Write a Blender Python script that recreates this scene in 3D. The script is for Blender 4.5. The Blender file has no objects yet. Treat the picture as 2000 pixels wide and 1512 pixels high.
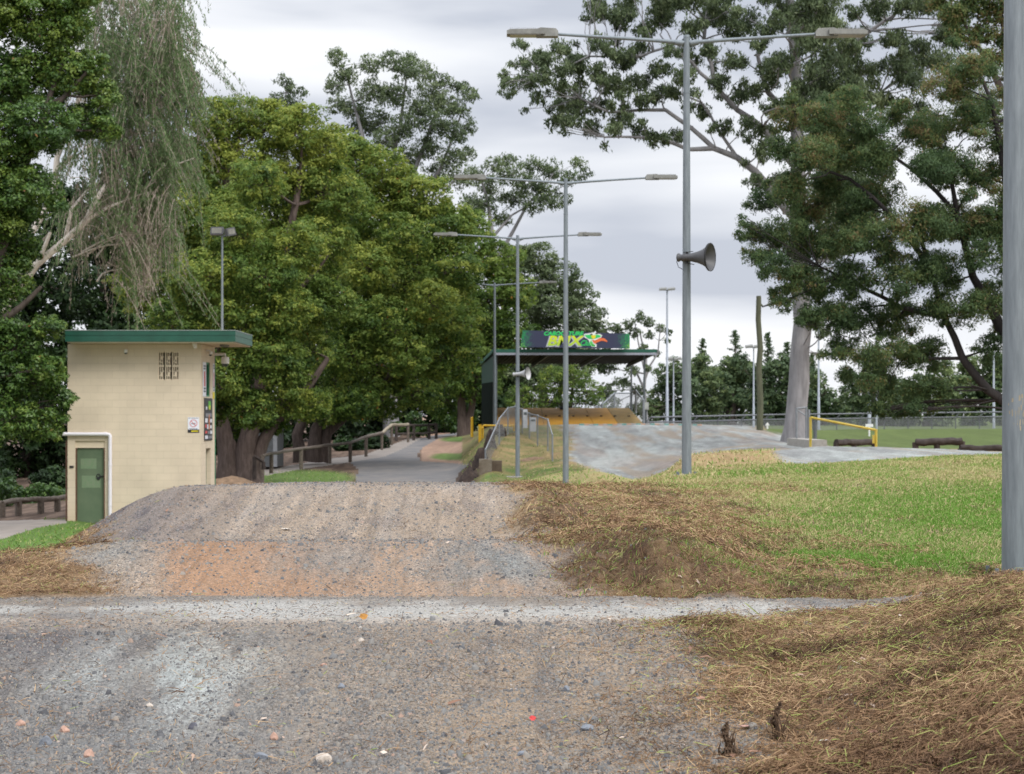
import bpy, math, random
import numpy as np
from mathutils import Vector, Matrix

# ------------------------------------------------------------ camera, light
sc = bpy.context.scene
col = sc.collection
R = math.radians
EYE = 3.0                      # eye height over the low ground by the control tower
S = 4400.0 / 3500.0
rng = np.random.default_rng(7)
random.seed(7)

cam_d = bpy.data.cameras.new('camera')
cam = bpy.data.objects.new('camera', cam_d)
col.objects.link(cam)
cam.location = (0, 0, EYE)
cam.rotation_euler = (R(90), 0, 0)
cam_d.sensor_width = 36
cam_d.lens = 79.2
cam_d.shift_y = 54 / 2000
cam_d.clip_start = 0.1
cam_d.clip_end = 6000
cam_d.dof.use_dof = True
cam_d.dof.focus_distance = 12.0
cam_d.dof.aperture_fstop = 10
sc.camera = cam

sc.view_settings.view_transform = 'Standard'
sc.view_settings.look = 'None'
sc.view_settings.gamma = 1
sc.view_settings.exposure = 0.57

SUN_EL, SUN_AZ = R(44), R(142)      # azimuth clockwise from +Y: right and behind the camera
sd = bpy.data.lights.new('sun', 'SUN')
sd.energy = 1.5
sd.angle = R(24)
sd.color = (1.0, 0.96, 0.9)
sun = bpy.data.objects.new('sun', sd)
col.objects.link(sun)
sdir = Vector((math.sin(SUN_AZ) * math.cos(SUN_EL), math.cos(SUN_AZ) * math.cos(SUN_EL), math.sin(SUN_EL)))
sun.rotation_euler = sdir.to_track_quat('Z', 'Y').to_euler()
sun.location = (20, -20, 40)

w = bpy.data.worlds.new('World')
sc.world = w
w.use_nodes = True
nt = w.node_tree
nt.nodes.clear()
N = nt.nodes.new
L = nt.links.new
out = N('ShaderNodeOutputWorld')
bg = N('ShaderNodeBackground')
sky = N('ShaderNodeTexSky')
sky.sky_type = 'NISHITA'
sky.sun_disc = False
sky.sun_elevation = SUN_EL
sky.sun_rotation = SUN_AZ
sky.air_density = 1.0
sky.dust_density = 3.0
skb = N('ShaderNodeBackground')
skb.inputs['Strength'].default_value = 0.06
tc = N('ShaderNodeTexCoord')
mp = N('ShaderNodeMapping')
mp.inputs['Scale'].default_value = (2.6, 2.6, 13)
mp.inputs['Location'].default_value = (3.1, 0.4, 0.35)
no = N('ShaderNodeTexNoise')
no.inputs['Scale'].default_value = 1.6
no.inputs['Detail'].default_value = 5
no.inputs['Roughness'].default_value = 0.42
no.inputs['Distortion'].default_value = 0.25
cr = N('ShaderNodeValToRGB')
e = cr.color_ramp.elements
e[0].position = 0.38
e[0].color = (0.53, 0.565, 0.645, 1)
e[1].position = 0.63
e[1].color = (0.96, 0.97, 0.99, 1)
m_ = cr.color_ramp.elements.new(0.49)
m_.color = (0.755, 0.78, 0.835, 1)
sep = N('ShaderNodeSeparateXYZ')
mr = N('ShaderNodeMapRange')
mr.inputs['From Min'].default_value = 0.22
mr.inputs['From Max'].default_value = 1.0
mr.inputs['To Min'].default_value = 1.0
mr.inputs['To Max'].default_value = 3.1
mx = N('ShaderNodeVectorMath')
mx.operation = 'SCALE'
# a brighter band low over the horizon, as under a lifting cloud base
hb = N('ShaderNodeMapRange')
hb.inputs['From Min'].default_value = 0.0
hb.inputs['From Max'].default_value = 0.10
hb.inputs['To Min'].default_value = 0.05
hb.inputs['To Max'].default_value = -0.03
ad = N('ShaderNodeMath')
ad.operation = 'ADD'
L(tc.outputs['Generated'], mp.inputs['Vector'])
L(mp.outputs['Vector'], no.inputs['Vector'])
L(tc.outputs['Generated'], sep.inputs['Vector'])
L(sep.outputs['Z'], hb.inputs['Value'])
L(no.outputs['Fac'], ad.inputs[0])
L(hb.outputs['Result'], ad.inputs[1])
L(ad.outputs[0], cr.inputs['Fac'])
L(sep.outputs['Z'], mr.inputs['Value'])
L(cr.outputs['Color'], mx.inputs[0])
L(mr.outputs['Result'], mx.inputs['Scale'])
L(mx.outputs['Vector'], bg.inputs['Color'])
bg.inputs['Strength'].default_value = 0.78
L(sky.outputs['Color'], skb.inputs['Color'])
asd = N('ShaderNodeAddShader')
mxs = N('ShaderNodeMixShader')
mxs.inputs['Fac'].default_value = 0.94
L(skb.outputs[0], mxs.inputs[1])
L(bg.outputs[0], mxs.inputs[2])
L(mxs.outputs[0], out.inputs['Surface'])


# ------------------------------------------------------------ helpers
def W(u, v, y):
    """a point: u,v in photo pixels, y = distance / S"""
    return Vector(((u - 1000) / 3500 * y, y * S, EYE - (v - 810) / 3500 * y))


def material(name, build):
    m = bpy.data.materials.new(name)
    m.use_nodes = True
    t = m.node_tree
    t.nodes.clear()
    o = t.nodes.new('ShaderNodeOutputMaterial')
    build(t, t.nodes.new, t.links.new, o)
    return m


def paint(name, c, rough=0.6, metal=0.0, var=0.15, scale=6.0, bump=0.0, spec=0.4, c2=None, detail=5, stretch=None):
    """principled surface with a noise-driven variation of its colour"""
    def b(t, N, L, o):
        p = N('ShaderNodeBsdfPrincipled')
        p.inputs['Roughness'].default_value = rough
        p.inputs['Metallic'].default_value = metal
        p.inputs['Specular IOR Level'].default_value = spec
        tc = N('ShaderNodeTexCoord')
        n = N('ShaderNodeTexNoise')
        n.inputs['Scale'].default_value = scale
        n.inputs['Detail'].default_value = detail
        n.inputs['Roughness'].default_value = 0.65
        src = tc.outputs['Object']
        if stretch:
            mp = N('ShaderNodeMapping')
            mp.inputs['Scale'].default_value = stretch
            L(src, mp.inputs['Vector'])
            src = mp.outputs['Vector']
        L(src, n.inputs['Vector'])
        r = N('ShaderNodeValToRGB')
        r.color_ramp.elements[0].position = 0.3
        r.color_ramp.elements[1].position = 0.7
        a = tuple(x * (1 - var) for x in c)
        z = tuple(min(1, x * (1 + var)) for x in c)
        if c2:
            a, z = c, c2
        r.color_ramp.elements[0].color = (*a, 1)
        r.color_ramp.elements[1].color = (*z, 1)
        L(n.outputs['Fac'], r.inputs['Fac'])
        L(r.outputs['Color'], p.inputs['Base Color'])
        if bump:
            bp = N('ShaderNodeBump')
            bp.inputs['Strength'].default_value = bump
            bp.inputs['Distance'].default_value = 0.02
            L(n.outputs['Fac'], bp.inputs['Height'])
            L(bp.outputs['Normal'], p.inputs['Normal'])
        L(p.outputs[0], o.inputs['Surface'])
    return material(name, b)


def leafmat(name, cols, transl=0.3, rough=0.55, spec=0.25):
    """leaves: colour from the per-leaf attribute tint"""
    def b(t, N, L, o):
        at = N('ShaderNodeAttribute')
        at.attribute_name = 'tint'
        r = N('ShaderNodeValToRGB')
        n = len(cols)
        while len(r.color_ramp.elements) < n:
            r.color_ramp.elements.new(0.5)
        for i, (p_, c_) in enumerate(cols):
            r.color_ramp.elements[i].position = p_
            r.color_ramp.elements[i].color = (*c_, 1)
        L(at.outputs['Fac'], r.inputs['Fac'])
        p = N('ShaderNodeBsdfPrincipled')
        p.inputs['Roughness'].default_value = rough
        p.inputs['Specular IOR Level'].default_value = spec
        L(r.outputs['Color'], p.inputs['Base Color'])
        tr = N('ShaderNodeBsdfTranslucent')
        L(r.outputs['Color'], tr.inputs['Color'])
        ms = N('ShaderNodeMixShader')
        ms.inputs['Fac'].default_value = transl
        L(p.outputs[0], ms.inputs[1])
        L(tr.outputs[0], ms.inputs[2])
        L(ms.outputs[0], o.inputs['Surface'])
    return material(name, b)


class MB:
    """collects shapes of one mesh"""
    def __init__(s):
        s.v = []
        s.f = []
        s.m = []
        s.n = 0

    def add(s, vs, fs, mi=0):
        s.v.extend([tuple(p) for p in vs])
        s.f.extend([tuple(i + s.n for i in f) for f in fs])
        s.m.extend([mi] * len(fs))
        s.n += len(vs)
        return s

    def box(s, x0, x1, y0, y1, z0, z1, mi=0):
        vs = [(x, y, z) for z in (z0, z1) for x, y in ((x0, y0), (x1, y0), (x1, y1), (x0, y1))]
        return s.add(vs, [(3, 2, 1, 0), (4, 5, 6, 7), (0, 1, 5, 4), (1, 2, 6, 5), (2, 3, 7, 6), (3, 0, 4, 7)], mi)

    def obox(s, c, ax, ay, az, mi=0):
        """box with centre c and half-axis vectors"""
        c, ax, ay, az = map(Vector, (c, ax, ay, az))
        vs = [c + i * ax + j * ay + k * az for k in (-1, 1) for i, j in ((-1, -1), (1, -1), (1, 1), (-1, 1))]
        return s.add(vs, [(3, 2, 1, 0), (4, 5, 6, 7), (0, 1, 5, 4), (1, 2, 6, 5), (2, 3, 7, 6), (3, 0, 4, 7)], mi)

    def bar(s, a, b, wx, wz, mi=0):
        """rectangular bar from a to b"""
        a, b = Vector(a), Vector(b)
        d = b - a
        t = d.normalized()
        up = Vector((0, 0, 1)) if abs(t.z) < 0.95 else Vector((0, 1, 0))
        sx = t.cross(up).normalized()
        sz = sx.cross(t)
        return s.obox((a + b) / 2, d / 2, sx * wx / 2, sz * wz / 2, mi)

    def tube(s, pts, rad, sides=8, cap=True, mi=0, jit=0.0):
        pts = [Vector(p) for p in pts]
        if not hasattr(rad, '__len__'):
            rad = [rad] * len(pts)
        n = len(pts)
        vs = []
        ref = None
        for i, p in enumerate(pts):
            t = (pts[min(i + 1, n - 1)] - pts[max(i - 1, 0)]).normalized()
            if ref is None:
                ref = t.orthogonal().normalized()
            ref = (ref - t * ref.dot(t))
            ref = ref.normalized() if ref.length > 1e-6 else t.orthogonal().normalized()
            bn = t.cross(ref)
            for k in range(sides):
                a = 2 * math.pi * k / sides
                r = rad[i] * (1 + jit * random.uniform(-1, 1))
                vs.append(p + (ref * math.cos(a) + bn * math.sin(a)) * r)
        fs = []
        for i in range(n - 1):
            for k in range(sides):
                a = i * sides + k
                b_ = i * sides + (k + 1) % sides
                fs.append((a, b_, b_ + sides, a + sides))
        if cap:
            fs.append(tuple(reversed(range(sides))))
            fs.append(tuple(range((n - 1) * sides, n * sides)))
        return s.add(vs, fs, mi)

    def lathe(s, prof, origin, axis, sides=20, mi=0):
        """profile of (distance along axis, radius)"""
        o = Vector(origin)
        t = Vector(axis).normalized()
        u_ = t.orthogonal().normalized()
        w_ = t.cross(u_)
        vs = []
        for d, r in prof:
            for k in range(sides):
                a = 2 * math.pi * k / sides
                vs.append(o + t * d + (u_ * math.cos(a) + w_ * math.sin(a)) * r)
        fs = []
        for i in range(len(prof) - 1):
            for k in range(sides):
                a = i * sides + k
                b_ = i * sides + (k + 1) % sides
                fs.append((a, b_, b_ + sides, a + sides))
        return s.add(vs, fs, mi)

    def build(s, name, mats, parent=None, smooth=False, world=True):
        off = Vector((0, 0, 0))
        if parent is not None and world:
            q = parent
            while q is not None:
                off += q.location
                q = q.parent
        me = bpy.data.meshes.new(name)
        me.from_pydata([(p[0] - off.x, p[1] - off.y, p[2] - off.z) for p in s.v], [], s.f)
        if not isinstance(mats, (list, tuple)):
            mats = [mats]
        for m in mats:
            me.materials.append(m)
        if len(mats) > 1:
            me.polygons.foreach_set('material_index', s.m)
        if smooth:
            me.polygons.foreach_set('use_smooth', [True] * len(me.polygons))
            try:
                me.set_sharp_from_angle(angle=R(40))
            except Exception:
                pass
        me.update()
        o = bpy.data.objects.new(name, me)
        col.objects.link(o)
        if parent is not None:
            o.parent = parent
        return o


def npmesh(name, V, F, mat, parent=None, attrs=None, smooth=False, off=None):
    """V (n,3), F (m,k) numpy arrays -> one mesh object; attrs: name -> (kind, array)"""
    V = np.asarray(V, dtype=np.float32)
    if off is not None:
        V = V - np.array(off, dtype=np.float32)
    F = np.asarray(F, dtype=np.int32)
    me = bpy.data.meshes.new(name)
    k = F.shape[1]
    me.vertices.add(len(V))
    me.vertices.foreach_set('co', V.ravel())
    me.loops.add(F.size)
    me.loops.foreach_set('vertex_index', F.ravel())
    me.polygons.add(len(F))
    me.polygons.foreach_set('loop_start', np.arange(0, F.size, k, dtype=np.int32))
    me.polygons.foreach_set('loop_total', np.full(len(F), k, dtype=np.int32))
    if smooth:
        me.polygons.foreach_set('use_smooth', np.ones(len(F), dtype=bool))
    me.materials.append(mat)
    me.update(calc_edges=True)
    for an, (kind, arr) in (attrs or {}).items():
        if kind == 'f':
            a = me.attributes.new(an, 'FLOAT', 'POINT')
            a.data.foreach_set('value', np.asarray(arr, dtype=np.float32))
        else:
            a = me.attributes.new(an, 'FLOAT_COLOR', 'POINT')
            a.data.foreach_set('color', np.asarray(arr, dtype=np.float32).ravel())
    o = bpy.data.objects.new(name, me)
    col.objects.link(o)
    if parent is not None:
        o.parent = parent
    return o


def tag(o, label=None, cat=None, group=None, kind=None):
    if label:
        o['label'] = label
    if cat:
        o['category'] = cat
    if group:
        o['group'] = group
    if kind:
        o['kind'] = kind
    return o


def thing(name, label, cat, loc, group=None):
    o = bpy.data.objects.new(name, None)
    o.empty_display_size = 0.3
    col.objects.link(o)
    o.location = loc
    return tag(o, label, cat, group)


def copy_tree(o, parent=None):
    c = o.copy()
    col.objects.link(c)
    c.parent = parent
    for ch in [q for q in bpy.data.objects if q.parent == o]:
        copy_tree(ch, c)
    return c


# value noise
def _h(ix, iy, seed):
    n = (ix.astype(np.int64) * 374761393 + iy.astype(np.int64) * 668265263 + seed * 974634777) & 0x7fffffff
    n = ((n ^ (n >> 13)) * 1274126177) & 0x7fffffff
    n = n ^ (n >> 16)
    return (n & 0xffff) / 65535.0


def vn(x, y, seed=0):
    x = np.asarray(x, dtype=float)
    y = np.asarray(y, dtype=float)
    ix = np.floor(x)
    iy = np.floor(y)
    fx = x - ix
    fy = y - iy
    fx = fx * fx * (3 - 2 * fx)
    fy = fy * fy * (3 - 2 * fy)
    a = _h(ix, iy, seed)
    b = _h(ix + 1, iy, seed)
    c = _h(ix, iy + 1, seed)
    d = _h(ix + 1, iy + 1, seed)
    return (a * (1 - fx) + b * fx) * (1 - fy) + (c * (1 - fx) + d * fx) * fy


def fbm(x, y, seed=0, o=4):
    r = 0
    a = 0.5
    t = 0
    for i in range(o):
        r = r + a * vn(x * 2 ** i, y * 2 ** i, seed + i * 17)
        t += a
        a *= 0.55
    return r / t


def sstep(a, b, x):
    t = np.clip((x - a) / (b - a), 0, 1)
    return t * t * (3 - 2 * t)


# ------------------------------------------------------------ terrain heights
YS = [2, 6, 8.2, 9, 10.5, 10.95, 12, 13, 15, 17.5, 20, 23, 27, 31, 36, 41, 46, 49, 52, 58, 65, 72, 80, 90, 100, 108, 115, 150, 400, 1500]
# per azimuth: distance -> photo row of the ground there, or 'z' and a level
near = {2: 'z1.5', 6: 1512, 8.2: 1222, 9: 1199, 10.5: 1167}
far_r = {115: 'z2.1', 150: 'z2.1', 400: 'z2.1', 1500: 'z2.1'}
far_l = {115: 'z0.9', 150: 'z1.4', 400: 'z2.1', 1500: 'z2.1'}
COLS = {
    -1200: {**near, 12: 'z1.85', 15: 'z1.3', 20: 'z0.4', 27: 'z0', 90: 'z0', **far_l},
    -100: {**near, 12: 1088, 13: 'z1.8', 15: 'z1.5', 17.5: 'z1.2', 23: 'z0.3', 27: 'z0', 90: 'z0', **far_l},
    60: {**near, 12: 1078, 13: 'z1.85', 15: 'z1.6', 17.5: 'z1.5', 23: 'z0.4', 27: 'z0', 90: 'z0.1', **far_l},
    150: {**near, 12: 1062, 13: 'z1.95', 15: 'z1.8', 17.5: 1045, 23: 'z0.5', 27: 'z0.05', 31: 'z0', 90: 'z0.3', **far_l},
    200: {**near, 12: 1057, 13: 'z2.0', 15: 'z1.9', 17.5: 1012, 20: 'z1.5', 23: 'z0.6', 27: 'z0.1', 31: 'z0', 65: 'z0', 90: 'z0.4', **far_l},
    250: {**near, 12: 1056, 13: 'z2.02', 15: 'z1.93', 17.5: 984, 20: 'z1.7', 23: 'z0.8', 27: 'z0.1', 31: 'z0', 65: 'z0', 90: 'z0.5', **far_l},
    300: {**near, 12: 1055, 13: 'z2.03', 15: 'z1.95', 17.5: 962, 20: 'z2.0', 23: 'z1.2', 27: 'z0.3', 31: 'z0', 65: 'z0', 72: 955, 90: 'z0.6', **far_l},
    345: {**near, 12: 1055, 13: 'z2.03', 15: 'z1.95', 17.5: 951, 20: 'z2.2', 23: 'z1.4', 27: 'z0.4', 31: 'z0', 65: 'z0', 72: 950, 80: 932, 115: 890, 150: 'z1.6', **{400: 'z2.1', 1500: 'z2.1'}},
    600: {**near, 12: 1054, 13: 'z2.03', 15: 'z1.95', 17.5: 947, 20: 'z2.25', 23: 'z1.5', 27: 'z0.5', 31: 'z0.1', 36: 'z0', 65: 'z0', 72: 948, 80: 925, 90: 900, 100: 880, 115: 865, 150: 'z2', 400: 'z2.1', 1500: 'z2.1'},
    870: {**near, 12: 1053, 13: 'z2.03', 15: 'z1.95', 17.5: 949, 20: 'z2.25', 23: 'z1.5', 27: 'z0.6', 31: 'z0.1', 36: 'z0', 65: 'z0.05', 72: 945, 80: 920, 90: 893, 100: 865, 115: 850, **{150: 'z2.1', 400: 'z2.1', 1500: 'z2.1'}},
    897: {**near, 12: 1053, 13: 'z2.03', 15: 'z1.95', 17.5: 949, 20: 'z2.25', 23: 'z1.5', 27: 'z0.6', 31: 'z0.1', 36: 'z0', 65: 'z0.1', 72: 943, 80: 915, 90: 888, 100: 860, 115: 848, **{150: 'z2.1', 400: 'z2.1', 1500: 'z2.1'}},
    930: {**near, 12: 1052, 13: 'z2.03', 15: 'z1.95', 17.5: 950, 20: 'z2.25', 23: 'z1.5', 27: 'z0.7', 36: 'z0.2', 58: 'z0.2', 65: 940, 72: 893, 80: 872, 90: 860, 100: 850, 115: 846, **{150: 'z2.1', 400: 'z2.1', 1500: 'z2.1'}},
    960: {**near, 12: 1052, 13: 'z2.03', 15: 'z1.95', 17.5: 950, 20: 'z2.25', 23: 'z1.6', 27: 'z0.9', 36: 'z0.5', 52: 'z0.5', 58: 955, 65: 925, 72: 880, 80: 852, 90: 834, 100: 'z2.5', **far_r},
    1011: {**near, 12: 1052, 13: 'z2.04', 15: 'z1.97', 17.5: 952, 20: 'z2.25', 23: 'z1.7', 27: 'z1.1', 36: 'z0.7', 46: 'z0.75', 52: 946, 58: 942, 65: 938, 72: 895, 80: 852, 90: 833, 100: 'z2.5', **far_r},
    1050: {**near, 12: 1062, 13: 1045, 15: 1005, 17.5: 954, 20: 'z2.25', 23: 'z1.8', 27: 'z1.2', 36: 'z0.8', 46: 'z0.9', 52: 944, 58: 938, 65: 918, 72: 893, 80: 860, 90: 832, 100: 'z2.5', **far_r},
    1105: {**near, 10.95: 1135, 12: 1078, 13: 1043, 15: 1000, 17.5: 962, 20: 948, 23: 'z2.0', 27: 'z1.4', 36: 'z0.95', 46: 952, 49: 945, 52: 938, 58: 925, 65: 908, 72: 885, 80: 858, 90: 831, 100: 'z2.5', **far_r},
    1160: {**near, 10.95: 1108, 12: 1062, 13: 1036, 15: 1003, 17.5: 972, 20: 950, 23: 946, 27: 'z1.8', 36: 'z1.1', 46: 945, 49: 925, 52: 907, 58: 925, 65: 915, 72: 890, 80: 858, 90: 831, 100: 'z2.5', **far_r},
    1250: {**near, 10.95: 1092, 12: 1050, 13: 1024, 15: 998, 17.5: 985, 20: 962, 23: 948, 27: 941, 31: 'z1.85', 36: 'z1.35', 46: 947, 52: 938, 58: 928, 65: 912, 72: 890, 80: 860, 90: 830, 100: 'z2.5', **far_r},
    1341: {**near, 10.95: 1108, 12: 1060, 13: 1030, 15: 1003, 17.5: 988, 20: 968, 23: 952, 27: 938, 31: 928, 36: 888, 41: 'z1.95', 46: 'z1.7', 65: 'z1.5', 72: 880, 80: 858, 90: 831, 100: 'z2.5', **far_r},
    1420: {**near, 10.95: 1135, 12: 1082, 13: 1050, 15: 1017, 17.5: 994, 20: 970, 23: 950, 27: 934, 31: 921, 36: 885, 41: 884, 46: 'z2.0', 65: 'z1.75', 72: 872, 80: 852, 90: 834, 100: 'z2.4', **far_r},
    1500: {**near, 6: 1500, 8.2: 1232, 12: 1125, 13: 1090, 15: 1043, 17.5: 1003, 20: 973, 23: 949, 27: 928, 31: 915, 36: 895, 41: 880, 46: 'z2.03', 58: 873, 72: 862, 80: 856, 90: 842, 100: 'z2.2', **far_r},
    1600: {**near, 6: 1490, 8.2: 1228, 12: 1128, 13: 1093, 15: 1047, 17.5: 1003, 20: 971, 23: 945, 27: 922, 31: 910, 36: 903, 41: 880, 46: 871, 52: 'z2.0', 58: 'z1.85', 72: 'z1.7', 80: 'z1.5', 90: 866, 100: 'z1.9', **far_r},
    1700: {**near, 6: 1470, 8.2: 1215, 9: 1194, 10.5: 1170, 12: 1130, 13: 1095, 15: 1048, 17.5: 1002, 20: 969, 23: 941, 27: 917, 31: 903, 36: 898, 41: 880, 46: 871, 52: 'z1.9', 65: 'z1.3', 80: 'z1.25', 90: 868, 100: 852, 108: 839, **far_r},
    1850: {**near, 2: 'z1.6', 6: 1432, 8.2: 1196, 9: 1168, 10.5: 1156, 12: 1132, 13: 1098, 15: 1049, 17.5: 1000, 20: 966, 23: 936, 27: 908, 31: 893, 36: 890, 41: 884, 46: 877, 52: 'z1.9', 58: 'z1.7', 65: 'z1.45', 80: 'z1.3', 90: 868, 100: 852, 108: 839, **far_r},
    1960: {**near, 2: 'z1.7', 6: 1385, 8.2: 1168, 9: 1142, 10.5: 1134, 12: 1138, 13: 1104, 15: 1052, 17.5: 1000, 20: 964, 23: 932, 27: 903, 31: 889, 36: 891, 41: 888, 46: 884, 52: 'z1.9', 58: 'z1.7', 65: 'z1.45', 80: 'z1.3', 90: 868, 100: 852, 108: 839, **far_r},
    2250: {**near, 2: 'z1.9', 6: 1320, 8.2: 1120, 9: 1105, 10.5: 1115, 12: 1139, 13: 1104, 15: 1052, 20: 960, 27: 900, 31: 889, 36: 891, 46: 884, 52: 'z1.9', 65: 'z1.45', 80: 'z1.3', 90: 868, 100: 852, 108: 839, **far_r},
    3500: {2: 'z1.9', 6: 'z2', 15: 'z2', 31: 'z2.2', 65: 'z1.5', 80: 'z1.3', 108: 'z2.1', **far_r},
}
UC = np.array(sorted(COLS))
ZT = []
for uc in UC:
    ks = sorted(COLS[uc].items())
    yy = [k for k, _ in ks]
    zz = [float(v_[1:]) if isinstance(v_, str) else EYE - (v_ - 810) / 3500 * k for k, v_ in ks]
    ZT.append(np.interp(YS, yy, zz))
ZT = np.array(ZT)
# fine table, softened along both axes so crests are round
UF = np.arange(-1200, 3501, 10.0)
YF = np.concatenate([np.arange(2, 24, 0.1), np.arange(24, 130, 0.5), np.geomspace(130, 1500, 40)])
tmp = np.array([np.interp(YF, YS, r_) for r_ in ZT])
ZF = np.array([np.interp(UF, UC, tmp[:, j]) for j in range(len(YF))])      # (ny, nu)


def blur(A, r, axis):
    k = np.hanning(2 * r + 3)[1:-1]
    k /= k.sum()
    P_ = np.pad(A, [(r, r) if i == axis else (0, 0) for i in (0, 1)], mode='edge')
    o = np.zeros_like(A)
    n = A.shape[axis]
    for i in range(2 * r + 1):
        o += k[i] * (P_[i:i + n] if axis == 0 else P_[:, i:i + n])
    return o


n24 = int(np.searchsorted(YF, 24))
Zs = ZF.copy()
Zs[:n24] = blur(ZF, 3, 0)[:n24]
Zs[n24:] = blur(ZF, 4, 0)[n24:]
ZF = blur(Zs, 2, 1)


def zraw(u, y):
    u = np.clip(np.asarray(u, float), UF[0], UF[-1])
    y = np.clip(np.asarray(y, float), YF[0], YF[-1])
    j = np.clip((u - UF[0]) / 10.0, 0, len(UF) - 1.001)
    j0 = j.astype(int)
    fj = j - j0
    i0 = np.clip(np.searchsorted(YF, y, side='right') - 1, 0, len(YF) - 2)
    fi = (y - YF[i0]) / (YF[i0 + 1] - YF[i0])
    return (ZF[i0, j0] * (1 - fj) + ZF[i0, j0 + 1] * fj) * (1 - fi) + (ZF[i0 + 1, j0] * (1 - fj) + ZF[i0 + 1, j0 + 1] * fj) * fi


def blob(u, v, cu, cv, ru, rv):
    return np.exp(-((u - cu) / ru) ** 2 - ((v - cv) / rv) ** 2)


def edges(y):
    """left and right edge (metres) of the raked dirt of the track near the camera"""
    r = np.interp(y, [2, 6, 8.2, 8.9, 9.4, 10.3, 10.45, 12, 15, 17.5, 20], [0.7, 0.62, 0.72, 1.5, 2.3, 2.5, 0.42, 0.2, 0.05, 0.0, 0.1])
    l = np.interp(y, [2, 10.3, 10.45, 12, 15, 17.5, 20], [-9, -9, -2.35, -2.85, -3.3, -4.2, -4.2])
    return l, r


def zones(u, v, y):
    """ground cover at a place: hay (dry cut grass), lawn, track dirt - each 0..1"""
    x = (u - 1000) / 3500 * y
    nz = fbm(x * 1.3, y * 1.3, 5) - 0.5
    nf = fbm(x * 6, y * 6, 9) - 0.5
    l, r = edges(y)
    j = nz * 0.7 + nf * 0.35
    track = sstep(-0.32, 0.22, r - x + j * 1.1) * sstep(-0.25, 0.15, x - l + j * 1.0) * (y < 22)
    # farther track: start straight and second straight
    tr2 = sstep(0, 1, (u - np.interp(v, [828, 860, 900, 930], [1085, 1110, 1100, 1180])) / 22 + nz * 2) * \
        sstep(0, 1, (np.interp(v, [828, 838, 860, 875, 930], [1470, 1490, 1590, 1650, 1500]) - u) / 22 + nz * 2) * (y > 50)
    cr_ = sstep(0, 1, (u - np.interp(v, [868, 880, 905, 915], [1480, 1500, 1520, 1560])) / 25 + nz * 1.5) * (y > 31) * (y < 50)
    lawncrest = np.interp(u, [1400, 1500, 1700, 1850, 1960], [32.5, 31.4, 31.4, 31.4, 31.4])
    cr_ = cr_ * sstep(0, 1, (y - lawncrest) / 1.5)
    far = (y > 22)
    track = np.where(far, np.maximum(tr2, cr_), track)
    lawn = np.zeros_like(x)
    # lawn to the right of the near straight
    lx = np.interp(y, [10.4, 11.2, 13, 15, 20, 26, 32], [2.8, 2.4, 2.35, 2.6, 3.0, 2.9, 3.6])
    lawn = np.where((y > 10.4) & (y < np.where(u > 1280, 32.2, 36)), sstep(-1.5, 1.5, x - lx + nz * 3.6 + nf * 1.6), lawn)
    lawn = lawn * (1 - 0.75 * sstep(0.0, 0.35, fbm(x * 0.9 + 9, y * 0.5, 31) - 0.53))
    # dry margin next to the cross strip
    lawn = lawn * sstep(0.0, 1.2, (y - 10.9) + nz * 1.2)
    oval = (y > 84) & (u > 1480)
    lawn = np.where(oval, 0.95, lawn)
    yard = (y > 26) & (y < 60) & (u < 320)
    lawn = np.where(yard, sstep(0, 1, (y - 30) / 6) * (y < 50), lawn)
    isl = np.maximum(blob(u, v, 890, 905 - 13, 60, 9), blob(u, v, 900, 858, 50, 7))
    isl2 = sstep(0.25, 0.6, blob(u, v, 590, 934, 110, 17))
    lawn = np.where((y > 60) & (u < 960), np.maximum(sstep(0.4, 0.7, isl + nz * 0.3), isl2), lawn)
    bank = (y > 24) & (u > 900) & (u < 1500)
    lawn = np.where(bank & (y > 40), 0.45 + nz * 1.4 + 0.3 * (v > 915), lawn)
    lawn = np.where((y > 32.2) & (y < 40) & (u > 1280) & (u < 1560), 0.25 * (v > 900) + nz * 0.6, lawn)
    hay = np.where((y > 60) & (u < 905), 0, 1.0)
    lawn = np.clip(lawn, 0, 1) * (1 - track)
    hay = np.clip(hay * (1 - track) * (1 - lawn), 0, 1)
    return x, track, lawn, hay


def clods(x, y):
    return sstep(0.565, 0.64, fbm(x * 2.6, y * 1.7, 83)) * (y > 12) * (y < 34)


def inpoly(u, v, poly):
    r = np.zeros(u.shape, bool)
    n = len(poly)
    for i in range(n):
        x1, y1 = poly[i]
        x2, y2 = poly[(i + 1) % n]
        c = ((y1 > v) != (y2 > v)) & (u < (x2 - x1) * (v - y1) / (y2 - y1 + 1e-9) + x1)
        r ^= c
    return r


ROAD = [(690, 975), (699, 917), (684, 903), (752, 892), (786, 877), (826, 855), (845, 851), (925, 841), (925, 845), (857, 856),
        (826, 874), (814, 889), (823, 901), (916, 907), (893, 926), (889, 975)]
PATH = [(480, 936), (597, 915), (684, 903), (752, 892), (786, 877), (826, 855), (800, 856), (709, 889), (650, 895), (504, 920), (460, 928)]
PATH2 = [(-400, 1078), (0, 1054), (76, 1030), (129, 1022), (132, 1014), (-400, 1024)]


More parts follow.
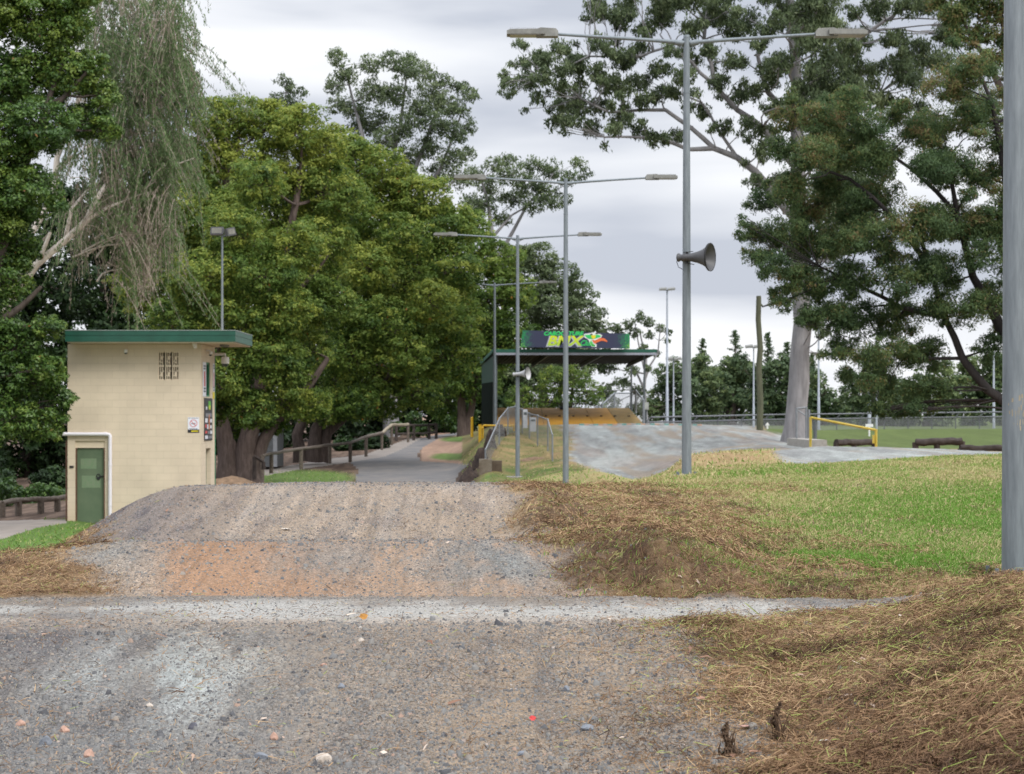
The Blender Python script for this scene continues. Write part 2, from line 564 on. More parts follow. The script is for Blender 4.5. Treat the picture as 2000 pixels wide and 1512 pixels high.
def zfull(u, y):
    """height with the small bumps"""
    z = zraw(u, y)
    v = 810 + (EYE - z) / np.maximum(y, 1) * 3500
    x, tr, la, ha = zones(u, v, y)
    nearw = sstep(26, 14, y)
    b = (fbm(x * 1.7, y * 1.7, 3) - 0.5) * 0.05 + (fbm(x * 6, y * 6, 4) - 0.5) * 0.03
    g = (fbm(x * 20, y * 20, 6, 3) - 0.5) * 0.012
    hb_ = (fbm(x * 3.2, y * 2.6, 8, 4) - 0.5) * 0.22 + (fbm(x * 11, y * 9, 12, 3) - 0.5) * 0.07
    # clods and overhangs in the cut bank at the end of the jump
    cut = np.exp(-((x - 0.75) / 0.7) ** 2 - ((y - 11.2) / 0.8) ** 2) + 0.8 * np.exp(-((x - 0.28) / 0.35) ** 2 - ((y - 15.2) / 1.2) ** 2)
    fw = sstep(24, 40, y) * sstep(160, 120, y)
    z = z + nearw * (b * 0.55 + g * (0.4 + 0.6 * tr)) + nearw * ha * hb_ * (0.42 + 1.5 * cut) + fw * (fbm(x * 0.7, y * 0.7, 21) - 0.5) * 0.12 * (1 - tr) + fw * tr * ((fbm(x * 0.9, y * 0.9, 23) - 0.5) * 0.05 + (fbm(x * 3.5, y * 3, 24, 3) - 0.5) * 0.03)
    z = z - 0.10 * np.exp(-((x - 0.42) / 0.28) ** 2 - ((y - 15.0) / 0.8) ** 2)
    return z


def ground(u, y):
    return float(zfull(np.array([float(u)]), np.array([float(y)]))[0])


def gz(X, Y):
    y = Y / S
    u = 1000 + X / max(y, 6) * 3500
    return ground(u, y)


def hit(u, v, y0=3, y1=130):
    """where the sight line of pixel u,v meets the ground"""
    yy = np.arange(y0, y1, 0.05)
    vv = 810 + (EYE - zfull(np.full_like(yy, u), yy)) / yy * 3500
    k = np.argmax(vv <= v)
    y = yy[k] if vv[k] <= v else yy[np.argmin(np.abs(vv - v))]
    return W(u, vv[int(np.argmin(np.abs(yy - y)))], y), y


# ------------------------------------------------------------ terrain mesh
us = np.concatenate([np.linspace(-9500, -1300, 12), np.arange(-1200, -120, 60), np.arange(-120, 2120, 5.0), np.arange(2140, 3500, 60), np.linspace(3600, 11500, 12)])
ys = np.concatenate([[-60, -10, 0, 2], np.arange(3, 4.4, 0.2), np.arange(4.4, 10.6, 0.022), np.arange(10.6, 19, 0.035), np.arange(19, 40, 0.2), np.arange(40, 60, 0.25), np.arange(60, 120, 0.3), np.geomspace(120, 1500, 40)])
UU, YY = np.meshgrid(us, ys)
XX = (UU - 1000) / 3500 * np.maximum(YY, 6)
ye = np.maximum(YY, 2.0)
ZZ = zfull(UU, ye)
VV = 810 + (EYE - ZZ) / ye * 3500
u, v, y = UU.ravel(), VV.ravel(), ye.ravel()
x, tr, la, ha = zones(u, v, y)
x = XX.ravel()


def mixc(c, k, t):
    t = np.clip(np.broadcast_to(t, (len(c),)), 0, 1)[:, None]
    return c * (1 - t) + np.array(k)[None, :] * t


yq_ = np.where(y < 24, y * 0.38, y * 0.16)
n1 = fbm(x * 1.1, yq_ * 1.1, 41)
n2 = fbm(x * 5, yq_ * 4, 43)
n3 = fbm(x * 25, y * 22, 44, 3)
st = fbm(x * 5.5, y * 0.9, 45)           # streaks along the riding line
st2 = fbm(x * 16, y * 1.6, 46)
grey = np.array((0.235, 0.222, 0.208))
c = np.tile(grey, (len(x), 1)).astype(float)
# tan dirt between the stones
tan = np.array((0.37, 0.285, 0.205))
c = mixc(c, tan, 0.28 + 1.7 * (st * 0.5 + n1 * 0.5 - 0.42) + 0.45 * sstep(560, 950, u) * (y < 9))
# foreground: blue-grey dust where the tyres land
wpow = blob(u, v, 330, 1330, 190, 105) * sstep(0.36, 0.62, st * 0.75 + n2 * 0.2 + 0.08)
c = mixc(c, (0.47, 0.50, 0.475), wpow * 0.95 * (y < 9))
c = mixc(c, (0.25, 0.26, 0.265), blob(u, v, 150, 1450, 420, 110) * 0.7 * (y < 9))
c = mixc(c, (0.15, 0.135, 0.14), blob(u, v, 60, 1250, 180, 45) * 0.75 * (y < 9))
c = np.where((y < 10.5)[:, None], c * 0.66, c)
c = mixc(c, (0.10, 0.088, 0.082), 0.6 * sstep(0.5, 0.75, fbm(x * 8, y * 2.4, 71)) * (y < 8.4))
c = mixc(c, (0.40, 0.415, 0.395), wpow * 0.5 * (y < 9) * sstep(0.4, 0.6, st2))
# pale cross strip
strip = sstep(8.2, 8.55, y) * sstep(10.5, 9.9, y + 0.25 * (n1 - 0.5))
lim = sstep(0.36, 0.66, n1 * 0.35 + n2 * 0.3 + fbm(x * 0.8, y * 0.9, 51) * 0.45 - 0.05 + 0.1 * np.exp(-((y - 9.35) / 0.35) ** 2))
c = mixc(c, (0.38, 0.372, 0.345), strip * lim * 0.8)
c = mixc(c, (0.30, 0.24, 0.185), sstep(8.0, 8.3, y) * sstep(8.9, 8.4, y) * 0.55)
# ramp A: orange clay in the middle, blue-grey stones to the sides
ra = (y > 10.45) & (y < 12.6)
orange = sstep(0, 1, (u - 240 + 160 * (n1 - 0.5)) / 130) * (0.42 + 0.58 * sstep(0, 1, (820 - u + 300 * (n1 - 0.5)) / 380))
c = np.where(ra[:, None], mixc(mixc(c, (0.29, 0.215, 0.15), 0.7), (0.30, 0.178, 0.105), orange * sstep(0.12, 0.55, st * 0.5 + st2 * 0.4 + 0.08) * 0.95), c)
c = np.where(ra[:, None], mixc(c, (0.185, 0.187, 0.176), (blob(u, v, 980, 1100, 170, 70) + blob(u, v, 640, 1090, 130, 40) * 0.6 + blob(u, v, 200, 1070, 110, 45) * 0.8) * sstep(0.3, 0.65, n2)), c)
# ramp B: tan with darker gravel, dark purple-grey on the left shoulder
rb = (y > 12.6) & (y < 24)
c = np.where(rb[:, None], mixc(mixc(c, (0.27, 0.21, 0.155), 0.6 + 1.3 * (st - 0.42)), (0.115, 0.10, 0.102), sstep(560, 180, u + 300 * (n1 - 0.5)) * 0.75 + 0.4 * sstep(0.5, 0.75, n2)), c)
c = np.where(rb[:, None], mixc(c, (0.20, 0.175, 0.165), 0.55 * sstep(20, 0, np.abs(v - 952)) * 0), c)
# worn ruts and streaks down the faces
c = np.where((y < 24)[:, None], c * 0.9, c)
face = (y > 10.4) & (y < 17.6)
c = np.where(face[:, None], c * (1 - 0.20 * sstep(0.5, 0.75, fbm(x * 26, y * 1.1, 73)))[:, None] * (1 + 0.20 * sstep(0.5, 0.8, fbm(x * 18 + 5, y * 0.9, 74)))[:, None], c)
# far straights, blue-grey stabilised dust
ft = (y > 24)
blue = mixc(np.tile(np.array((0.185, 0.188, 0.182)), (len(x), 1)), (0.28, 0.295, 0.28), sstep(0.36, 0.66, fbm(x * 1.1, y * 0.14, 61) * 0.55 + fbm(x * 4, y * 0.5, 62) * 0.45))
blue = mixc(blue, (0.235, 0.20, 0.175), blob(u, v, 1290, 905, 90, 14) * 0.8 + sstep(0.56, 0.7, fbm(x * 0.9, y * 0.15, 66)) * 0.6)
c = np.where(ft[:, None], blue, c)
trackc = c
c = np.where(ft[:, None], c * (0.74 + 0.52 * fbm(x * 5, y * 0.7, 68)[:, None]) * (0.8 + 0.4 * fbm(x * 22, y * 4, 70)[:, None]), c)
c = np.where(ft[:, None], mixc(c, (0.23, 0.18, 0.13), 0.7 * sstep(0.55, 0.72, fbm(x * 1.0 + 3, y * 0.16, 69))), c)
trackc = c
# cut dry grass
hayc = mixc(np.tile(np.array((0.225, 0.15, 0.085)), (len(x), 1)), (0.085, 0.052, 0.034), sstep(0.5, 0.75, n2) * 0.7 + sstep(0.55, 0.7, fbm(x * 2.2, y * 2.2, 77)) * 0.5)
hayc = mixc(hayc, (0.34, 0.24, 0.11), sstep(0.45, 0.7, n1) * 0.45)
hayc = np.where(((y > 24) & (y < 80) & (u > 900))[:, None], mixc(hayc, (0.30, 0.205, 0.10), 0.65), hayc)
lawnc = mixc(np.tile(np.array((0.155, 0.21, 0.055)), (len(x), 1)), (0.30, 0.27, 0.11), sstep(0.42, 0.72, fbm(x * 0.8, y * 0.35, 80) * 0.6 + n2 * 0.4) * 0.6)
gpatch = np.clip(blob(u, v, 1850, 1010, 300, 55) + blob(u, v, 1720, 1100, 330, 32), 0, 1)
lawnc = mixc(lawnc, (0.30, 0.255, 0.12), (1 - gpatch) * 0.7 * (y < 60))
lawnc = mixc(lawnc, (0.10, 0.065, 0.04), clods(x, y) * 0.85)
lawnc = np.where((y > 60)[:, None], np.tile(np.array((0.072, 0.105, 0.026)), (len(x), 1)) * (0.75 + 0.5 * n1[:, None]), lawnc)
lawnc = np.where(((y > 60) & (u < 960))[:, None], np.tile(np.array((0.11, 0.165, 0.045)), (len(x), 1)) * (0.7 + 0.6 * n2[:, None]), lawnc)
lawnc = np.where(((y > 26) & (y < 60) & (u < 320))[:, None], np.tile(np.array((0.09, 0.15, 0.035)), (len(x), 1)) * (0.8 + 0.4 * n2[:, None]), lawnc)
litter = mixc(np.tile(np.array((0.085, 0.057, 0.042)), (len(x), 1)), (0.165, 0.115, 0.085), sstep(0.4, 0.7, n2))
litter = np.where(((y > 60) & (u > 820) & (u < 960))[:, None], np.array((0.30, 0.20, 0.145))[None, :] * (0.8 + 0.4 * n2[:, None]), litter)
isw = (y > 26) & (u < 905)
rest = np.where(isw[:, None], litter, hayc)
cutf = np.exp(-((x - 0.75) / 0.75) ** 2 - ((y - 11.2) / 0.9) ** 2) + np.exp(-((x - 2.3) / 1.3) ** 2 - ((y - 6.3) / 1.0) ** 2) * 0.8 + 0.9 * np.exp(-((x - 0.42) / 0.4) ** 2 - ((y - 15.0) / 0.9) ** 2)
rest = np.where((y < 20)[:, None], mixc(rest, (0.070, 0.043, 0.029), cutf * (0.6 + 0.4 * sstep(0.35, 0.6, n2))), rest)
soil = ((y > 58) & (y < 76)) * sstep(875, 893, u) * sstep(972, 940, u + (v - 900) * 0.5)
rest = mixc(rest, (0.055, 0.04, 0.032), soil * 0.9)
la = la * (1 - soil)
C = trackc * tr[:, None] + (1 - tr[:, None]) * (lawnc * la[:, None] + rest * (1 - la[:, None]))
C = C * (0.86 + 0.28 * n3[:, None])
# stone content for the shader (1 = loose gravel)
grav = np.clip(tr + 0.15, 0, 1) * (1 - 0.6 * np.clip(strip * lim, 0, 1)) * (1 - 0.55 * wpow * (y < 9)) * (1 - 0.5 * orange * ra) * (0.55 + 0.45 * sstep(0.35, 0.6, n2))
RGBA = np.concatenate([np.clip(C, 0, 1), grav[:, None]], 1)


def groundmat():
    def b(t, N, L, o):
        at = N('ShaderNodeAttribute')
        at.attribute_name = 'cover'
        tc = N('ShaderNodeTexCoord')
        vo = N('ShaderNodeTexVoronoi')
        vo.inputs['Scale'].default_value = 135
        vo.inputs['Randomness'].default_value = 1
        vo2 = N('ShaderNodeTexVoronoi')
        vo2.inputs['Scale'].default_value = 38
        nz = N('ShaderNodeTexNoise')
        nz.inputs['Scale'].default_value = 60
        nz.inputs['Detail'].default_value = 6
        nz.inputs['Roughness'].default_value = 0.7
        mpp = N('ShaderNodeMapping')
        mpp.inputs['Scale'].default_value = (1, 0.42, 1)
        L(tc.outputs['Object'], mpp.inputs['Vector'])
        for n in (vo, vo2, nz):
            L(mpp.outputs['Vector'], n.inputs['Vector'])
        sp = N('ShaderNodeSeparateColor')
        L(vo.outputs['Color'], sp.inputs[0])
        mr = N('ShaderNodeMapRange')
        mr.inputs['To Min'].default_value = 0.5
        mr.inputs['To Max'].default_value = 1.45
        L(sp.outputs[0], mr.inputs['Value'])
        mr2 = N('ShaderNodeMapRange')
        mr2.inputs['From Min'].default_value = 0.3
        mr2.inputs['From Max'].default_value = 0.7
        mr2.inputs['To Min'].default_value = 0.72
        mr2.inputs['To Max'].default_value = 1.26
        L(nz.outputs['Fac'], mr2.inputs['Value'])
        mu = N('ShaderNodeMath')
        mu.operation = 'MULTIPLY'
        L(mr.outputs[0], mu.inputs[0])
        L(mr2.outputs[0], mu.inputs[1])
        mixf = N('ShaderNodeMix')
        mixf.data_type = 'FLOAT'
        L(at.outputs['Alpha'], mixf.inputs['Factor'])
        L(mr2.outputs[0], mixf.inputs[2])
        L(mu.outputs[0], mixf.inputs[3])
        sc_ = N('ShaderNodeVectorMath')
        sc_.operation = 'SCALE'
        L(at.outputs['Color'], sc_.inputs[0])
        L(mixf.outputs[0], sc_.inputs['Scale'])
        p = N('ShaderNodeBsdfPrincipled')
        p.inputs['Roughness'].default_value = 0.92
        p.inputs['Specular IOR Level'].default_value = 0.15
        L(sc_.outputs['Vector'], p.inputs['Base Color'])
        h = N('ShaderNodeMath')
        h.operation = 'MULTIPLY_ADD'
        h.inputs[1].default_value = -0.7
        L(vo.outputs['Distance'], h.inputs[0])
        L(nz.outputs['Fac'], h.inputs[2])
        h2 = N('ShaderNodeMath')
        h2.operation = 'MULTIPLY_ADD'
        h2.inputs[1].default_value = -0.8
        L(vo2.outputs['Distance'], h2.inputs[0])
        L(h.outputs[0], h2.inputs[2])
        bp = N('ShaderNodeBump')
        bp.inputs['Strength'].default_value = 0.7
        bp.inputs['Distance'].default_value = 0.008
        L(h2.outputs[0], bp.inputs['Height'])
        L(bp.outputs['Normal'], p.inputs['Normal'])
        L(p.outputs[0], o.inputs['Surface'])
    return material('ground_cover', b)


M_ground = groundmat()
M_asph = paint('asphalt', (0.105, 0.108, 0.115), 0.9, var=0.3, scale=0.9, c2=(0.20, 0.18, 0.165), bump=0.1)
M_conc = paint('path_concrete', (0.20, 0.175, 0.155), 0.9, c2=(0.27, 0.235, 0.205), scale=1.2)
ny, nu_ = UU.shape
V3 = np.stack([XX.ravel(), np.where(YY < 2, YY, YY).ravel() * S, ZZ.ravel()], 1)
ii, jj = np.meshgrid(np.arange(ny - 1), np.arange(nu_ - 1), indexing='ij')
a0 = (ii * nu_ + jj).ravel()
F4 = np.stack([a0, a0 + 1, a0 + 1 + nu_, a0 + nu_], 1)
fu = u[F4].mean(1)
fv = v[F4].mean(1)
fy = YY.ravel()[F4].mean(1)
ft_ = tr[F4].mean(1)
cls = np.zeros(len(F4), int)
cls[(ft_ > 0.5)] = 1
cls[(fy > 60) & inpoly(fu, fv, ROAD)] = 2
cls[(fy > 60) & (cls != 2) & inpoly(fu, fv, PATH)] = 3
cls[(fy > 26) & (fy < 60) & inpoly(fu, fv, PATH2)] = 3
for k, nm, mt in ((0, 'ground', M_ground), (1, 'dirt_track', M_ground), (2, 'road', M_asph), (3, 'footpath', M_conc)):
    sel = F4[cls == k]
    used, inv = np.unique(sel, return_inverse=True)
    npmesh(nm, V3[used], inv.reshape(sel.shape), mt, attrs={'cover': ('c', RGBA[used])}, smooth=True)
    tag(bpy.data.objects[nm], kind='structure')


# ------------------------------------------------------------ loose cover on the ground
def scat(n, y0, y1, u0, u1, pw=1.0):
    """random places between two distances, denser near when pw > 1"""
    t = rng.random(n)
    yy = (y0 ** (1 - pw) + t * (y1 ** (1 - pw) - y0 ** (1 - pw))) ** (1 / (1 - pw)) if pw != 1 else y0 * (y1 / y0) ** t
    uu = rng.uniform(u0, u1, n)
    return uu, yy


def zonew(uu, yy):
    z = zfull(uu, yy)
    vv = 810 + (EYE - z) / yy * 3500
    x_, t_, l_, h_ = zones(uu, vv, yy)
    return x_, z, vv, t_, l_, h_


M_straw = leafmat('dry_grass', [(0, (0.06, 0.036, 0.024)), (0.25, (0.16, 0.094, 0.052)), (0.5, (0.30, 0.19, 0.105)), (0.8, (0.52, 0.37, 0.215)), (0.88, (0.34, 0.34, 0.12)), (1, (0.23, 0.29, 0.07))], 0.15, 0.8, 0.1)
M_grass = leafmat('grass', [(0, (0.50, 0.42, 0.23)), (0.25, (0.36, 0.33, 0.15)), (0.35, (0.19, 0.27, 0.065)), (0.65, (0.12, 0.25, 0.035)), (1, (0.25, 0.34, 0.08))], 0.3, 0.7, 0.15)
M_stone = leafmat('stone', [(0, (0.06, 0.06, 0.065)), (0.3, (0.115, 0.115, 0.118)), (0.6, (0.18, 0.177, 0.17)), (0.78, (0.25, 0.22, 0.185)), (0.92, (0.31, 0.21, 0.16)), (1, (0.42, 0.40, 0.37))], 0.0, 0.85, 0.2)


def strips(name, cx, cy, cz, ln, wd, yaw, pitch, curl, tint, mat, parent=None):
    """bent blades of two quads each"""
    n = len(cx)
    dx, dy = np.cos(yaw), np.sin(yaw)
    c, s_ = np.cos(pitch), np.sin(pitch)
    sx, sy = -dy, dx
    P = np.zeros((n, 6, 3))
    for k, t in enumerate((-0.5, 0.0, 0.5)):
        bend = curl * (0.25 - t * t) * ln * 1.2
        wk = wd * (1.0 if k < 2 else 0.45)
        px = cx + dx * c * ln * t + sx * bend * 0.6
        py = cy + dy * c * ln * t + sy * bend * 0.6
        pz = cz + s_ * ln * t + np.abs(bend) * 0.5
        for q, sg in enumerate((-0.5, 0.5)):
            P[:, k * 2 + q, 0] = px + sx * wk * sg
            P[:, k * 2 + q, 1] = py + sy * wk * sg
            P[:, k * 2 + q, 2] = pz + wk * sg * 0.5
    idx = np.arange(n)[:, None] * 6
    F = np.concatenate([idx + np.array([0, 1, 3, 2]), idx + np.array([2, 3, 5, 4])], 0)
    return npmesh(name, P.reshape(-1, 3), F, mat, parent, {'tint': ('f', np.repeat(tint, 6))})


def slope_tilt(uu, yy, yaw, d=0.05):
    """pitch that lays a stalk along the ground"""
    x_ = (uu - 1000) / 3500 * yy
    x2 = x_ + np.cos(yaw) * d
    Y2 = yy * S + np.sin(yaw) * d
    y2 = Y2 / S
    z2 = zfull(1000 + x2 / y2 * 3500, y2)
    return np.arctan2(z2 - zfull(uu, yy), d)


# cut dry grass lying on the banks
def make_straw():
    uu, yy = scat(1160000, 4.5, 24, -400, 2700, 1.6)
    x_, z, vv, t_, l_, h_ = zonew(uu, yy)
    dens = h_ * 1.0 + l_ * 0.12 + t_ * (0.018 + 0.16 * sstep(1000, 1400, uu) * (yy < 8.6))
    dens = dens * np.where(uu < 400, 1.3, 1)
    dens = dens * (1 + 2 * np.exp(-((x_ - 0.75) / 0.8) ** 2 - ((yy - 11.2) / 1.0) ** 2))
    patch = fbm(x_ * 2.5, yy * 2.5, 90)
    dens = dens * (0.45 + 0.9 * sstep(0.35, 0.6, patch))
    k = (rng.random(len(uu)) < dens) & (vv < 1580)
    uu, yy, x_, z, l_, h_, patch, vv = (q[k] for q in (uu, yy, x_, z, l_, h_, patch, vv))
    n = len(uu)
    ln = np.where(rng.random(n) < 0.86, rng.gamma(2.5, 0.012, n) + 0.012, rng.gamma(2.0, 0.032, n) + 0.03)
    ln = np.minimum(ln, 0.26) * np.where(h_ > 0.5, 1, 0.7)
    wd = rng.uniform(0.0014, 0.0036, n) * np.where(yy > 12, 1.7, 1.0)
    yaw = rng.uniform(0, 2 * math.pi, n)
    pit = slope_tilt(uu, yy, yaw) + rng.normal(0, 0.30, n)
    lift = np.abs(rng.normal(0, 0.016, n)) * np.where(h_ > 0.5, 1, 0.3) + 0.004
    dark = fbm(x_ * 2.2, yy * 2.2, 77)
    tint = np.clip(rng.beta(2.2, 1.9, n) * 0.80 - 0.30 * sstep(0.52, 0.68, dark), 0, 0.79)
    cut = np.exp(-((x_ - 0.75) / 0.75) ** 2 - ((yy - 11.2) / 0.9) ** 2)
    tint = tint * (1 - 0.55 * cut)
    lower = sstep(1360, 1500, vv) * sstep(1450, 1750, uu)
    tint = tint * (1.08 - 0.42 * lower) * (0.75 + 0.25 * sstep(0.4, 0.6, fbm(x_ * 7, yy * 7, 99)))
    gp = (rng.random(n) < (0.05 + 0.13 * sstep(1430, 1250, vv) * (uu > 1200) * (yy < 9)))
    tint = np.where(gp, rng.uniform(0.86, 1, n), tint)
    o = strips('cut_grass', x_, yy * S, z + lift, ln, wd, yaw, pit, rng.normal(0, 0.8, n), tint, M_straw)
    tag(o, 'brown and straw coloured cut grass lying over the banks beside the dirt track', 'dry grass', kind='stuff')


def make_lawn():
    uu, yy = scat(1050000, 10.3, 32.5, 1050, 2700, 1.5)
    x_, z, vv, t_, l_, h_ = zonew(uu, yy)
    patch = fbm(x_ * 1.6, yy * 0.9, 95)
    k = rng.random(len(uu)) < (l_ * (0.75 + 0.5 * patch) + 0.05 * h_) * (1 - 0.8 * clods(x_, yy))
    uu, yy, x_, z, patch, vv = (q[k] for q in (uu, yy, x_, z, patch, vv))
    gp_ = np.clip(blob(uu, vv, 1850, 1010, 300, 55) + blob(uu, vv, 1720, 1100, 330, 32), 0, 1)
    n = len(uu)
    hgt = rng.gamma(4, 0.0034, n) * (1 + 0.02 * (yy - 10)) + 0.012
    wd = rng.uniform(0.003, 0.006, n) * (1 + 0.07 * (yy - 10))
    yaw = rng.uniform(0, 2 * math.pi, n)
    pit = rng.uniform(0.35, 1.35, n)
    pale = fbm(x_ * 0.8, yy * 0.35, 80) * 0.6 + fbm(x_ * 5, yy * 4, 43) * 0.4
    tint = np.where(rng.random(n) < (0.46 + 0.5 * sstep(0.44, 0.66, pale)) * (1 - 0.85 * gp_), rng.uniform(0, 0.3, n), rng.uniform(0.34, 1, n))
    tint = np.where((gp_ > 0.3) & (tint > 0.33), rng.uniform(0.5, 0.75, n), tint)
    o = strips('lawn_grass', x_, yy * S, z + hgt * 0.4, hgt * 1.4, wd, yaw, pit, rng.normal(0, 0.5, n), tint, M_grass)
    tag(o, 'short mown green grass with pale patches on the slope right of the dirt track', 'grass', kind='stuff')
    # rougher far grass: yard by the tower, the tan slope under the lamp poles
    uu, yy = scat(60000, 26, 85, -60, 1620, 1.0)
    x_, z, vv, t_, l_, h_ = zonew(uu, yy)
    k = (rng.random(len(uu)) < np.where(uu < 905, l_, (l_ * 0.8 + h_ * 0.5))) & (vv < 1070) & ~((yy < 60) & inpoly(uu, vv, PATH2))
    uu, yy, x_, z, l_ = (q[k] for q in (uu, yy, x_, z, l_))
    n = len(uu)
    tint = np.where(rng.random(n) < l_ * 0.8 + 0.05, rng.uniform(0.34, 0.7, n), rng.uniform(0, 0.3, n))
    o = strips('rough_grass', x_, yy * S, z + 0.02, rng.uniform(0.05, 0.13, n), rng.uniform(0.01, 0.025, n), rng.uniform(0, 6.28, n), rng.uniform(0.2, 1.3, n), rng.normal(0, 0.5, n), tint, M_grass)
    tag(o, 'rough green and yellow grass on the far slopes and round the cream tower', 'grass', kind='stuff')


def pebble_arrays(px, py, pz, r, tint, flat=0.9):
    n = len(px)
    base = np.array([(sx, sy, sz) for sz in (-1, 1) for sx, sy in ((-1, -1), (1, -1), (1, 1), (-1, 1))], float)
    base[4:, :2] *= 0.62
    P = base[None] * rng.uniform(0.55, 1.15, (n, 8, 3))
    P[..., 2] *= flat
    a = rng.uniform(0, 2 * math.pi, n)
    el = rng.uniform(0.7, 1.5, n)
    P[..., 0] *= el[:, None]
    ca, sa = np.cos(a)[:, None], np.sin(a)[:, None]
    X = P[..., 0] * ca - P[..., 1] * sa
    Y = P[..., 0] * sa + P[..., 1] * ca
    Z = P[..., 2] + X * rng.normal(0, 0.2, n)[:, None] + Y * rng.normal(0, 0.2, n)[:, None]
    V = np.stack([X, Y, Z], -1) * (r[:, None, None] * 0.62)
    V += np.stack([px, py, pz], -1)[:, None, :]
    idx = np.arange(n)[:, None] * 8
    F = np.concatenate([idx + np.array(f) for f in ([4, 5, 6, 7], [0, 1, 5, 4], [1, 2, 6, 5], [2, 3, 7, 6], [3, 0, 4, 7])], 0)
    return V.reshape(-1, 3), F, np.repeat(tint, 8)


def make_gravel():
    uu, yy = scat(470000, 4.6, 20, -420, 2100, 1.9)
    x_, z, vv, t_, l_, h_ = zonew(uu, yy)
    strip = sstep(8.2, 8.6, yy) * sstep(10.5, 10.0, yy)
    bare = blob(uu, vv, 330, 1330, 190, 105) * (yy < 9)
    orange = blob(uu, vv, 470, 1110, 230, 60) * (yy > 10) * (yy < 13)
    cl = fbm(x_ * 2.6, yy * 2.2, 97)
    dens = 0.95 * t_ * (0.15 + 1.1 * cl) * (1 - 0.86 * strip) * (1 - 0.6 * bare) * (1 - 0.6 * orange) + h_ * 0.05
    k = rng.random(len(uu)) < dens
    uu, yy, x_, z, vv = (q[k] for q in (uu, yy, x_, z, vv))
    n = len(uu)
    r = np.minimum(0.0026 + rng.gamma(0.9, 0.0024, n), 0.022) * np.where(yy > 11, 1.5, 1.0)
    big = rng.random(n) < 0.005
    r = np.where(big & (yy < 8.6), np.minimum(0.012 + rng.gamma(1.2, 0.005, n), 0.028), r)
    tint = rng.beta(1.5, 1.8, n)
    tint = np.where((yy > 12.6) & (rng.random(n) < 0.6), tint * 0.55, tint)
    tint = np.where(rng.random(n) < 0.45, np.clip(0.62 + rng.normal(0, 0.1, n), 0, 0.9), tint)
    V, F, T = pebble_arrays(x_, yy * S, z + r * 0.12, r, tint)
    o = npmesh('gravel', V, F, M_stone, None, {'tint': ('f', T)})
    tag(o, 'loose grey and tan gravel scattered over the dirt jumps', 'gravel', kind='stuff')


make_straw()
make_lawn()
make_gravel()


def leaf_litter():
    uu, yy = scat(1100, 5.4, 24, -100, 2100, 1.5)
    x_, z, vv, t_, l_, h_ = zonew(uu, yy)
    k = rng.random(len(uu)) < (0.10 + 0.7 * h_ + 0.25 * l_)
    uu, yy, x_, z = (q[k] for q in (uu, yy, x_, z))
    n = len(uu)
    yaw = rng.uniform(0, 6.28, n)
    o = strips('fallen_leaves', x_, yy * S, z + 0.014, rng.uniform(0.02, 0.06, n), rng.uniform(0.006, 0.014, n), yaw, slope_tilt(uu, yy, yaw) + rng.normal(0, 0.25, n), rng.normal(0, 0.8, n), rng.random(n), M_dead)
    tag(o, 'dry brown and pinkish gum leaves scattered on the ground', 'leaves', kind='stuff')


M_dead = leafmat('dead_leaf', [(0, (0.16, 0.08, 0.05)), (0.5, (0.33, 0.19, 0.13)), (0.8, (0.50, 0.36, 0.28)), (1, (0.62, 0.53, 0.44))], 0.1, 0.7)
leaf_litter()

# single larger stones
M_st_pink = paint('pink_stone', (0.40, 0.25, 0.19), 0.85, var=0.3, scale=40, bump=0.3)
M_st_pale = paint('pale_stone', (0.46, 0.40, 0.34), 0.85, var=0.25, scale=40, bump=0.3)
M_st_blue = paint('blue_stone', (0.17, 0.185, 0.21), 0.8, var=0.25, scale=40, bump=0.3)
M_st_dark = paint('dark_stone', (0.10, 0.10, 0.12), 0.8, var=0.3, scale=40, bump=0.3)


def rock(name, u_, v_, wpx, hpx, mat, label, seed):
    p, y_ = hit(u_, v_)
    r_ = random.Random(seed)
    import bmesh
    bm = bmesh.new()
    bmesh.ops.create_icosphere(bm, subdivisions=2, radius=1)
    sx = wpx / 3500 * y_ / 2
    sz = hpx / 3500 * y_ / 2
    pl = [(Vector((r_.uniform(-1, 1), r_.uniform(-1, 1), r_.uniform(-0.6, 1))).normalized(), r_.uniform(0.55, 0.85)) for _ in range(9)]
    for q in bm.verts:
        for nn, d in pl:
            k = q.co.dot(nn) - d
            if k > 0:
                q.co -= nn * k
    me = bpy.data.meshes.new(name)
    for q in bm.verts:
        q.co = Vector((q.co.x * sx, q.co.y * sx * 0.8, q.co.z * sz * 1.15))
    bm.to_mesh(me)
    bm.free()
    me.materials.append(mat)
    o = bpy.data.objects.new(name, me)
    col.objects.link(o)
    o.location = (p.x, p.y, p.z + sz * 0.35)
    o.rotation_euler = (0, r_.uniform(-0.15, 0.15), r_.uniform(-0.4, 0.4))
    return tag(o, label, 'stone', 'larger stones on the near dirt ramp')


